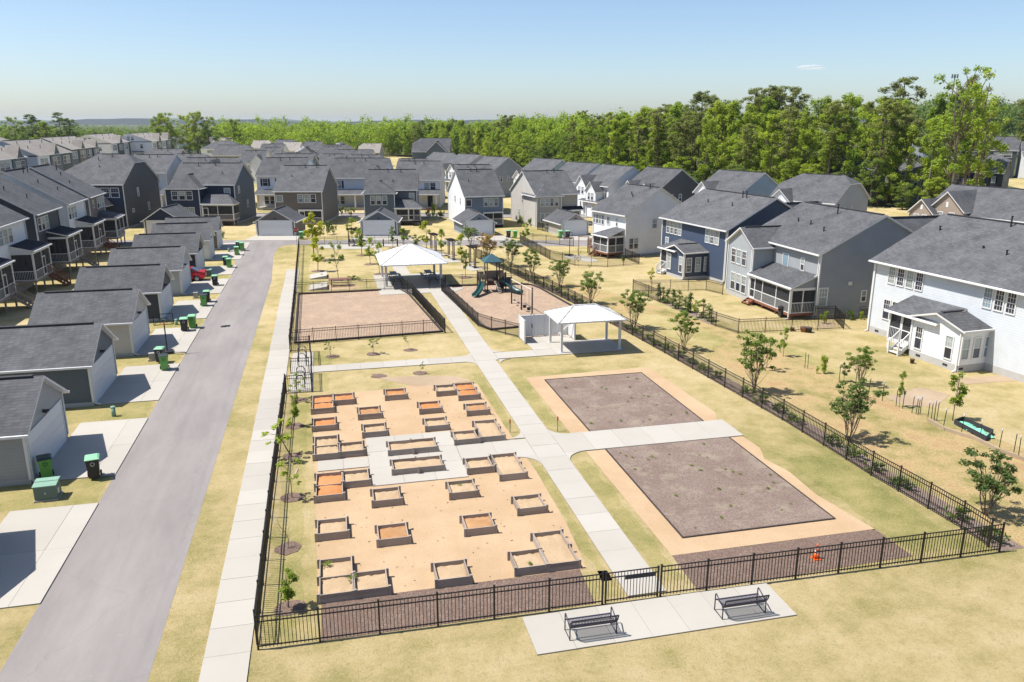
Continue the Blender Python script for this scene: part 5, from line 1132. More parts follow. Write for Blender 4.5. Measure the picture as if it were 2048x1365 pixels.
tall('tan-roofed townhouse row second from the left edge', -53.0, 171, 21.5, 11, 10.5, 13.1, 'paleblue', R(90), 3, 'tan_shingle', g_, ['white', 'slate', 'charcoal', 'white'])
tall('tan-roofed townhouse row with navy gable end, third from left', -57.0, 207, 25, 11, 10.6, 13.1, 'navy', R(90), 4, 'tan_shingle', g_, ['slate', 'taupe', 'charcoal', 'slate'])
tall('tan-roofed townhouse row with white gable end, fourth from left', -61.3, 264, 30, 12.5, 10.6, 13.0, 'white', R(90), 4, 'tan_shingle', g_)
tall('tan-roofed townhouse row with white gable end, fifth from left', -54.5, 288, 34, 12.5, 10.6, 13.0, 'white', R(90), 4, 'tan_shingle', g_)
tall('far tan townhouse row beyond the left edge rows', -98, 236, 40, 12, 10.2, 12.6, 'tan', R(90), 0, 'tan_shingle', g_, gw=False)
tall('far tan townhouse row under the pine group', -112, 300, 34, 12, 10.2, 12.6, 'sand', R(90), 0, 'tan_shingle', g_, gw=False)
g_ = 'tall pale houses at the far right edge'
tall('pale blue tall house at the far right edge, second from right', 196, 216, 15, 11, 8.4, 12.2, 'skyblue', R(-40), 2, 'shingle', g_, gw=False); tall('grey-white tall house at the far right edge, rightmost', 208, 205, 15, 11, 8.2, 11.8, 'white', R(-40), 2, 'shingle', g_, gw=False)
tall('grey house with white dormer at the far right, beyond trees', 206, 246, 13, 11, 8.2, 11.6, 'grey', R(-20), 2, 'shingle', g_, gw=False); tall('dark navy gabled house behind the thin right-hand trees', 176, 236, 12, 11, 7.4, 10.6, 'navy', R(-30), 0, 'shingle', g_, gw=False)
# ------------------------------------------------------------------ crowded roofs farther back (rows parallel to the back street)
FARR = [  # a0, a1, b of the ridge, roof, label
 (-77.0, -70.4, 233.0, 's', 'grey roof third row back, above the navy house'), (-60.9, -54.5, 216.5, 's', 'grey roof third row back, above the taupe house'), (-48.7, -42.7, 207.4, 's', 'grey roof third row back, above the light blue house'),
 (-82.5, -75.2, 264.7, 's', 'grey roof fourth row back, left of centre'), (-76.1, -67.4, 282.1, 's', 'grey roof fourth row back, centre'), (-106.2, -93.8, 292.3, 's', 'long grey roof fourth row back, left'),
 (-94.5, -86.1, 307.7, 's', 'grey roof fifth row back, left of the tan roof'), (-64.9, -57.7, 277.2, 's', 'grey roof fourth row back, right of centre'), (-52.3, -41.4, 241.7, 's', 'long grey roof third row back, right end'),
 (-69.7, -58.7, 297.0, 's', 'grey roof fifth row back, right'), (-73.4, -65.5, 329.5, 's', 'grey roof sixth row back, right'), (-88.8, -81.9, 349.7, 's', 'grey roof sixth row back, centre'),
 (-111.3, -102.6, 383.8, 's', 'grey roof seventh row back, centre'), (-118.1, -110.3, 372.4, 't', 'tan roof among grey ones, left of two'), (-94.9, -88.0, 339.3, 't', 'tan roof among grey ones, middle'), (-59.1, -51.0, 316.3, 't', 'tan roof at the right end by the woods'),
 (-136.7, -119.2, 361.7, 's', 'long grey roof at the back, left of centre'), (-193.3, -185.1, 463.9, 's', 'white-gabled grey roof at the back, far left'), (-180.8, -169.7, 463.9, 's', 'grey roof at the back behind the white gables'), (-163.0, -151.2, 447.0, 't', 'long tan roof at the far back'),
 (-110.0, -100.6, 247.6, 's', 'grey roof left of the white dormer, third row'), (-88.1, -77.8, 208.7, 's', 'grey roof with white dormer behind the navy house'), (-78.1, -70.3, 174.3, 's', 'grey roof behind the dark olive house'), (-10.7, -4.0, 153.8, 's', 'grey roof directly behind the pale grey gabled house'), (-25.2, -19.0, 181.5, 's', 'grey roof with pipes right of the light blue house'),
 (-40.2, -31.5, 201.0, 's', 'grey roof behind the light blue house right end')]
fcol = ['white', 'paleblue', 'midgrey', 'lightgrey', 'slate', 'tan', 'white', 'grey']
for i, (a0, a1, b, rf, lab) in enumerate(FARR):
    w = max(5.0, a1 - a0); D = 10.5
    t = back(lab, a0, b - D / 2, 'far rows of houses'); ff = (0, 0, 0, .3, 1, 0)[i % 6]; ze = 5.5
    rr = block(t, 0, w, 0, D, 0, ze, 8.7, sid(fcol[i % 8]), f0=ff, f1=(0, .3, 0, 0)[i % 4] if ff < 1 else 1, roof='shingle' if rf == 's' else 'tan_shingle', trim=False)
    winrow(t, 'S', 0, w * .15, w * .45, 2, 3.5, 1.3); window(t, 'S', 0, w * .75, 3.5, .9, 1.3)
    pipes(rr, slope(ze, 8.7, D), [(w * .35, D * .42, .5), (w * .55, D * .42, .55), (w * .7, D * .3, .3)])
    if i in (0, 2, 9, 17, 18, 21, 23): block(t, w * .55, w * .55 + 3.4, -.6, D * .45, 0, ze + .2, ze + 2.1, sid('white'), 'y', gut=False, rv=False, trim=False, og=.3)
t = thing('house', 'grey and stone house standing alone at the woods edge', 'house', (*BD(-32.5, 262), 0), RB, 'far rows of houses')
block(t, 0, 12, 2, 14, 0, 7.5, 11.5, sid('slate'), trim=False, f0=.4); block(t, 5, 11.5, -2, 6, 0, 7.5, 10.6, sid('slate'), 'y', gut=False, trim=False); MB().box(5.02, 11.48, -2.05, -2.005, 0, 5.4).build('stone_cladding', sid('taupe'), t); window(t, 'S', -2, 7.2, 6.0, .6, .7, 0, False); window(t, 'S', -2.05, 9, 2.0, .7, .8, 0, False)

# ------------------------------------------------------------------ trees
import numpy as np
RG = np.random.default_rng(11)
def leaf_cloud(cent, rad, n, size, mat, name, flat=1.0, asp=.62, up=.75):
    """Leaf-sized quads spread through clumps (centre, radius), thicker towards each clump's shell."""
    cent = np.array(cent, float); rad = np.array(rad, float)
    w = rad ** 2; k = RG.choice(len(cent), n, p=w / w.sum())
    d = RG.normal(size=(n, 3)); d /= np.linalg.norm(d, axis=1)[:, None]
    r = RG.random(n) ** .6
    off = d * (r * rad[k])[:, None]; off[:, 2] *= flat
    p = cent[k] + off
    nrm = d * .8 + RG.normal(size=(n, 3)) * .6 + np.array([-.15, 0, up]); nrm /= np.linalg.norm(nrm, axis=1)[:, None]
    t = RG.normal(size=(n, 3)); a = np.cross(nrm, t); a /= np.linalg.norm(a, axis=1)[:, None]; b = np.cross(nrm, a)
    s = size * RG.uniform(.6, 1.35, n)[:, None]
    v = np.stack([p - a * s * .5, p + b * s * asp * .5 + nrm * s * .08, p + a * s * .5, p - b * s * asp * .5 + nrm * s * .08], 1).reshape(-1, 3)
    me = bpy.data.meshes.new(name); me.vertices.add(4 * n); me.vertices.foreach_set('co', v.ravel())
    me.loops.add(4 * n); me.loops.foreach_set('vertex_index', np.arange(4 * n)); me.polygons.add(n)
    me.polygons.foreach_set('loop_start', np.arange(0, 4 * n, 4)); me.materials.append(MATS[mat]); me.update(); me.validate(); return me
def limb(m, a, b, r0, r1, bend=.08, n=5):
    a = Vector(a); b = Vector(b); L = (b - a).length; j = [Vector([rnd.uniform(-1, 1) * L * bend for _ in range(3)]) for _ in range(2)]
    pts = [a + (b - a) * t + j[0] * math.sin(t * 3.14) + j[1] * math.sin(t * 6.28) * .5 for t in [i / n for i in range(n + 1)]]
    m.tube(pts, [r0 + (r1 - r0) * i / n for i in range(n + 1)], 6)
def tree_proto(kind, seed, leaf, n=None):
    """Returns (trunk mesh, crown mesh) of a tree 1 x 1 sized to its true height in metres."""
    rnd.seed(seed); m = MB(); C = []; Rd = []
    if kind == 'wood':            # tall broadleaf, crown well down the stem
        h = 22; limb(m, (0, 0, -.3), (rnd.uniform(-.6, .6), rnd.uniform(-.6, .6), h * .9), .30, .06, .02, 7); lob = [rnd.uniform(.7, 1.25) for _ in range(7)]
        for i in range(95):
            t = rnd.uniform(.14, 1.0); z = h * t; a = rnd.uniform(0, 6.28); rr = (.7 + 3.9 * math.sin(min(1, (t - .04) / .96) * 2.85) ** .8) * math.sqrt(rnd.random()) * lob[int(a / .9) % 7] * (1 + .25 * math.sin(z * 1.3 + a * 2))
            c = (rr * math.cos(a), rr * math.sin(a), z - .4); C.append(c); Rd.append(rnd.uniform(.45, 1.25))
            if i % 7 == 0: limb(m, (0, 0, z * .82), c, .10, .03)
        me = leaf_cloud(C, Rd, n or 9500, .40, leaf, 'crown', 1.0)
    elif kind == 'slim':          # lean broadleaf of a dense stand, bare lower stem
        h = 23; limb(m, (0, 0, -.3), (rnd.uniform(-1, 1), rnd.uniform(-1, 1), h * .92), .24, .05, .02, 7)
        for i in range(60):
            t = rnd.uniform(.30, 1.0); z = h * t; rr = 2.9 * math.sqrt(rnd.random()) * (1.2 - .75 * t) * (1 + .3 * math.sin(z * 1.1 + seed)); a = rnd.uniform(0, 6.28)
            c = (rr * math.cos(a), rr * math.sin(a), z - .3); C.append(c); Rd.append(rnd.uniform(.4, 1.05))
            if i % 5 == 0: limb(m, (0, 0, z * .88), c, .08, .02)
        me = leaf_cloud(C, Rd, n or 5600, .38, leaf, 'crown', 1.1)
    elif kind == 'pine':          # loblolly pine: long bare stem, rounded head of clumps
        h = 25; limb(m, (0, 0, -.3), (rnd.uniform(-.5, .5), rnd.uniform(-.5, .5), h * .95), .30, .07, .012, 7)
        for i in range(70):
            t = rnd.uniform(.46, 1.0); z = h * t; q = (t - .72) / .29; rr = 3.7 * math.sqrt(max(.03, 1 - q * q)) * rnd.uniform(.15, 1.0); a = rnd.uniform(0, 6.28)
            c = (rr * math.cos(a), rr * math.sin(a), z - .4); C.append(c); Rd.append(rnd.uniform(.45, 1.05))
            if i % 4 == 0: limb(m, (0, 0, z - .5 - rr * .3), c, .08, .03)
        me = leaf_cloud(C, Rd, n or 8000, .34, leaf, 'crown', .75, .5)
    elif kind == 'sparse':        # thin half-bare tree
        h = 22; limb(m, (0, 0, -.3), (rnd.uniform(-1, 1), rnd.uniform(-1, 1), h * .95), .28, .05, .03, 8)
        for i in range(22):
            t = rnd.uniform(.3, 1.0); z = h * t; rr = 3.2 * rnd.uniform(.3, 1); a = rnd.uniform(0, 6.28); c = (rr * math.cos(a), rr * math.sin(a), min(h, z + rr * .5)); C.append(c); Rd.append(rnd.uniform(.6, 1.1)); limb(m, (0, 0, z * .9), c, .09, .02)
        me = leaf_cloud(C, Rd, n or 1500, .42, leaf, 'crown', .9)
    elif kind == 'young':         # staked street tree, 3.4 m
        h = 3.4; limb(m, (0, 0, -.05), (.05, .03, h * .95), .035, .012, .02, 6)
        for i in range(20):
            t = rnd.uniform(.30, 1.0); z = h * t; rr = .62 * math.sin(min(1, (t - .2) / .8) * 2.75) * rnd.uniform(.2, 1.0); a = rnd.uniform(0, 6.28); c = (rr * math.cos(a), rr * math.sin(a), z); C.append(c); Rd.append(rnd.uniform(.12, .26))
            limb(m, (0, 0, z * .8), c, .012, .005)
        me = leaf_cloud(C, Rd, n or 1100, .15, leaf, 'crown')
    elif kind == 'wisp':          # sapling with open branches and few leaves
        h = 3.2; limb(m, (0, 0, -.05), (.1, .05, h * .9), .03, .01, .05, 6)
        for i in range(13):
            t = rnd.uniform(.42, 1.0); z = h * t; rr = .75 * rnd.uniform(.3, 1.0); a = rnd.uniform(0, 6.28); c = (rr * math.cos(a), rr * math.sin(a), z); C.append(c); Rd.append(rnd.uniform(.10, .22)); limb(m, (0.03, 0.02, z * .72), c, .012, .004)
        me = leaf_cloud(C, Rd, n or 420, .14, leaf, 'crown')
    elif kind == 'crape':         # vase of several stems with layered sprays
        h = 3.9
        for s in range(5):
            a = s * 1.257 + rnd.uniform(-.3, .3); q = rnd.uniform(.35, .75); top = (q * math.cos(a), q * math.sin(a), h * rnd.uniform(.55, .8)); limb(m, (.07 * math.cos(a), .07 * math.sin(a), -.05), top, .035, .014, .05, 6)
            for j in range(9):
                b = a + rnd.uniform(-1.0, 1.0); f = rnd.uniform(.2, 1); rr = rnd.uniform(.4, 1.45) * (.6 + .4 * f); c = (rr * math.cos(b), rr * math.sin(b), h * (.30 + .66 * f) * rnd.uniform(.9, 1.04)); C.append(c); Rd.append(rnd.uniform(.16, .32)); limb(m, tuple(v * f * .85 for v in top), c, .014, .005)
        for _ in range(8):
            b = rnd.uniform(0, 6.28); rr = rnd.uniform(0, .6); C.append((rr * math.cos(b), rr * math.sin(b), h * rnd.uniform(.5, 1.0))); Rd.append(rnd.uniform(.2, .34))
        me = leaf_cloud(C, Rd, n or 2600, .15, leaf, 'crown', .62, .6, .6)
    elif kind == 'cone':          # columnar evergreen 2 m
        h = 2.0; m.tube([(0, 0, -.05), (0, 0, 1.6)], [.03, .01], 6)
        for i in range(26): t = rnd.uniform(.05, 1); rr = .28 * (1 - t) ** .7 * rnd.uniform(.3, 1); a = rnd.uniform(0, 6.28); C.append((rr * math.cos(a), rr * math.sin(a), h * t)); Rd.append(.10 + .10 * (1 - t))
        me = leaf_cloud(C, Rd, n or 700, .10, leaf, 'crown', 1.3, .5)
    else:                         # low shrub 0.6 m
        m.tube([(0, 0, -.02), (0, 0, .3)], [.03, .01], 5)
        for i in range(16): a = rnd.uniform(0, 6.28); rr = rnd.uniform(0, .55); C.append((rr * math.cos(a), rr * math.sin(a), rnd.uniform(.12, .5))); Rd.append(rnd.uniform(.12, .2))
        me = leaf_cloud(C, Rd, n or 420, .11, leaf, 'crown', .8)
    rnd.seed(seed + 900)
    return m.mesh('trunk', 'bark' if kind in ('wood', 'slim', 'pine', 'sparse') else 'young_bark', True), me
HT = {'wood': 22, 'slim': 23, 'pine': 25, 'sparse': 22, 'young': 3.4, 'wisp': 3.2, 'crape': 3.9, 'cone': 2.0, 'shrub': .6}
WD = {'wood': 4.9, 'slim': 3.0, 'pine': 4.3, 'sparse': 3.6, 'young': .8, 'wisp': .85, 'crape': 1.55, 'cone': .4, 'shrub': .65}
PR = {}
def tree(name, label, cat, kind, leaf, x, y, h, r=None, var=0, group=None, rz=None, tilt=0.0, z=0.0):
    k = (kind, leaf, var)
    if k not in PR: PR[k] = tree_proto(kind, 31 * var + len(PR) * 7 + 3, leaf)
    t = thing(name, label, cat, (x, y, z), rnd.uniform(0, 6.28) if rz is None else rz, group)
    s = h / HT[kind]; sr = (r / WD[kind]) if r else s
    t.scale = (sr, sr, s)
    if tilt: t.rotation_euler[0] = tilt
    put('trunk', PR[k][0], t); put('crown', PR[k][1], t); return t
# crape myrtles along the right park fence
g_ = 'crape myrtles behind the right fence'
for i, (x, y, h, r, lf) in enumerate([(19.33, 95.79, 3.31, 1.75, 'leaf_rust'), (21.01, 90.29, 3.33, 1.55, 'leaf_mid'), (21.75, 83.03, 3.22, 1.38, 'leaf_mid'), (23.32, 77.56, 2.95, 1.46, 'leaf_mid'), (23.82, 68.99, 3.29, 1.46, 'leaf_mid'), (24.26, 59.29, 3.34, 1.41, 'leaf_mid'), (25.62, 52.54, 3.05, 1.24, 'leaf_mid'), (25.75, 42.55, 4.00, 1.46, 'leaf_mid'), (26.66, 34.30, 3.37, 1.45, 'leaf_dark'), (27.25, 25.62, 2.95, 1.42, 'leaf_dark')]):
    tree('crape_myrtle', 'multi-stemmed crape myrtle behind the right fence, %s from the far end' % nth(i) if i else 'rusty-leaved crape myrtle at the far end of the right fence', 'tree', 'crape', lf, x, y, h, r * 1.05, i % 4, g_)
tree('crape_myrtle', 'dark crape myrtle in front of the pale grey garage', 'tree', 'crape', 'leaf_mid', 19.42, 107.72, 2.71, 1.67, 1)
# street trees and saplings
YT = [(-1.28, 92.50, 3.75, 0.98, 'leaf_lime', 'young', 'yellow-green young tree in front of the bag-toss boards'), (-1.71, 100.35, 5.75, 1.43, 'leaf_lime', 'young', 'tall yellow-green young tree behind the bag-toss boards'), (0.92, 86.73, 4.37, 0.93, 'leaf_mid', 'wisp', 'sparse sapling beside the timber picnic table'),
 (4.23, 102.70, 3.51, 0.97, 'leaf_bright', 'young', 'young tree left of the blue-grey garage door'), (4.88, 95.84, 3.15, 0.73, 'leaf_bright', 'young', 'slim young tree left of the large shelter, in mulch ring'), (5.54, 88.98, 3.46, 0.68, 'leaf_bright', 'young', 'young tree half behind the left corner of large shelter'),
 (8.67, 108.10, 2.84, 0.68, 'leaf_mid', 'young', 'young tree in front of the blue-grey garage door'), (10.39, 110.32, 2.30, 0.91, 'leaf_bright', 'young', 'young tree right of the blue-grey garage'), (11.77, 107.19, 1.77, 0.82, 'leaf_mid', 'young', 'young tree behind the peak of large shelter'), (12.76, 104.72, 3.80, 1.00, 'leaf_lime', 'young', 'tall lime young tree left of the farthest arbor swing'),
 (14.27, 100.34, 3.32, 0.77, 'leaf_bright', 'young', 'young tree between farthest and middle arbor swings'), (3.53, 115.89, 3.23, 0.94, 'leaf_bright', 'young', 'young tree on the lawn left of blue-grey garage'), (15.80, 94.37, 3.43, 0.86, 'leaf_lime', 'young', 'lime young tree between the middle and nearest arbor swings'), (14.58, 84.71, 3.11, 0.50, 'leaf_mid', 'young', 'slim young tree in front of the nearest arbor swing'),
 (27.50, 108.75, 2.70, 0.78, 'leaf_bright', 'young', 'young tree on the back alley verge before tan garage'), (-14.24, 148.52, 4.40, 1.52, 'leaf_bright', 'young', 'leafy young tree beside the navy house'), (2.41, 86.38, 0.44, 0.71, 'leaf_mid', 'shrub', 'low bush behind the timber picnic table'),
 (-2.36, 47.71, 1.59, 0.56, 'leaf_bright', 'wisp', 'sapling beside the bike hoops inside the left fence'), (-2.44, 43.29, 1.88, 0.42, 'leaf_bright', 'young', 'sapling inside left fence, second from the bike hoops'), (-2.44, 38.96, 2.08, 0.90, 'leaf_bright', 'wisp', 'leaning sapling inside left fence, third from the bike hoops'), (-2.29, 34.21, 1.93, 0.57, 'leaf_bright', 'wisp', 'sapling inside left fence, fourth from the bike hoops'), (-2.13, 25.47, 1.47, 0.49, 'leaf_bright', 'young', 'sapling inside left fence nearest the front corner'),
 (2.76, 56.86, 1.25, 0.52, 'leaf_mid', 'wisp', 'leaning sapling on the lawn before chip yard, middle of three'), (-0.22, 56.85, 1.29, 0.37, 'leaf_mid', 'wisp', 'leaning sapling on the lawn before chip yard, left of three'), (5.59, 57.29, 1.12, 0.19, 'leaf_mid', 'wisp', 'bare leaning sapling before chip yard, right of three'), (5.58, 51.44, 0.89, 0.21, 'leaf_mid', 'wisp', 'bare leaning sapling between gate path and raised beds')]
for i, (x, y, h, r, lf, kd, lab) in enumerate(YT):
    t = tree('shrub' if kd == 'shrub' else 'young_tree', lab, 'bush' if kd == 'shrub' else 'tree', kd, lf, x, y, h * 1.02, r * 1.15, i % 3)
    if i in (19, 22, 23, 24, 25): t.rotation_euler[1] = R((-20, 0, 0, 4, -16, -24, -26)[i - 19])
    if i == 19: t.rotation_euler[2] = 0
m = MB(); rnd.seed(5)
limb(m, (0, 0, 0), (-.35, .2, 1.3), .018, .006, .1); limb(m, (0, 0, 0), (.3, -.1, .9), .014, .004, .1); limb(m, (-.1, .05, .4), (-.5, .3, 1.1), .01, .003); limb(m, (.02, 0, .3), (.1, .3, 1.0), .01, .003)
tag(m.build('bare_sapling', 'young_bark', None, (*(-2.28, 29.62), .02)), 'leafless sapling stub in mulch ring inside the left fence', 'sapling')
# yard trees on the right
for i, (x, y, h, r, lf, kd, lab) in enumerate([(33.21, 42.32, 2.74, 1.14, 'leaf_mid', 'crape', 'broad young tree on the bank before the pale blue-white house'), (32.68, 43.19, 1.35, 0.43, 'leaf_mid', 'young', 'thin sapling left of the broad bank tree'), (32.88, 38.16, 2.21, 0.36, 'leaf_bright', 'young', 'narrow sapling between stakes on the bank'), (34.33, 35.53, 2.98, 0.72, 'leaf_bright', 'young', 'bushy bright green tree by the sunroom'),
    (31.94, 49.30, 2.19, 0.48, 'leaf_bright', 'young', 'light green sapling in front of grey house fence'), (33.33, 77.13, 1.62, 0.53, 'leaf_lime', 'young', 'yellow-leaved sapling before the deep blue house'), (28.67, 87.80, 2.14, 0.35, 'leaf_rust', 'wisp', 'dark red sapling by the white house yard fence'), (29.21, 85.34, 0.87, 0.29, 'leaf_mid', 'wisp', 'small green sapling by the white house yard fence'), (28.86, 46.55, 2.50, 0.76, 'leaf_mid', 'wisp', 'loose leafy sapling behind the eighth crape myrtle')]):
    tree('young_tree', lab, 'tree', kd, lf, x, y, h, r, i % 3)
for i, (x, y, h, r, lf, lab) in enumerate([(32.39, 45.03, 1.35, 0.51, 'leaf_bright', 'feathery shrub on the crest of the bank'), (40.75, 57.33, 1.14, 0.43, 'leaf_bright', 'round bright green bush inside the grey house fence corner'), (43.80, 58.06, 0.98, 0.48, 'leaf_dark', 'dark shrub beside the grey house side wall'), (44.73, 57.85, 0.80, 0.35, 'leaf_bright', 'light green shrub by the pale house corner'), (42.59, 96.42, 1.00, 0.73, 'leaf_mid', 'shrub between white and deep blue houses'), (31.96, 130.26, 1.52, 0.85, 'leaf_mid', 'shrub left of the tan house wall'), (32.78, 127.30, 1.49, 0.58, 'leaf_mid', 'shrub against the tan house wall'),
    (2.90, 149.33, 1.82, 0.92, 'leaf_mid', 'shrub before the light blue house porch, left'), (4.60, 148.93, 1.64, 0.83, 'leaf_mid', 'shrub before the light blue house porch, right'), (0.07, 123.75, 2.28, 0.92, 'leaf_dark', 'dark hedge shrub right of the taupe house, larger'), (1.07, 125.26, 1.31, 0.54, 'leaf_dark', 'dark hedge shrub right of the taupe house, smaller'), (18.55, 139.28, 3.06, 0.79, 'leaf_bright', 'leafy shrub before the white porch house'), (19.79, 140.53, 1.59, 0.89, 'leaf_mid', 'round shrub before the white porch house'), (17.71, 141.02, 1.59, 0.71, 'leaf_mid', 'low shrub beside the white porch house steps'), (-14.91, 122.84, 1.33, 0.30, 'leaf_dark', 'dark shrub at the end of the brown garage'),
    (35.16, 90.19, 0.80, 0.31, 'leaf_mid', 'small bush under the white house porch'), (-31.84, 159.17, 2.30, 1.12, 'leaf_mid', 'shrub beside the dark olive house'), (-34.91, 187.96, 1.52, 1.21, 'leaf_mid', 'shrub before the pale blue front porch')]):
    tree('shrub', lab, 'shrub', 'shrub', lf, x, y, h, r, i % 3)
# row of columnar evergreens
AV = [30.83, 69.47, 1.37, 0.24, 30.92, 68.54, 1.31, 0.24, 31.09, 67.81, 1.36, 0.24, 31.13, 66.75, 1.39, 0.26, 31.11, 65.36, 1.57, 0.28, 31.20, 64.27, 1.34, 0.25, 31.43, 63.68, 1.66, 0.27, 31.71, 61.72, 1.51, 0.26, 31.61, 60.37, 1.46, 0.26]
AV = [AV[i:i + 4] for i in range(0, len(AV), 4)]
for i, (x, y, h, r) in enumerate(AV): tree('evergreen_shrub', 'columnar evergreen, %s from the far end of the hedge row' % nth(i), 'evergreen', 'cone', 'leaf_dark', x, y, h * 1.1, r * 2.7, i % 3, 'hedge row beside the grey house yard')
tree('young_tree', 'light green young tree growing within the evergreen row', 'tree', 'young', 'leaf_bright', 31.14, 61.78, 1.71, 0.57, 0)
MB().poly([(30.42, 69.00), (31.25, 69.72), (32.16, 60.79), (31.39, 58.82), (31.09, 59.59)], .012).build('hedge_mulch', 'old_mulch')['kind'] = 'structure'
# low hedge behind the right park fence
cum = [0]
for a, b in zip(RF, RF[1:]): cum.append(cum[-1] + math.dist(a, b))
NS = 44
for i in range(NS):
    s = cum[-1] * (i + .55) / NS; k = max(j for j in range(len(RF) - 1) if cum[j] <= s); f = (s - cum[k]) / (cum[k + 1] - cum[k])
    if i in (2, 7, 12): continue
    x = RF[k][0] + (RF[k + 1][0] - RF[k][0]) * f + .62; y = RF[k][1] + (RF[k + 1][1] - RF[k][1]) * f
    t = tree('hedge_shrub', 'low green shrub behind the right fence, %s from the front corner' % nth(i), 'shrub', 'shrub', 'leaf_mid' if i % 3 else 'leaf_dark', x + rnd.uniform(-.1, .1), y, rnd.uniform(.45, .7), None, i % 3, 'low shrubs behind the right fence')
    t.scale = (rnd.uniform(.75, 1.0), rnd.uniform(.85, 1.25), rnd.uniform(.7, 1.1)); t.rotation_euler[2] = 0
# weeds on the two mulch plots
rnd.seed(77)
for pi, (x0, x1, y0, y1, n) in enumerate(((13.9, 20.0, 39.0, 47.4, 30), (13.9, 20.2, 27.2, 35.8, 30))):
    o = None; m = MB()
    for k in range(n):
        x, y, s = rnd.uniform(x0, x1), rnd.uniform(y0, y1), rnd.uniform(.3, .75)
        me = TUFT[k % 4]; ca, sa = math.cos(k), math.sin(k)
        m.add([(x + s * (v.co.x * ca - v.co.y * sa), y + s * (v.co.x * sa + v.co.y * ca), .045 + s * v.co.z) for v in me.vertices], [tuple(p.vertices) for p in me.polygons])
    o = m.build('weeds', 'leaf_mid'); stuff(tag(o, 'scattered green weeds sprouting on the %s mulch plot' % ('farther', 'nearer')[pi], 'weeds'))
# ------------------------------------------------------------------ woods
rnd.seed(21)
EDGE = [(-70, 430), (-52, 405), (-30, 385), (-8, 335), (14, 285), (30, 232), (44, 198), (60, 180), (74, 166), (80, 158), (83, 153)]
def edge_at(s):
    L = [0]
    for a, b in zip(EDGE, EDGE[1:]): L.append(L[-1] + math.dist(a, b))
    s *= L[-1]; k = max(j for j in range(len(EDGE) - 1) if L[j] <= s + 1e-6); f = (s - L[k]) / (L[k + 1] - L[k]); a, b = EDGE[k], EDGE[k + 1]
    return (a[0] + (b[0] - a[0]) * f, a[1] + (b[1] - a[1]) * f), Vector((b[0] - a[0], b[1] - a[1])).normalized()
SPEC = [('wood', 'leaf_wood'), ('wood', 'leaf_bright'), ('slim', 'leaf_wood'), ('pine', 'leaf_pine'), ('slim', 'leaf_bright'), ('wood', 'leaf_wood'), ('pine', 'leaf_pine')]
WORDS = {'wood': 'broad leafy tree', 'slim': 'slender tree', 'pine': 'tall pine', 'sparse': 'thin half-bare tree'}
WG = 'trees of the woods behind the houses'
nf = 0
for row_, (cnt, off, hs) in enumerate(((74, 0, .82), (64, 9, 1.0), (48, 20, 1.05), (36, 34, 1.08))):
    for i in range(cnt):
        s = (i + rnd.uniform(.2, .8)) / cnt; (a, b), d = edge_at(min(.9999, s)); nx, ny = -d.y, d.x
        if ny < 0: nx, ny = -nx, -ny
        a += nx * off + rnd.uniform(-2.5, 2.5); b += ny * off + rnd.uniform(-2.5, 2.5)
        near = b < 250
        kd, lf = rnd.choice(SPEC if row_ < 2 else SPEC + [('pine', 'leaf_pine')] * 2)
        if not near and kd == 'pine' and rnd.random() < .6: kd, lf = 'wood', 'leaf_wood'
        x, y = BD(a, b)
        hh = {'wood': 20, 'slim': 21, 'pine': 23.5, 'sparse': 22}[kd] * rnd.uniform(.85, 1.1) * hs * (1.0 if near else .84) * (.93 if a < 20 else 1.0)
        lab = ('%s at the front edge of the woods, %s tree from its left end' % (WORDS[kd], nth(i))) if row_ == 0 else '%s in the %s row of the woods, %s from its left end' % (WORDS[kd], nth(row_), nth(i))
        tree('forest_tree', lab, 'tree', kd, lf, x, y, hh, {'wood': 4.9, 'slim': 3.2, 'pine': 4.3, 'sparse': 3.6}[kd] * rnd.uniform(.85, 1.15) * hh / 20, i % 3, WG + (' row %s' % nth(row_)))
# understorey saplings along the near edge
for i in range(34):
    s = .42 + .58 * (i + rnd.uniform(.2, .8)) / 34; (a, b), d = edge_at(min(.9999, s)); x, y = BD(a + rnd.uniform(-2, 1), b - rnd.uniform(1, 5))
    tree('understorey_tree', 'low bushy tree under the woods edge, %s from the left' % nth(i), 'tree', 'wood', rnd.choice(['leaf_bright', 'leaf_wood', 'leaf_mid']), x, y, rnd.uniform(5, 10), rnd.uniform(2.6, 4.2), i % 3, 'understorey along the woods edge')
for i, (px, h) in enumerate(((77.5, 24), (80.5, 25.5), (83.5, 24.5), (87, 19))):
    x, y = BD(px, 143 + 2 * i); tree('forest_tree', 'thin half-bare tall tree at the right end of the woods, %s from left' % nth(i), 'tree', 'sparse', 'leaf_wood', x, y, h, 4.2, i % 2, 'thin trees at the right end of the woods')
for i, (a, b, h, kd) in enumerate(((-186, 430, 20, 'wood'), (-180, 425, 22, 'wood'), (-172, 432, 21, 'wood'), (-166, 428, 22, 'wood'), (-160, 430, 20, 'wood'), (-148, 436, 19, 'wood'), (-256, 440, 20, 'pine'), (-262, 446, 21, 'pine'), (-268, 440, 20, 'wood'), (-250, 436, 17, 'wood'), (-246, 445, 22, 'pine'), (-240, 442, 19, 'pine'))):
    x, y = BD(a, b); tree('forest_tree', ('tall leafy tree behind the far roofs left of centre, %s of six' if i < 6 else 'tree in the lone group above tan townhouse roofs, %s of six') % nth(i % 6), 'tree', kd, 'leaf_bright' if i < 6 else ('leaf_dark' if kd == 'pine' else 'leaf_bright'), x, y, h, 6.5 if i < 6 else 6, i % 3, 'tall trees behind the far roofs' if i < 6 else 'tree group above the townhouses')
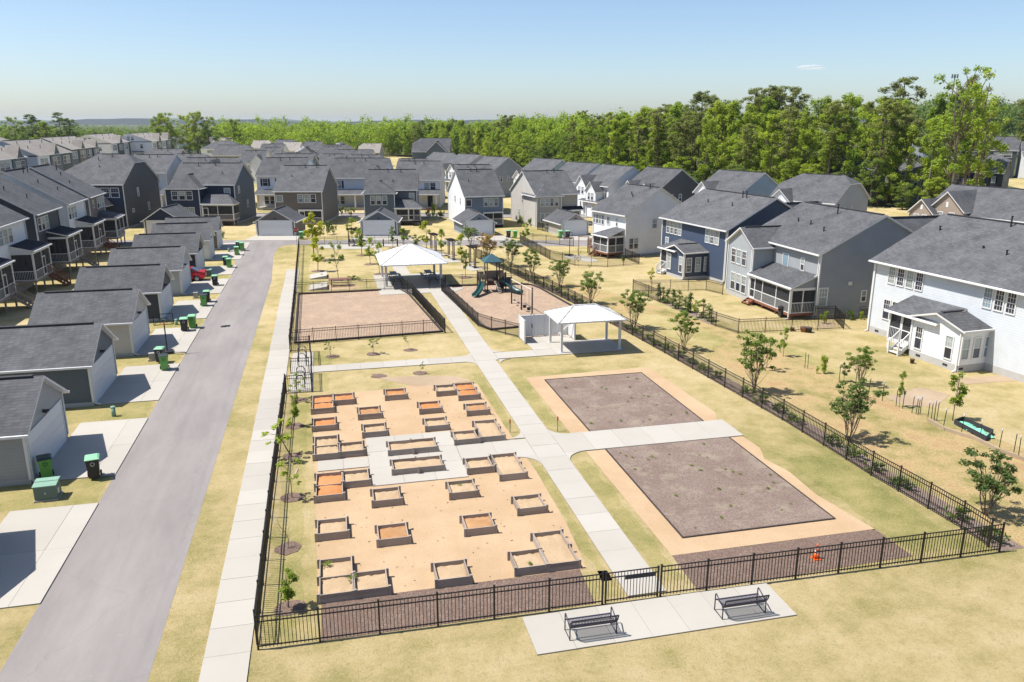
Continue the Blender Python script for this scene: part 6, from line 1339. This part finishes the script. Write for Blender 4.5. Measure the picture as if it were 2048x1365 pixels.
# far woodland that reads as one mass
def mass(name, label, n, afn, hfn, leafsize, per, mat, rfn):
    C = np.empty((n, 3)); Rr = np.empty(n)
    for i in range(n):
        a, b = afn(); h = hfn(a, b); x, y = BD(a, b); C[i] = (x, y, h); Rr[i] = rfn()
    cs = []; rs = []
    for i in range(n):
        for k in range(4):
            cs.append((C[i, 0] + rnd.uniform(-1, 1) * Rr[i] * .7, C[i, 1] + rnd.uniform(-1, 1) * Rr[i] * .7, C[i, 2] - Rr[i] * rnd.uniform(.6, 2.6))); rs.append(Rr[i] * rnd.uniform(.5, .8))
    me = leaf_cloud(cs, rs, n * per, leafsize, mat, name, .9); o = put(name, me); stuff(o); tag(o, label, 'woodland'); return o
def fa(b0, b1, a0, a1):
    def f():
        b = b0 + (b1 - b0) * rnd.random() ** 1.3; return (rnd.uniform(a0, a1) * b, b)
    return f
mass('distant_woodland', 'wooded country behind the far roofs, left and centre', 1100, fa(440, 950, -.74, -.10), lambda a, b: rnd.uniform(10.5, 15.0) + max(0, (a + .34 * b)) * .03, 1.2, 90, 'leaf_dark', lambda: rnd.uniform(3.5, 5.5))
mass('distant_woodland', 'solid bright green woods behind the first rows of forest trees', 620, fa(405, 640, -.36, .16), lambda a, b: rnd.uniform(14.5, 19) + (3.5 if rnd.random() < .18 else 0), 1.1, 130, 'leaf_wood', lambda: rnd.uniform(3.2, 5.2))
mass('distant_woodland', 'wooded rise at the far right behind the pale houses', 420, fa(400, 560, .46, .78), lambda a, b: rnd.uniform(25, 32), 1.2, 130, 'leaf_far', lambda: rnd.uniform(4, 6.5))
mass('distant_woodland', 'woods filling the depth behind the tall forest edge', 200, lambda: (lambda s: (BA := edge_at(s)[0]) and (BA[0] - rnd.uniform(0, 12), BA[1] + rnd.uniform(42, 95)))(rnd.uniform(.4, .999)), lambda a, b: rnd.uniform(17, 22), .8, 240, 'leaf_wood', lambda: rnd.uniform(3, 5))
mass('distant_woodland', 'hazy wooded plain along the horizon', 2600, fa(900, 4600, -.75, .75), lambda a, b: rnd.uniform(11, 16.5), 3.2, 40, 'leaf_far', lambda: rnd.uniform(7, 12))
# far hills
hm = MB(); nseg = 90; vs = []
for i in range(nseg + 1):
    a = -6500 + 13000 * i / nseg; b = 6400; x, y = BD(a, b); h = 34 + 10 * math.sin(i * .31) + 7 * math.sin(i * .83 + 1) + 4 * math.sin(i * 2.1)
    h -= 12 * max(0, a / 6500)
    vs += [(x, y, -5), (x, y, h), (*BD(a, b + 900), h + 6), (*BD(a, b + 1600), -5)]
hm.add(vs, [(4 * i + j, 4 * i + 4 + j, 4 * i + 5 + j, 4 * i + 1 + j) for i in range(nseg) for j in range(3)])
mat_sand('hill_woods', (0.05, 0.085, 0.035), (0.08, 0.12, 0.045), (0.03, 0.05, 0.02), .02)
struct(hm.build('hills', 'hill_woods'))
fl = [BD(-500, 440), BD(-60, 415), BD(-8, 330), BD(30, 228), BD(60, 176), BD(92, 147), BD(118, 146), BD(140, 240), BD(900, 600), BD(6800, 9200), BD(-6800, 9200), BD(-700, 700)]
mat_chips('forest_floor', [(0.1, (0.06, 0.075, 0.025)), (0.6, (0.11, 0.12, 0.04)), (0.95, (0.2, 0.16, 0.08))], .8, (0.05, 0.06, 0.02)); struct(MB().poly(fl, .006).build('forest_floor', 'forest_floor'))

# ------------------------------------------------------------------ small things
rnd.seed(99)
plain('cart_green', (0.16, 0.46, 0.09), .45, .08); plain('cart_black', (0.028, 0.026, 0.03), .5, .1); plain('lid_green', (0.28, 0.60, 0.36), .45, .06); plain('lid_dark', (0.03, 0.05, 0.045), .45)
plain('utility_green', (0.13, 0.20, 0.165), .55, .08); plain('pillar_green', (0.25, 0.42, 0.32), .55, .06); pass
plain('cone_orange', (0.80, 0.13, 0.02), .5, .05); plain('car_red', (0.50, 0.02, 0.03), .22, .03, spec=.7); plain('tyre', (0.02, 0.02, 0.02), .85); plain('alloy', (0.55, 0.55, 0.57), .3, metal=.7); plain('lamp_red', (0.45, 0.01, 0.01), .2); plain('sign_red', (0.45, 0.02, 0.03), .4, .05); plain('sign_white', (0.8, 0.8, 0.8), .5)
plain('stake_red', (0.62, 0.09, 0.05), .7); plain('bag_green', (0.24, 0.66, 0.46), .55, .2); plain('terracotta', (0.36, 0.15, 0.08), .8); plain('galvanised', (0.5, 0.52, 0.54), .45)
def cart_proto(body, lid):
    t = put('proto', None)
    b = MB(); n = 4
    def ring(w, d, z): return [(-w / 2, -d / 2, z), (w / 2, -d / 2, z), (w / 2, d / 2, z), (-w / 2, d / 2, z)]
    vs = ring(.44, .48, .08) + ring(.50, .54, .45) + ring(.57, .64, .98) + ring(.61, .68, .985) + ring(.61, .68, 1.03)
    b.add(vs, [(3, 2, 1, 0)] + [(4 * k + i, 4 * k + (i + 1) % 4, 4 * k + 4 + (i + 1) % 4, 4 * k + 4 + i) for k in range(4) for i in range(4)] + [(16, 17, 18, 19)])
    o = b.build('cart_body', body, t)
    l = MB(); vs = ring(.63, .74, 1.035) + ring(.63, .74, 1.07) + ring(.46, .54, 1.13)
    l.add(vs, [(3, 2, 1, 0)] + [(4 * k + i, 4 * k + (i + 1) % 4, 4 * k + 4 + (i + 1) % 4, 4 * k + 4 + i) for k in range(2) for i in range(4)] + [(8, 9, 10, 11)]); l.build('lid', lid, t)
    MB().tube([(-.24, .40, .98), (.24, .40, .98)], .018, 6).bar((-.24, .3, .98), (-.24, .40, .98), .03).bar((.24, .3, .98), (.24, .40, .98), .03).build('handle', body, t)
    for s in (-1, 1): MB().tube([(s * .24, .27, .13), (s * .31, .27, .13)], .13, 14).build('wheel', 'tyre', t)
    MB().tube([(-.26, .27, .13), (.26, .27, .13)], .015, 6).build('axle', 'tyre', t)
    e = MB()
    for k in range(3):
        a = k * 2.094 + 1.57; p = [(.085 * math.cos(a + q), .085 * math.sin(a + q)) for q in (-.75, -.2, .35, .75)]
        for u, v in zip(p, p[1:]): e.bar((u[0], -.325, .82 + u[1]), (v[0], -.325, .82 + v[1]), .028, .006, up=(0, 1, 0))
        q = p[-1]; d = (-math.sin(a + .75), math.cos(a + .75)); r_ = (math.cos(a + .75), math.sin(a + .75))
        e.add([(q[0] + r_[0] * .035, -.327, .82 + q[1] + r_[1] * .035), (q[0] - r_[0] * .035, -.327, .82 + q[1] - r_[1] * .035), (q[0] + d[0] * .055, -.327, .82 + q[1] + d[1] * .055)], [(0, 1, 2), (2, 1, 0)])
    e.build('recycling_mark', 'sign_white' if body == 'cart_black' else 'lid_dark', t)
    return t
CP = {k: cart_proto(*k) for k in (('cart_green', 'lid_dark'), ('cart_black', 'lid_green'), ('cart_green', 'lid_green'))}
GD, BG, GG = CP.keys()
for i, (p, k, a, lab) in enumerate([((-13.82, 39.02), GD, 20, 'green wheeled cart with dark lid by the nearest garage door'), ((-11.59, 38.50), BG, 12, 'black wheeled cart with green lid at the nearest driveway edge'), ((-11.48, 56.13), GD, 10, 'green cart beside the basketball hoop'), ((-12.09, 58.09), BG, -5, 'dark cart with green lid behind the cart at the hoop'), ((-11.84, 67.09), BG, 5, 'black cart with green lid beyond the hoop, left of a green one'), ((-11.34, 67.98), GG, 0, 'green cart right of the black cart beyond the hoop'),
    ((-11.58, 76.43), GD, 8, 'green cart before the pale grey garage driveway'), ((-11.49, 78.16), BG, 4, 'black cart behind the green cart near the red car'), ((-11.73, 86.33), BG, 0, 'lone black cart with green lid beyond the red car'), ((-11.45, 97.22), GG, 0, 'green cart on the sixth driveway, right of a black one'), ((-12.00, 98.74), BG, 0, 'black cart with green lid left of green one on the sixth driveway'), ((-11.48, 106.59), GG, 0, 'green cart nearest on the last driveways'), ((-11.74, 111.35), BG, 0, 'dark cart on the last driveway beside two green ones'), ((-11.14, 110.32), GG, 0, 'green cart farthest along the alley'),
    ((26.28, 114.25), BG, 0, 'black cart at the apron of the pale grey garage'), ((27.10, 113.52), GG, 0, 'green cart at the apron of the pale grey garage'), ((33.66, 111.98), GG, 0, 'green cart before the tan garage'), ((34.67, 111.74), BG, 0, 'black cart before the tan garage'), ((-3.69, 119.67), GG, 0, 'green cart beside the stop sign')]):
    t = copy_tree(CP[k], (*p, .03), R(a)); t.name = 'wheeled_cart'; tag(t, lab, 'wheeled cart', 'wheeled carts set out along the alleys')
for o in CP.values():
    for ch in list(o.children): bpy.data.objects.remove(ch)
    bpy.data.objects.remove(o)
# utility boxes
tr = thing('transformer', 'green pad-mounted transformer box on grass by the nearest driveways', 'transformer', (-13.1, 36.75, 0), R(3))
MB().box(-.5, .5, -.42, .45, 0, .08).build('pad', 'utility_grey', tr); MB().add([(-.46, -.38, .08), (.46, -.38, .08), (.46, .4, .08), (-.46, .4, .08), (-.46, -.38, .72), (.46, -.38, .72), (.46, .4, .80), (-.46, .4, .80)], [(3, 2, 1, 0), (4, 5, 6, 7), (0, 1, 5, 4), (1, 2, 6, 5), (2, 3, 7, 6), (3, 0, 4, 7)]).build('cabinet', 'utility_green', tr)
MB().add([(-.49, -.42, .72), (.49, -.42, .72), (.49, .02, .77), (-.49, .02, .77), (-.49, -.42, .76), (.49, -.42, .76), (.49, .02, .81), (-.49, .02, .81)], [(3, 2, 1, 0), (4, 5, 6, 7), (0, 1, 5, 4), (1, 2, 6, 5), (2, 3, 7, 6), (3, 0, 4, 7)]).build('lid', 'pillar_green', tr); MB().box(-.49, .49, .03, .43, .775, .83).build('lid', 'pillar_green', tr); MB().box(.465, .475, -.2, .0, .25, .5).build('notice', 'sign_white', tr); MB().box(-.03, .03, -.41, -.385, .35, .45).build('latch', 'galvanised', tr)
tr2 = copy_tree(tr, (*(-13.26, 92.15), 0), R(3)); tag(tr2, 'green transformer box beyond the red car', 'transformer')
for i, (p, h, mt, lab) in enumerate((((-12.74, 47.32), .62, 'pillar_green', 'pale green utility pillar on the grass strip'), ((-12.88, 69.56), .5, 'pillar_green', 'pale green utility pillar beyond the basketball hoop'), ((-12.80, 109.84), .5, 'pillar_green', 'pale green utility pillar near the last driveway'))):
    t = thing('utility_pillar', lab, 'utility pillar', (*p, 0)); MB().tube([(0, 0, 0), (0, 0, h - .08)], .12, 14).build('body', mt, t, smooth=True); MB().tube([(0, 0, h - .08), (0, 0, h - .02), (0, 0, h)], [.135, .135, .10], 14).build('cap', mt, t)
for p, lab in (((-12.77, 58.76), 'grey utility cabinet on a block by the hoop'), ((-12.82, 80.30), 'tan utility cabinet beside the fifth driveway')):
    t = thing('utility_cabinet', lab, 'utility cabinet', (*p, 0)); MB().box(-.2, .2, -.14, .14, .12, .55).box(-.22, .22, -.16, .16, .55, .59).build('cabinet', 'utility_grey', t); MB().box(-.26, .26, -.2, .2, 0, .12).build('base', 'concrete', t)
# basketball hoops
def hoop(label, p, rz, h=2.75):
    t = thing('basketball_hoop', label, 'basketball hoop', (*p, 0.03), rz); MB().tube([(0, 0, 0), (0, 0, h * .8)], .045, 8).tube([(0, 0, h * .8), (0, -.35, h * .9)], .035, 8).build('pole', 'black_metal', t); MB().box(-.42, .42, -.5, .35, 0, .16).build('base', 'pipe_black', t)
    MB().box(-.68, .68, -.40, -.37, h * .80, h * .80 + .05).box(-.68, .68, -.40, -.37, h * .80 + .80, h * .80 + .85).box(-.68, -.63, -.40, -.37, h * .8 + .05, h * .8 + .80).box(.63, .68, -.40, -.37, h * .8 + .05, h * .8 + .8).box(-.25, -.21, -.40, -.38, h * .8 + .12, h * .8 + .5).box(.21, .25, -.40, -.38, h * .8 + .12, h * .8 + .5).box(-.25, .25, -.40, -.38, h * .8 + .5, h * .8 + .54).bar((-.6, -.385, h * .8 + .05), (-.25, -.385, h * .8 + .5), .03).bar((.6, -.385, h * .8 + .05), (.25, -.385, h * .8 + .5), .03).build('backboard', 'black_metal', t)
    MB().tube([(.22 * math.cos(a), -.62 + .22 * math.sin(a), h * .8 + .12) for a in [i * .524 for i in range(13)]], .012, 5).build('rim', 'cone_orange', t)
hoop('black basketball hoop standing by the alley edge', (-12.09, 60.70), R(8)); hoop('basketball hoop in the yard of the white house', (30.22, 96.39), R(200), 2.6)
# red car
c = thing('parked_car', 'red car parked beside the pale grey garage', 'car', (-15.2, 89.9, 0.05), 0)
prof = [(-2.15, .35), (-2.2, .62), (-2.05, .80), (-1.2, .92), (-.55, 1.38), (.75, 1.42), (1.45, 1.02), (2.05, .96), (2.15, .75), (2.12, .40), (1.9, .26), (-1.9, .26)]
m = MB(); n = len(prof); ws = [(.86 if z < 1.0 else .66) for x, z in prof]
m.add([(x, -w, z) for (x, z), w in zip(prof, ws)] + [(x, w, z) for (x, z), w in zip(prof, ws)], [tuple(range(n)), tuple(range(2 * n - 1, n - 1, -1))] + [((i + 1) % n, i, n + i, n + (i + 1) % n) for i in range(n)]); m.build('body', 'car_red', c)
m = MB()
m.add([(.8, -.6, 1.40), (1.42, -.74, 1.05), (1.42, .74, 1.05), (.8, .6, 1.40)], [(0, 1, 2, 3)]); MB().add([(x + .012, y, z + .012) for x, y, z in m.v], [(0, 1, 2, 3)]).build('rear_window', 'glass_dark', c); MB().add([(-1.15, -.76, .97), (-.58, -.62, 1.37), (-.58, .62, 1.37), (-1.15, .76, .97)], [(3, 2, 1, 0)]).build('windscreen', 'glass_dark', c, (-.012, 0, .012))
for s in (-1, 1):
    MB().add([(-.9, s * .80, 1.0), (1.1, s * .82, 1.03), (.7, s * .69, 1.36), (-.5, s * .69, 1.34)], [(0, 1, 2, 3)]).build('side_window', 'glass_dark', c, (0, s * .012, 0)); MB().box(2.1, 2.17, s * .62 - .18, s * .62 + .18, .72, .9).build('tail_lamp', 'lamp_red', c)
    for x in (-1.35, 1.3):
        w = MB().tube([(x, s * .72, .32), (x, s * .9, .32)], .32, 18).build('wheel', 'tyre', c); MB().tube([(x, s * .895, .32), (x, s * .915, .32)], .21, 12).build('rim', 'alloy', w)
MB().box(2.13, 2.16, -.26, .26, .5, .62).build('number_plate', 'sign_white', c)
# stop sign
t = thing('stop_sign', 'red octagonal stop sign at the end of the alley', 'road sign', (*(-4.16, 113.26), 0), R(8)); MB().box(-.025, .025, -.02, .02, 0, 2.55).build('post', 'galvanised', t)
oc = [(.38 * math.cos(R(22.5 + 45 * k)), .38 * math.sin(R(22.5 + 45 * k))) for k in range(8)]
f_ = MB().add([(x, -.035, 2.2 + z) for x, z in oc] + [(x, -.022, 2.2 + z) for x, z in oc], [tuple(range(8)), tuple(range(15, 7, -1))] + [((i + 1) % 8, i, 8 + i, 8 + (i + 1) % 8) for i in range(8)]).build('sign_face', 'sign_red', t)
fc = bpy.data.curves.new('lettering', 'FONT'); fc.body = 'STOP'; fc.size = .27; fc.align_x = 'CENTER'; fc.align_y = 'CENTER'; fc.materials.append(MATS['sign_white']); fo = bpy.data.objects.new('temporary', fc); COL.objects.link(fo); bpy.context.view_layer.update(); lm = bpy.data.meshes.new_from_object(fo.evaluated_get(bpy.context.evaluated_depsgraph_get())); bpy.data.objects.remove(fo); fo = put('lettering', lm, f_, (0, -.039, 2.2)); fo.rotation_euler = (R(90), 0, 0)
rim = MB()
for i in range(8): a, b = oc[i], oc[(i + 1) % 8]; rim.bar((a[0] * .96, -.037, 2.2 + a[1] * .96), (b[0] * .96, -.037, 2.2 + b[1] * .96), .02, .004, up=(0, 1, 0))
rim.build('border', 'sign_white', f_)
# traffic cone
t = thing('traffic_cone', 'orange traffic cone with white bands behind the front fence', 'traffic cone', (*(17.92, 24.10), .012)); t.scale = (.86, .86, .86); MB().box(-.19, .19, -.19, .19, 0, .04).build('base', 'cone_orange', t)
zz = [.04, .30, .42, .50, .60, .74]; rr = [.15 - .12 * (z - .04) / .7 for z in zz]
for i in range(5): MB().tube([(0, 0, zz[i]), (0, 0, zz[i + 1])], [rr[i], rr[i + 1]], 16).build(('cone_body', 'white_band')[i in (1, 3)], ('cone_orange', 'sign_white')[i in (1, 3)], t, smooth=True)
for p, h, lab in (((9.19, 39.64), .75, 'red-tipped survey stake left of the path junction'), ((11.79, 39.18), .85, 'red-tipped survey stake right of the path junction')):
    t = thing('survey_stake', lab, 'survey stake', (*p, 0)); MB().box(-.02, .02, -.02, .02, 0, h).build('stake', 'pale_timber', t); MB().box(-.035, .035, -.03, .03, h - .22, h + .02).build('marker_tape', 'stake_red', t)
tag(MB().box(-.07, .07, -.55, .55, 0, .03).build('loose_plank', 'pale_timber', None, (*(-2.23, 36.82), .01), R(-8)), 'loose pale plank lying on grass inside the left fence', 'plank')
# drain covers
for i, p in enumerate(((-8.92, 68.02), (-8.63, 68.12))):
    t = thing('drain_cover', 'dark drain cover in the alley, %s of two' % ('left', 'right')[i], 'drain cover', (*p, .004)); MB().box(-.22, .22, -.3, .3, 0, .012).build('frame', 'vent_dark', t)
    for k in range(5): MB().box(-.18, .18, -.25 + k * .11, -.20 + k * .11, .012, .02).build('bar', 'black_metal', t)
# fence stakes on the bank
TP = [31.88, 46.43, 1.16, 0.02, 32.00, 46.28, 1.05, 0.02, 32.49, 43.45, 1.04, 0.02, 32.89, 42.29, 0.96, 0.02, 32.97, 41.06, 0.90, 0.02, 32.61, 39.32, 1.26, 0.02, 32.82, 38.36, 1.18, 0.02, 32.90, 37.89, 1.26, 0.01, 32.92, 37.11, 1.15, 0.01, 33.04, 36.91, 1.09, 0.01, 33.03, 36.75, 1.08, 0.01, 33.26, 36.86, 1.15, 0.01, 32.99, 35.93, 1.19, 0.01, 33.14, 35.81, 1.16, 0.01, 33.30, 35.77, 1.25, 0.01, 33.44, 35.74, 1.22, 0.01, 32.84, 34.54, 1.25, 0.01, 33.20, 33.63, 1.23, 0.01, 33.96, 33.09, 0.93, 0.01, 33.50, 31.38, 1.23, 0.01, 34.05, 30.98, 1.14, 0.01, 33.58, 30.25, 1.26, 0.01, 32.29, 50.29, 0.85, 0.02, 32.00, 51.18, 0.94, 0.02]
TP = [TP[i:i + 4] for i in range(0, len(TP), 4)]
for i, (x, y, h, _) in enumerate(TP):
    t = thing('fence_stake', 'dark green metal stake on the bank, %s of the line%s' % (nth(i), ', white tip' if 4 < i < 22 else ''), 'stake', (x, y, 0), rnd.uniform(0, 3), 'metal stakes along the bank'); t.rotation_euler[0] = rnd.uniform(-.05, .05)
    MB().box(-.02, .02, -.004, .004, 0, h).box(-.004, .004, -.002, .03, 0, h - .01).build('stake', 'lid_dark', t)
    if 4 < i < 22: MB().box(-.024, .024, -.009, .034, h - .12, h + .003).build('tip', 'sign_white', t)
# garden border with green bags
t = thing('garden_border', 'low timber garden border along the bank with green sacks', 'garden border', (*(32.93, 35.86), 0)); o0 = Vector((*(32.93, 35.86), 0))
bp = [(32.93, 35.86), (32.78, 34.33), (33.34, 32.87), (33.35, 31.15), (33.67, 29.97), (33.68, 28.75)]
for a, b in zip(bp, bp[1:]): MB().bar(Vector((*a, .1)) - o0, Vector((*b, .1)) - o0, .1, .2).build('timber', 'pale_timber', t)
bx = [(34.01, 35.05), (34.80, 35.34), (34.94, 33.30), (33.81, 32.55)]
for i in range(4): MB().bar((*bx[i], .15), (*bx[(i + 1) % 4], .15), .05, .28).build('planter_board' , 'vent_dark', t).location = -o0
for i, (u, v) in enumerate(((.2, .5), (.45, .4), (.68, .55), (.9, .4))):
    p = Vector((*bx[0], 0)) * (1 - u) * (1 - v) + Vector((*bx[3], 0)) * u * (1 - v) + Vector((*bx[1], 0)) * (1 - u) * v + Vector((*bx[2], 0)) * u * v
    m = MB(); nn = 8
    vs = [(.38 * (i2 / nn - .5) * 2, .3 * (j / nn - .5) * 2, .16 * (1 - max(abs(i2 / nn - .5), abs(j / nn - .5)) ** 2 * 3.6) + rnd.uniform(0, .03)) for j in range(nn + 1) for i2 in range(nn + 1)]
    sk = m.add(vs, [(j * 9 + i2, j * 9 + i2 + 1, (j + 1) * 9 + i2 + 1, (j + 1) * 9 + i2) for j in range(nn) for i2 in range(nn)]).build('sack', 'bag_green', None, (p.x, p.y, .04), rnd.uniform(0, 3), smooth=True)
    tag(sk, 'green plastic sack in the planter on the bank, %s from left' % nth(i), 'sack', 'green sacks on the bank')
# pots, grill, air conditioner, bollards, chairs
def pot(label, p, r, h, mat):
    t = thing('plant_pot', label, 'plant pot', (*p, 0)); m = MB().tube([(0, 0, 0), (0, 0, h), (0, 0, h + .03)], [r * .75, r, r * 1.08], 14).build('pot', mat, t, smooth=True); MB().tube([(0, 0, h + .031), (0, 0, h + .036)], r * .95, 14).build('earth', 'soil_dark', t)
pot('terracotta pot outside the grey house fence', (37.52, 55.34), .3, .35, 'terracotta'); pot('black pot outside the grey house fence', (37.78, 55.12), .32, .38, 'cart_black'); pot('small terracotta pot left of the larger pots', (36.78, 55.85), .2, .22, 'terracotta'); pot('dark pot by the white steps of the pale house', (39.98, 45.75), .16, .28, 'brown_metal')
t = thing('grill', 'black covered grill at the corner of the grey house porch', 'grill', (*(38.69, 60.39), 0)); MB().box(-.35, .35, -.25, .25, .1, .75).build('cabinet', 'cart_black', t); MB().tube([(-.35, 0, .78), (.35, 0, .78)], .24, 10).build('hood', 'cart_black', t)
t = thing('air_conditioner', 'grey air conditioner unit beside the grey house wall', 'air conditioner', (*(45.68, 59.14), 0)); MB().box(-.4, .4, -.4, .4, 0, .08).build('base', 'concrete', t); MB().box(-.36, .36, -.36, .36, .08, .85).build('cabinet', 'utility_grey', t)
for k in range(8): MB().box(-.37, .37, -.372, -.361, .15 + k * .08, .19 + k * .08).build('grille_slat', 'vent_dark', t)
MB().tube([(0, 0, .85), (0, 0, .88)], .3, 16).build('fan_guard', 'vent_dark', t)
for i, p in enumerate(((7.49, 109.58), (9.42, 109.60))): tag(MB().tube([(0, 0, 0), (0, 0, 1.0), (0, 0, 1.08)], [.09, .09, .03], 10).build('bollard', 'dark_timber', None, (*p, 0)), 'dark bollard at the plaza edge, %s of two' % ('left', 'right')[i], 'bollard', 'plaza bollards')
for i, p in enumerate(((3.28, 111.27), (3.82, 111.15))):
    t = thing('lounge_chair', 'pale lounge chair on the plaza, %s of two' % ('left', 'right')[i], 'chair', (*p, .05), R(-12), 'plaza lounge chairs')
    for k in range(5): MB().add([(-.3 + k * .125, 0, .4), (-.2 + k * .125, 0, .4), (-.2 + k * .125, -.45, 1.0), (-.3 + k * .125, -.45, 1.0), (-.3 + k * .125, -.02, .38), (-.2 + k * .125, -.02, .38), (-.2 + k * .125, -.47, .98), (-.3 + k * .125, -.47, .98)], [(0, 1, 2, 3), (7, 6, 5, 4), (0, 4, 5, 1), (2, 6, 7, 3)]).build('back_slat', 'lid_dark' if k in (0, 4) else 'white_trim', t)
    MB().box(-.3, .3, 0, .5, .34, .39).build('seat', 'white_trim', t)
    for x in (-.32, .32): MB().box(x - .03, x + .03, 0, .06, 0, .6).box(x - .03, x + .03, .44, .5, 0, .6).box(x - .06, x + .06, -.1, .55, .6, .63).build('arm_frame', 'white_trim', t)
t = thing('notice_panel', 'small grey notice panel on a post near the back fence', 'sign', (*(-1.49, 114.56), 0), R(-12)); MB().box(-.03, .03, -.03, .03, 0, 1.2).build('post', 'vent_dark', t); MB().add([(-.35, -.2, 1.1), (.35, -.2, 1.1), (.35, .15, 1.4), (-.35, .15, 1.4), (-.35, -.2, 1.14), (.35, -.2, 1.14), (.35, .15, 1.44), (-.35, .15, 1.44)], [(3, 2, 1, 0), (4, 5, 6, 7), (0, 1, 5, 4), (1, 2, 6, 5), (2, 3, 7, 6), (3, 0, 4, 7)]).build('panel', 'utility_grey', t)
# backyard frames
t = thing('timber_swing', 'pale timber swing frame beside the red deck', 'swing frame', (*(31.35, 96.13), 0), R(-12))
for x in (0, 1.25): MB().box(x - .05, x + .05, -.05, .05, 0, 2.5).build('post', 'pale_timber', t)
MB().bar((-.1, 0, 2.5), (1.35, 0, 2.42), .1).build('top_beam', 'pale_timber', t); MB().bar((1.25, 0, 1.2), (1.7, 0, 2.3), .06).build('brace', 'pale_timber', t)
t = thing('climbing_frame', 'orange timber climbing frame among the trees', 'climbing frame', (*(119.90, 151.63), 0), R(20)); plain('play_orange', (.50, .16, .04), .7)
for x in (-1.2, 1.2):
    for y in (-1, 1): MB().bar((x, y, 0), (x * .7, y * .7, 3.2), .15).build('post', 'play_orange', t)
MB().box(-1.3, 1.3, -1.0, 1.0, 1.6, 1.75).build('platform', 'play_orange', t); MB().bar((-1.4, 0, 3.0), (3.2, 0, 3.0), .15).build('top_beam', 'play_orange', t); MB().bar((3.2, -1, 0), (3.2, 0, 3.0), .12).bar((3.2, 1, 0), (3.2, 0, 3.0), .12).build('leg', 'play_orange', t)
for z in (2.0, 2.4, 2.8): MB().box(-1.2, 1.2, -.98, -.92, z, z + .12).build('rail', 'play_orange', t)
struct(MB().prism([(29.13, 95.44), (30.09, 96.83), (31.98, 96.39), (32.48, 93.87), (32.41, 91.21), (30.92, 91.19)], 0, .04).build('patio', 'concrete'))
struct(MB().prism([(11.94, 119.83), (12.38, 119.73), (12.39, 116.43), (12.04, 113.90), (11.62, 114.00), (11.96, 116.53)], 0, .04).build('garden_walk', 'concrete'))
struct(MB().poly([(40.37, 42.04), (43.43, 41.99), (45.71, 41.90), (44.44, 40.65), (42.31, 40.82), (39.83, 40.88)], .012).build('flower_bed', 'bare_earth'))
struct(MB().poly([(39.88, 57.17), (41.47, 58.24), (41.96, 57.40), (40.75, 55.93), (39.71, 56.00)], .012).build('flower_bed', 'bare_earth'))
struct(MB().poly([(33.26, 39.92), (36.77, 41.08), (37.56, 39.39), (34.99, 37.67), (33.41, 38.31)], .011).build('bare_patch', 'bare_earth'))
tw = thing('cell_tower', 'thin cell tower mast rising behind the right-hand trees', 'tower', (*BD(160, 300), 0)); MB().tube([(0, 0, 0), (0, 0, 33.0)], [.4, .12], 8).build('mast', 'vent_dark', tw)
for k in range(6): a = k * 1.047; MB().box(1.0 * math.cos(a) - .12, 1.0 * math.cos(a) + .12, 1.0 * math.sin(a) - .12, 1.0 * math.sin(a) + .12, 32.0, 33.4).build('antenna', 'slate_plastic', tw); MB().bar((0, 0, 32.7), (1.0 * math.cos(a), 1.0 * math.sin(a), 32.7), .08).build('arm', 'galvanised', tw)
# ------------------------------------------------------------------ air and cloud
m = bpy.data.materials.new('air'); m.use_nodes = True; tt = m.node_tree; tt.nodes.clear(); ou = tt.nodes.new('ShaderNodeOutputMaterial'); pv = tt.nodes.new('ShaderNodeVolumePrincipled')
pv.inputs['Color'].default_value = (0.80, 0.88, 1.0, 1); pv.inputs['Density'].default_value = 0.00006; pv.inputs['Anisotropy'].default_value = 0.2; tt.links.new(pv.outputs[0], ou.inputs['Volume']); MATS['air'] = m
hz = MB().box(-9100, 9100, -3100, 12100, -7, 66).build('haze', 'air'); stuff(tag(hz, 'thin bluish haze softening the far woods and hills', 'haze'))
m, tt, bb = newmat('cloud_white'); bb.inputs['Base Color'].default_value = (.9, .9, .9, 1); bb.inputs['Roughness'].default_value = 1
ttr = tt.nodes.new('ShaderNodeBsdfTransparent'); tms = tt.nodes.new('ShaderNodeMixShader'); tms.inputs[0].default_value = .055
tl = tt.nodes.new('ShaderNodeBsdfTranslucent'); tl.inputs[0].default_value = (.9, .9, .9, 1); t2 = tt.nodes.new('ShaderNodeMixShader'); t2.inputs[0].default_value = .6; tt.links.new(bb.outputs[0], t2.inputs[1]); tt.links.new(tl.outputs[0], t2.inputs[2])
tt.links.new(ttr.outputs[0], tms.inputs[1]); tt.links.new(t2.outputs[0], tms.inputs[2]); tt.links.new(tms.outputs[0], [n for n in tt.nodes if n.type == 'OUTPUT_MATERIAL'][0].inputs[0])
cm = MB()
for ox, oz, rx, rz_ in ((0, 0, 50, 9), (-20, 2, 26, 7), (16, 3, 30, 8), (34, -2, 24, 5), (-36, -2, 20, 4.5)):
    for k in range(4):
        bm = bmesh.new(); bmesh.ops.create_icosphere(bm, subdivisions=3, radius=1.0); f = 1 - k * .2
        vs = []
        for v in bm.verts:
            q = f * (1 + .12 * math.sin(v.co.x * 7 + k) * math.cos(v.co.z * 5 + ox) + .06 * math.sin(v.co.x * 17 + v.co.y * 9)); vs.append((ox + v.co.x * rx * q, v.co.y * rx * .7 * q, oz + v.co.z * rz_ * q))
        cm.add(vs, [tuple(v.index for v in p.verts) for p in bm.faces]); bm.free()
cl_ = cm.build('cloud', 'cloud_white', None, (*BD(1075, 3000), 208), RB, smooth=True); stuff(tag(cl_, 'single small white cloud above the right-hand trees', 'cloud'))
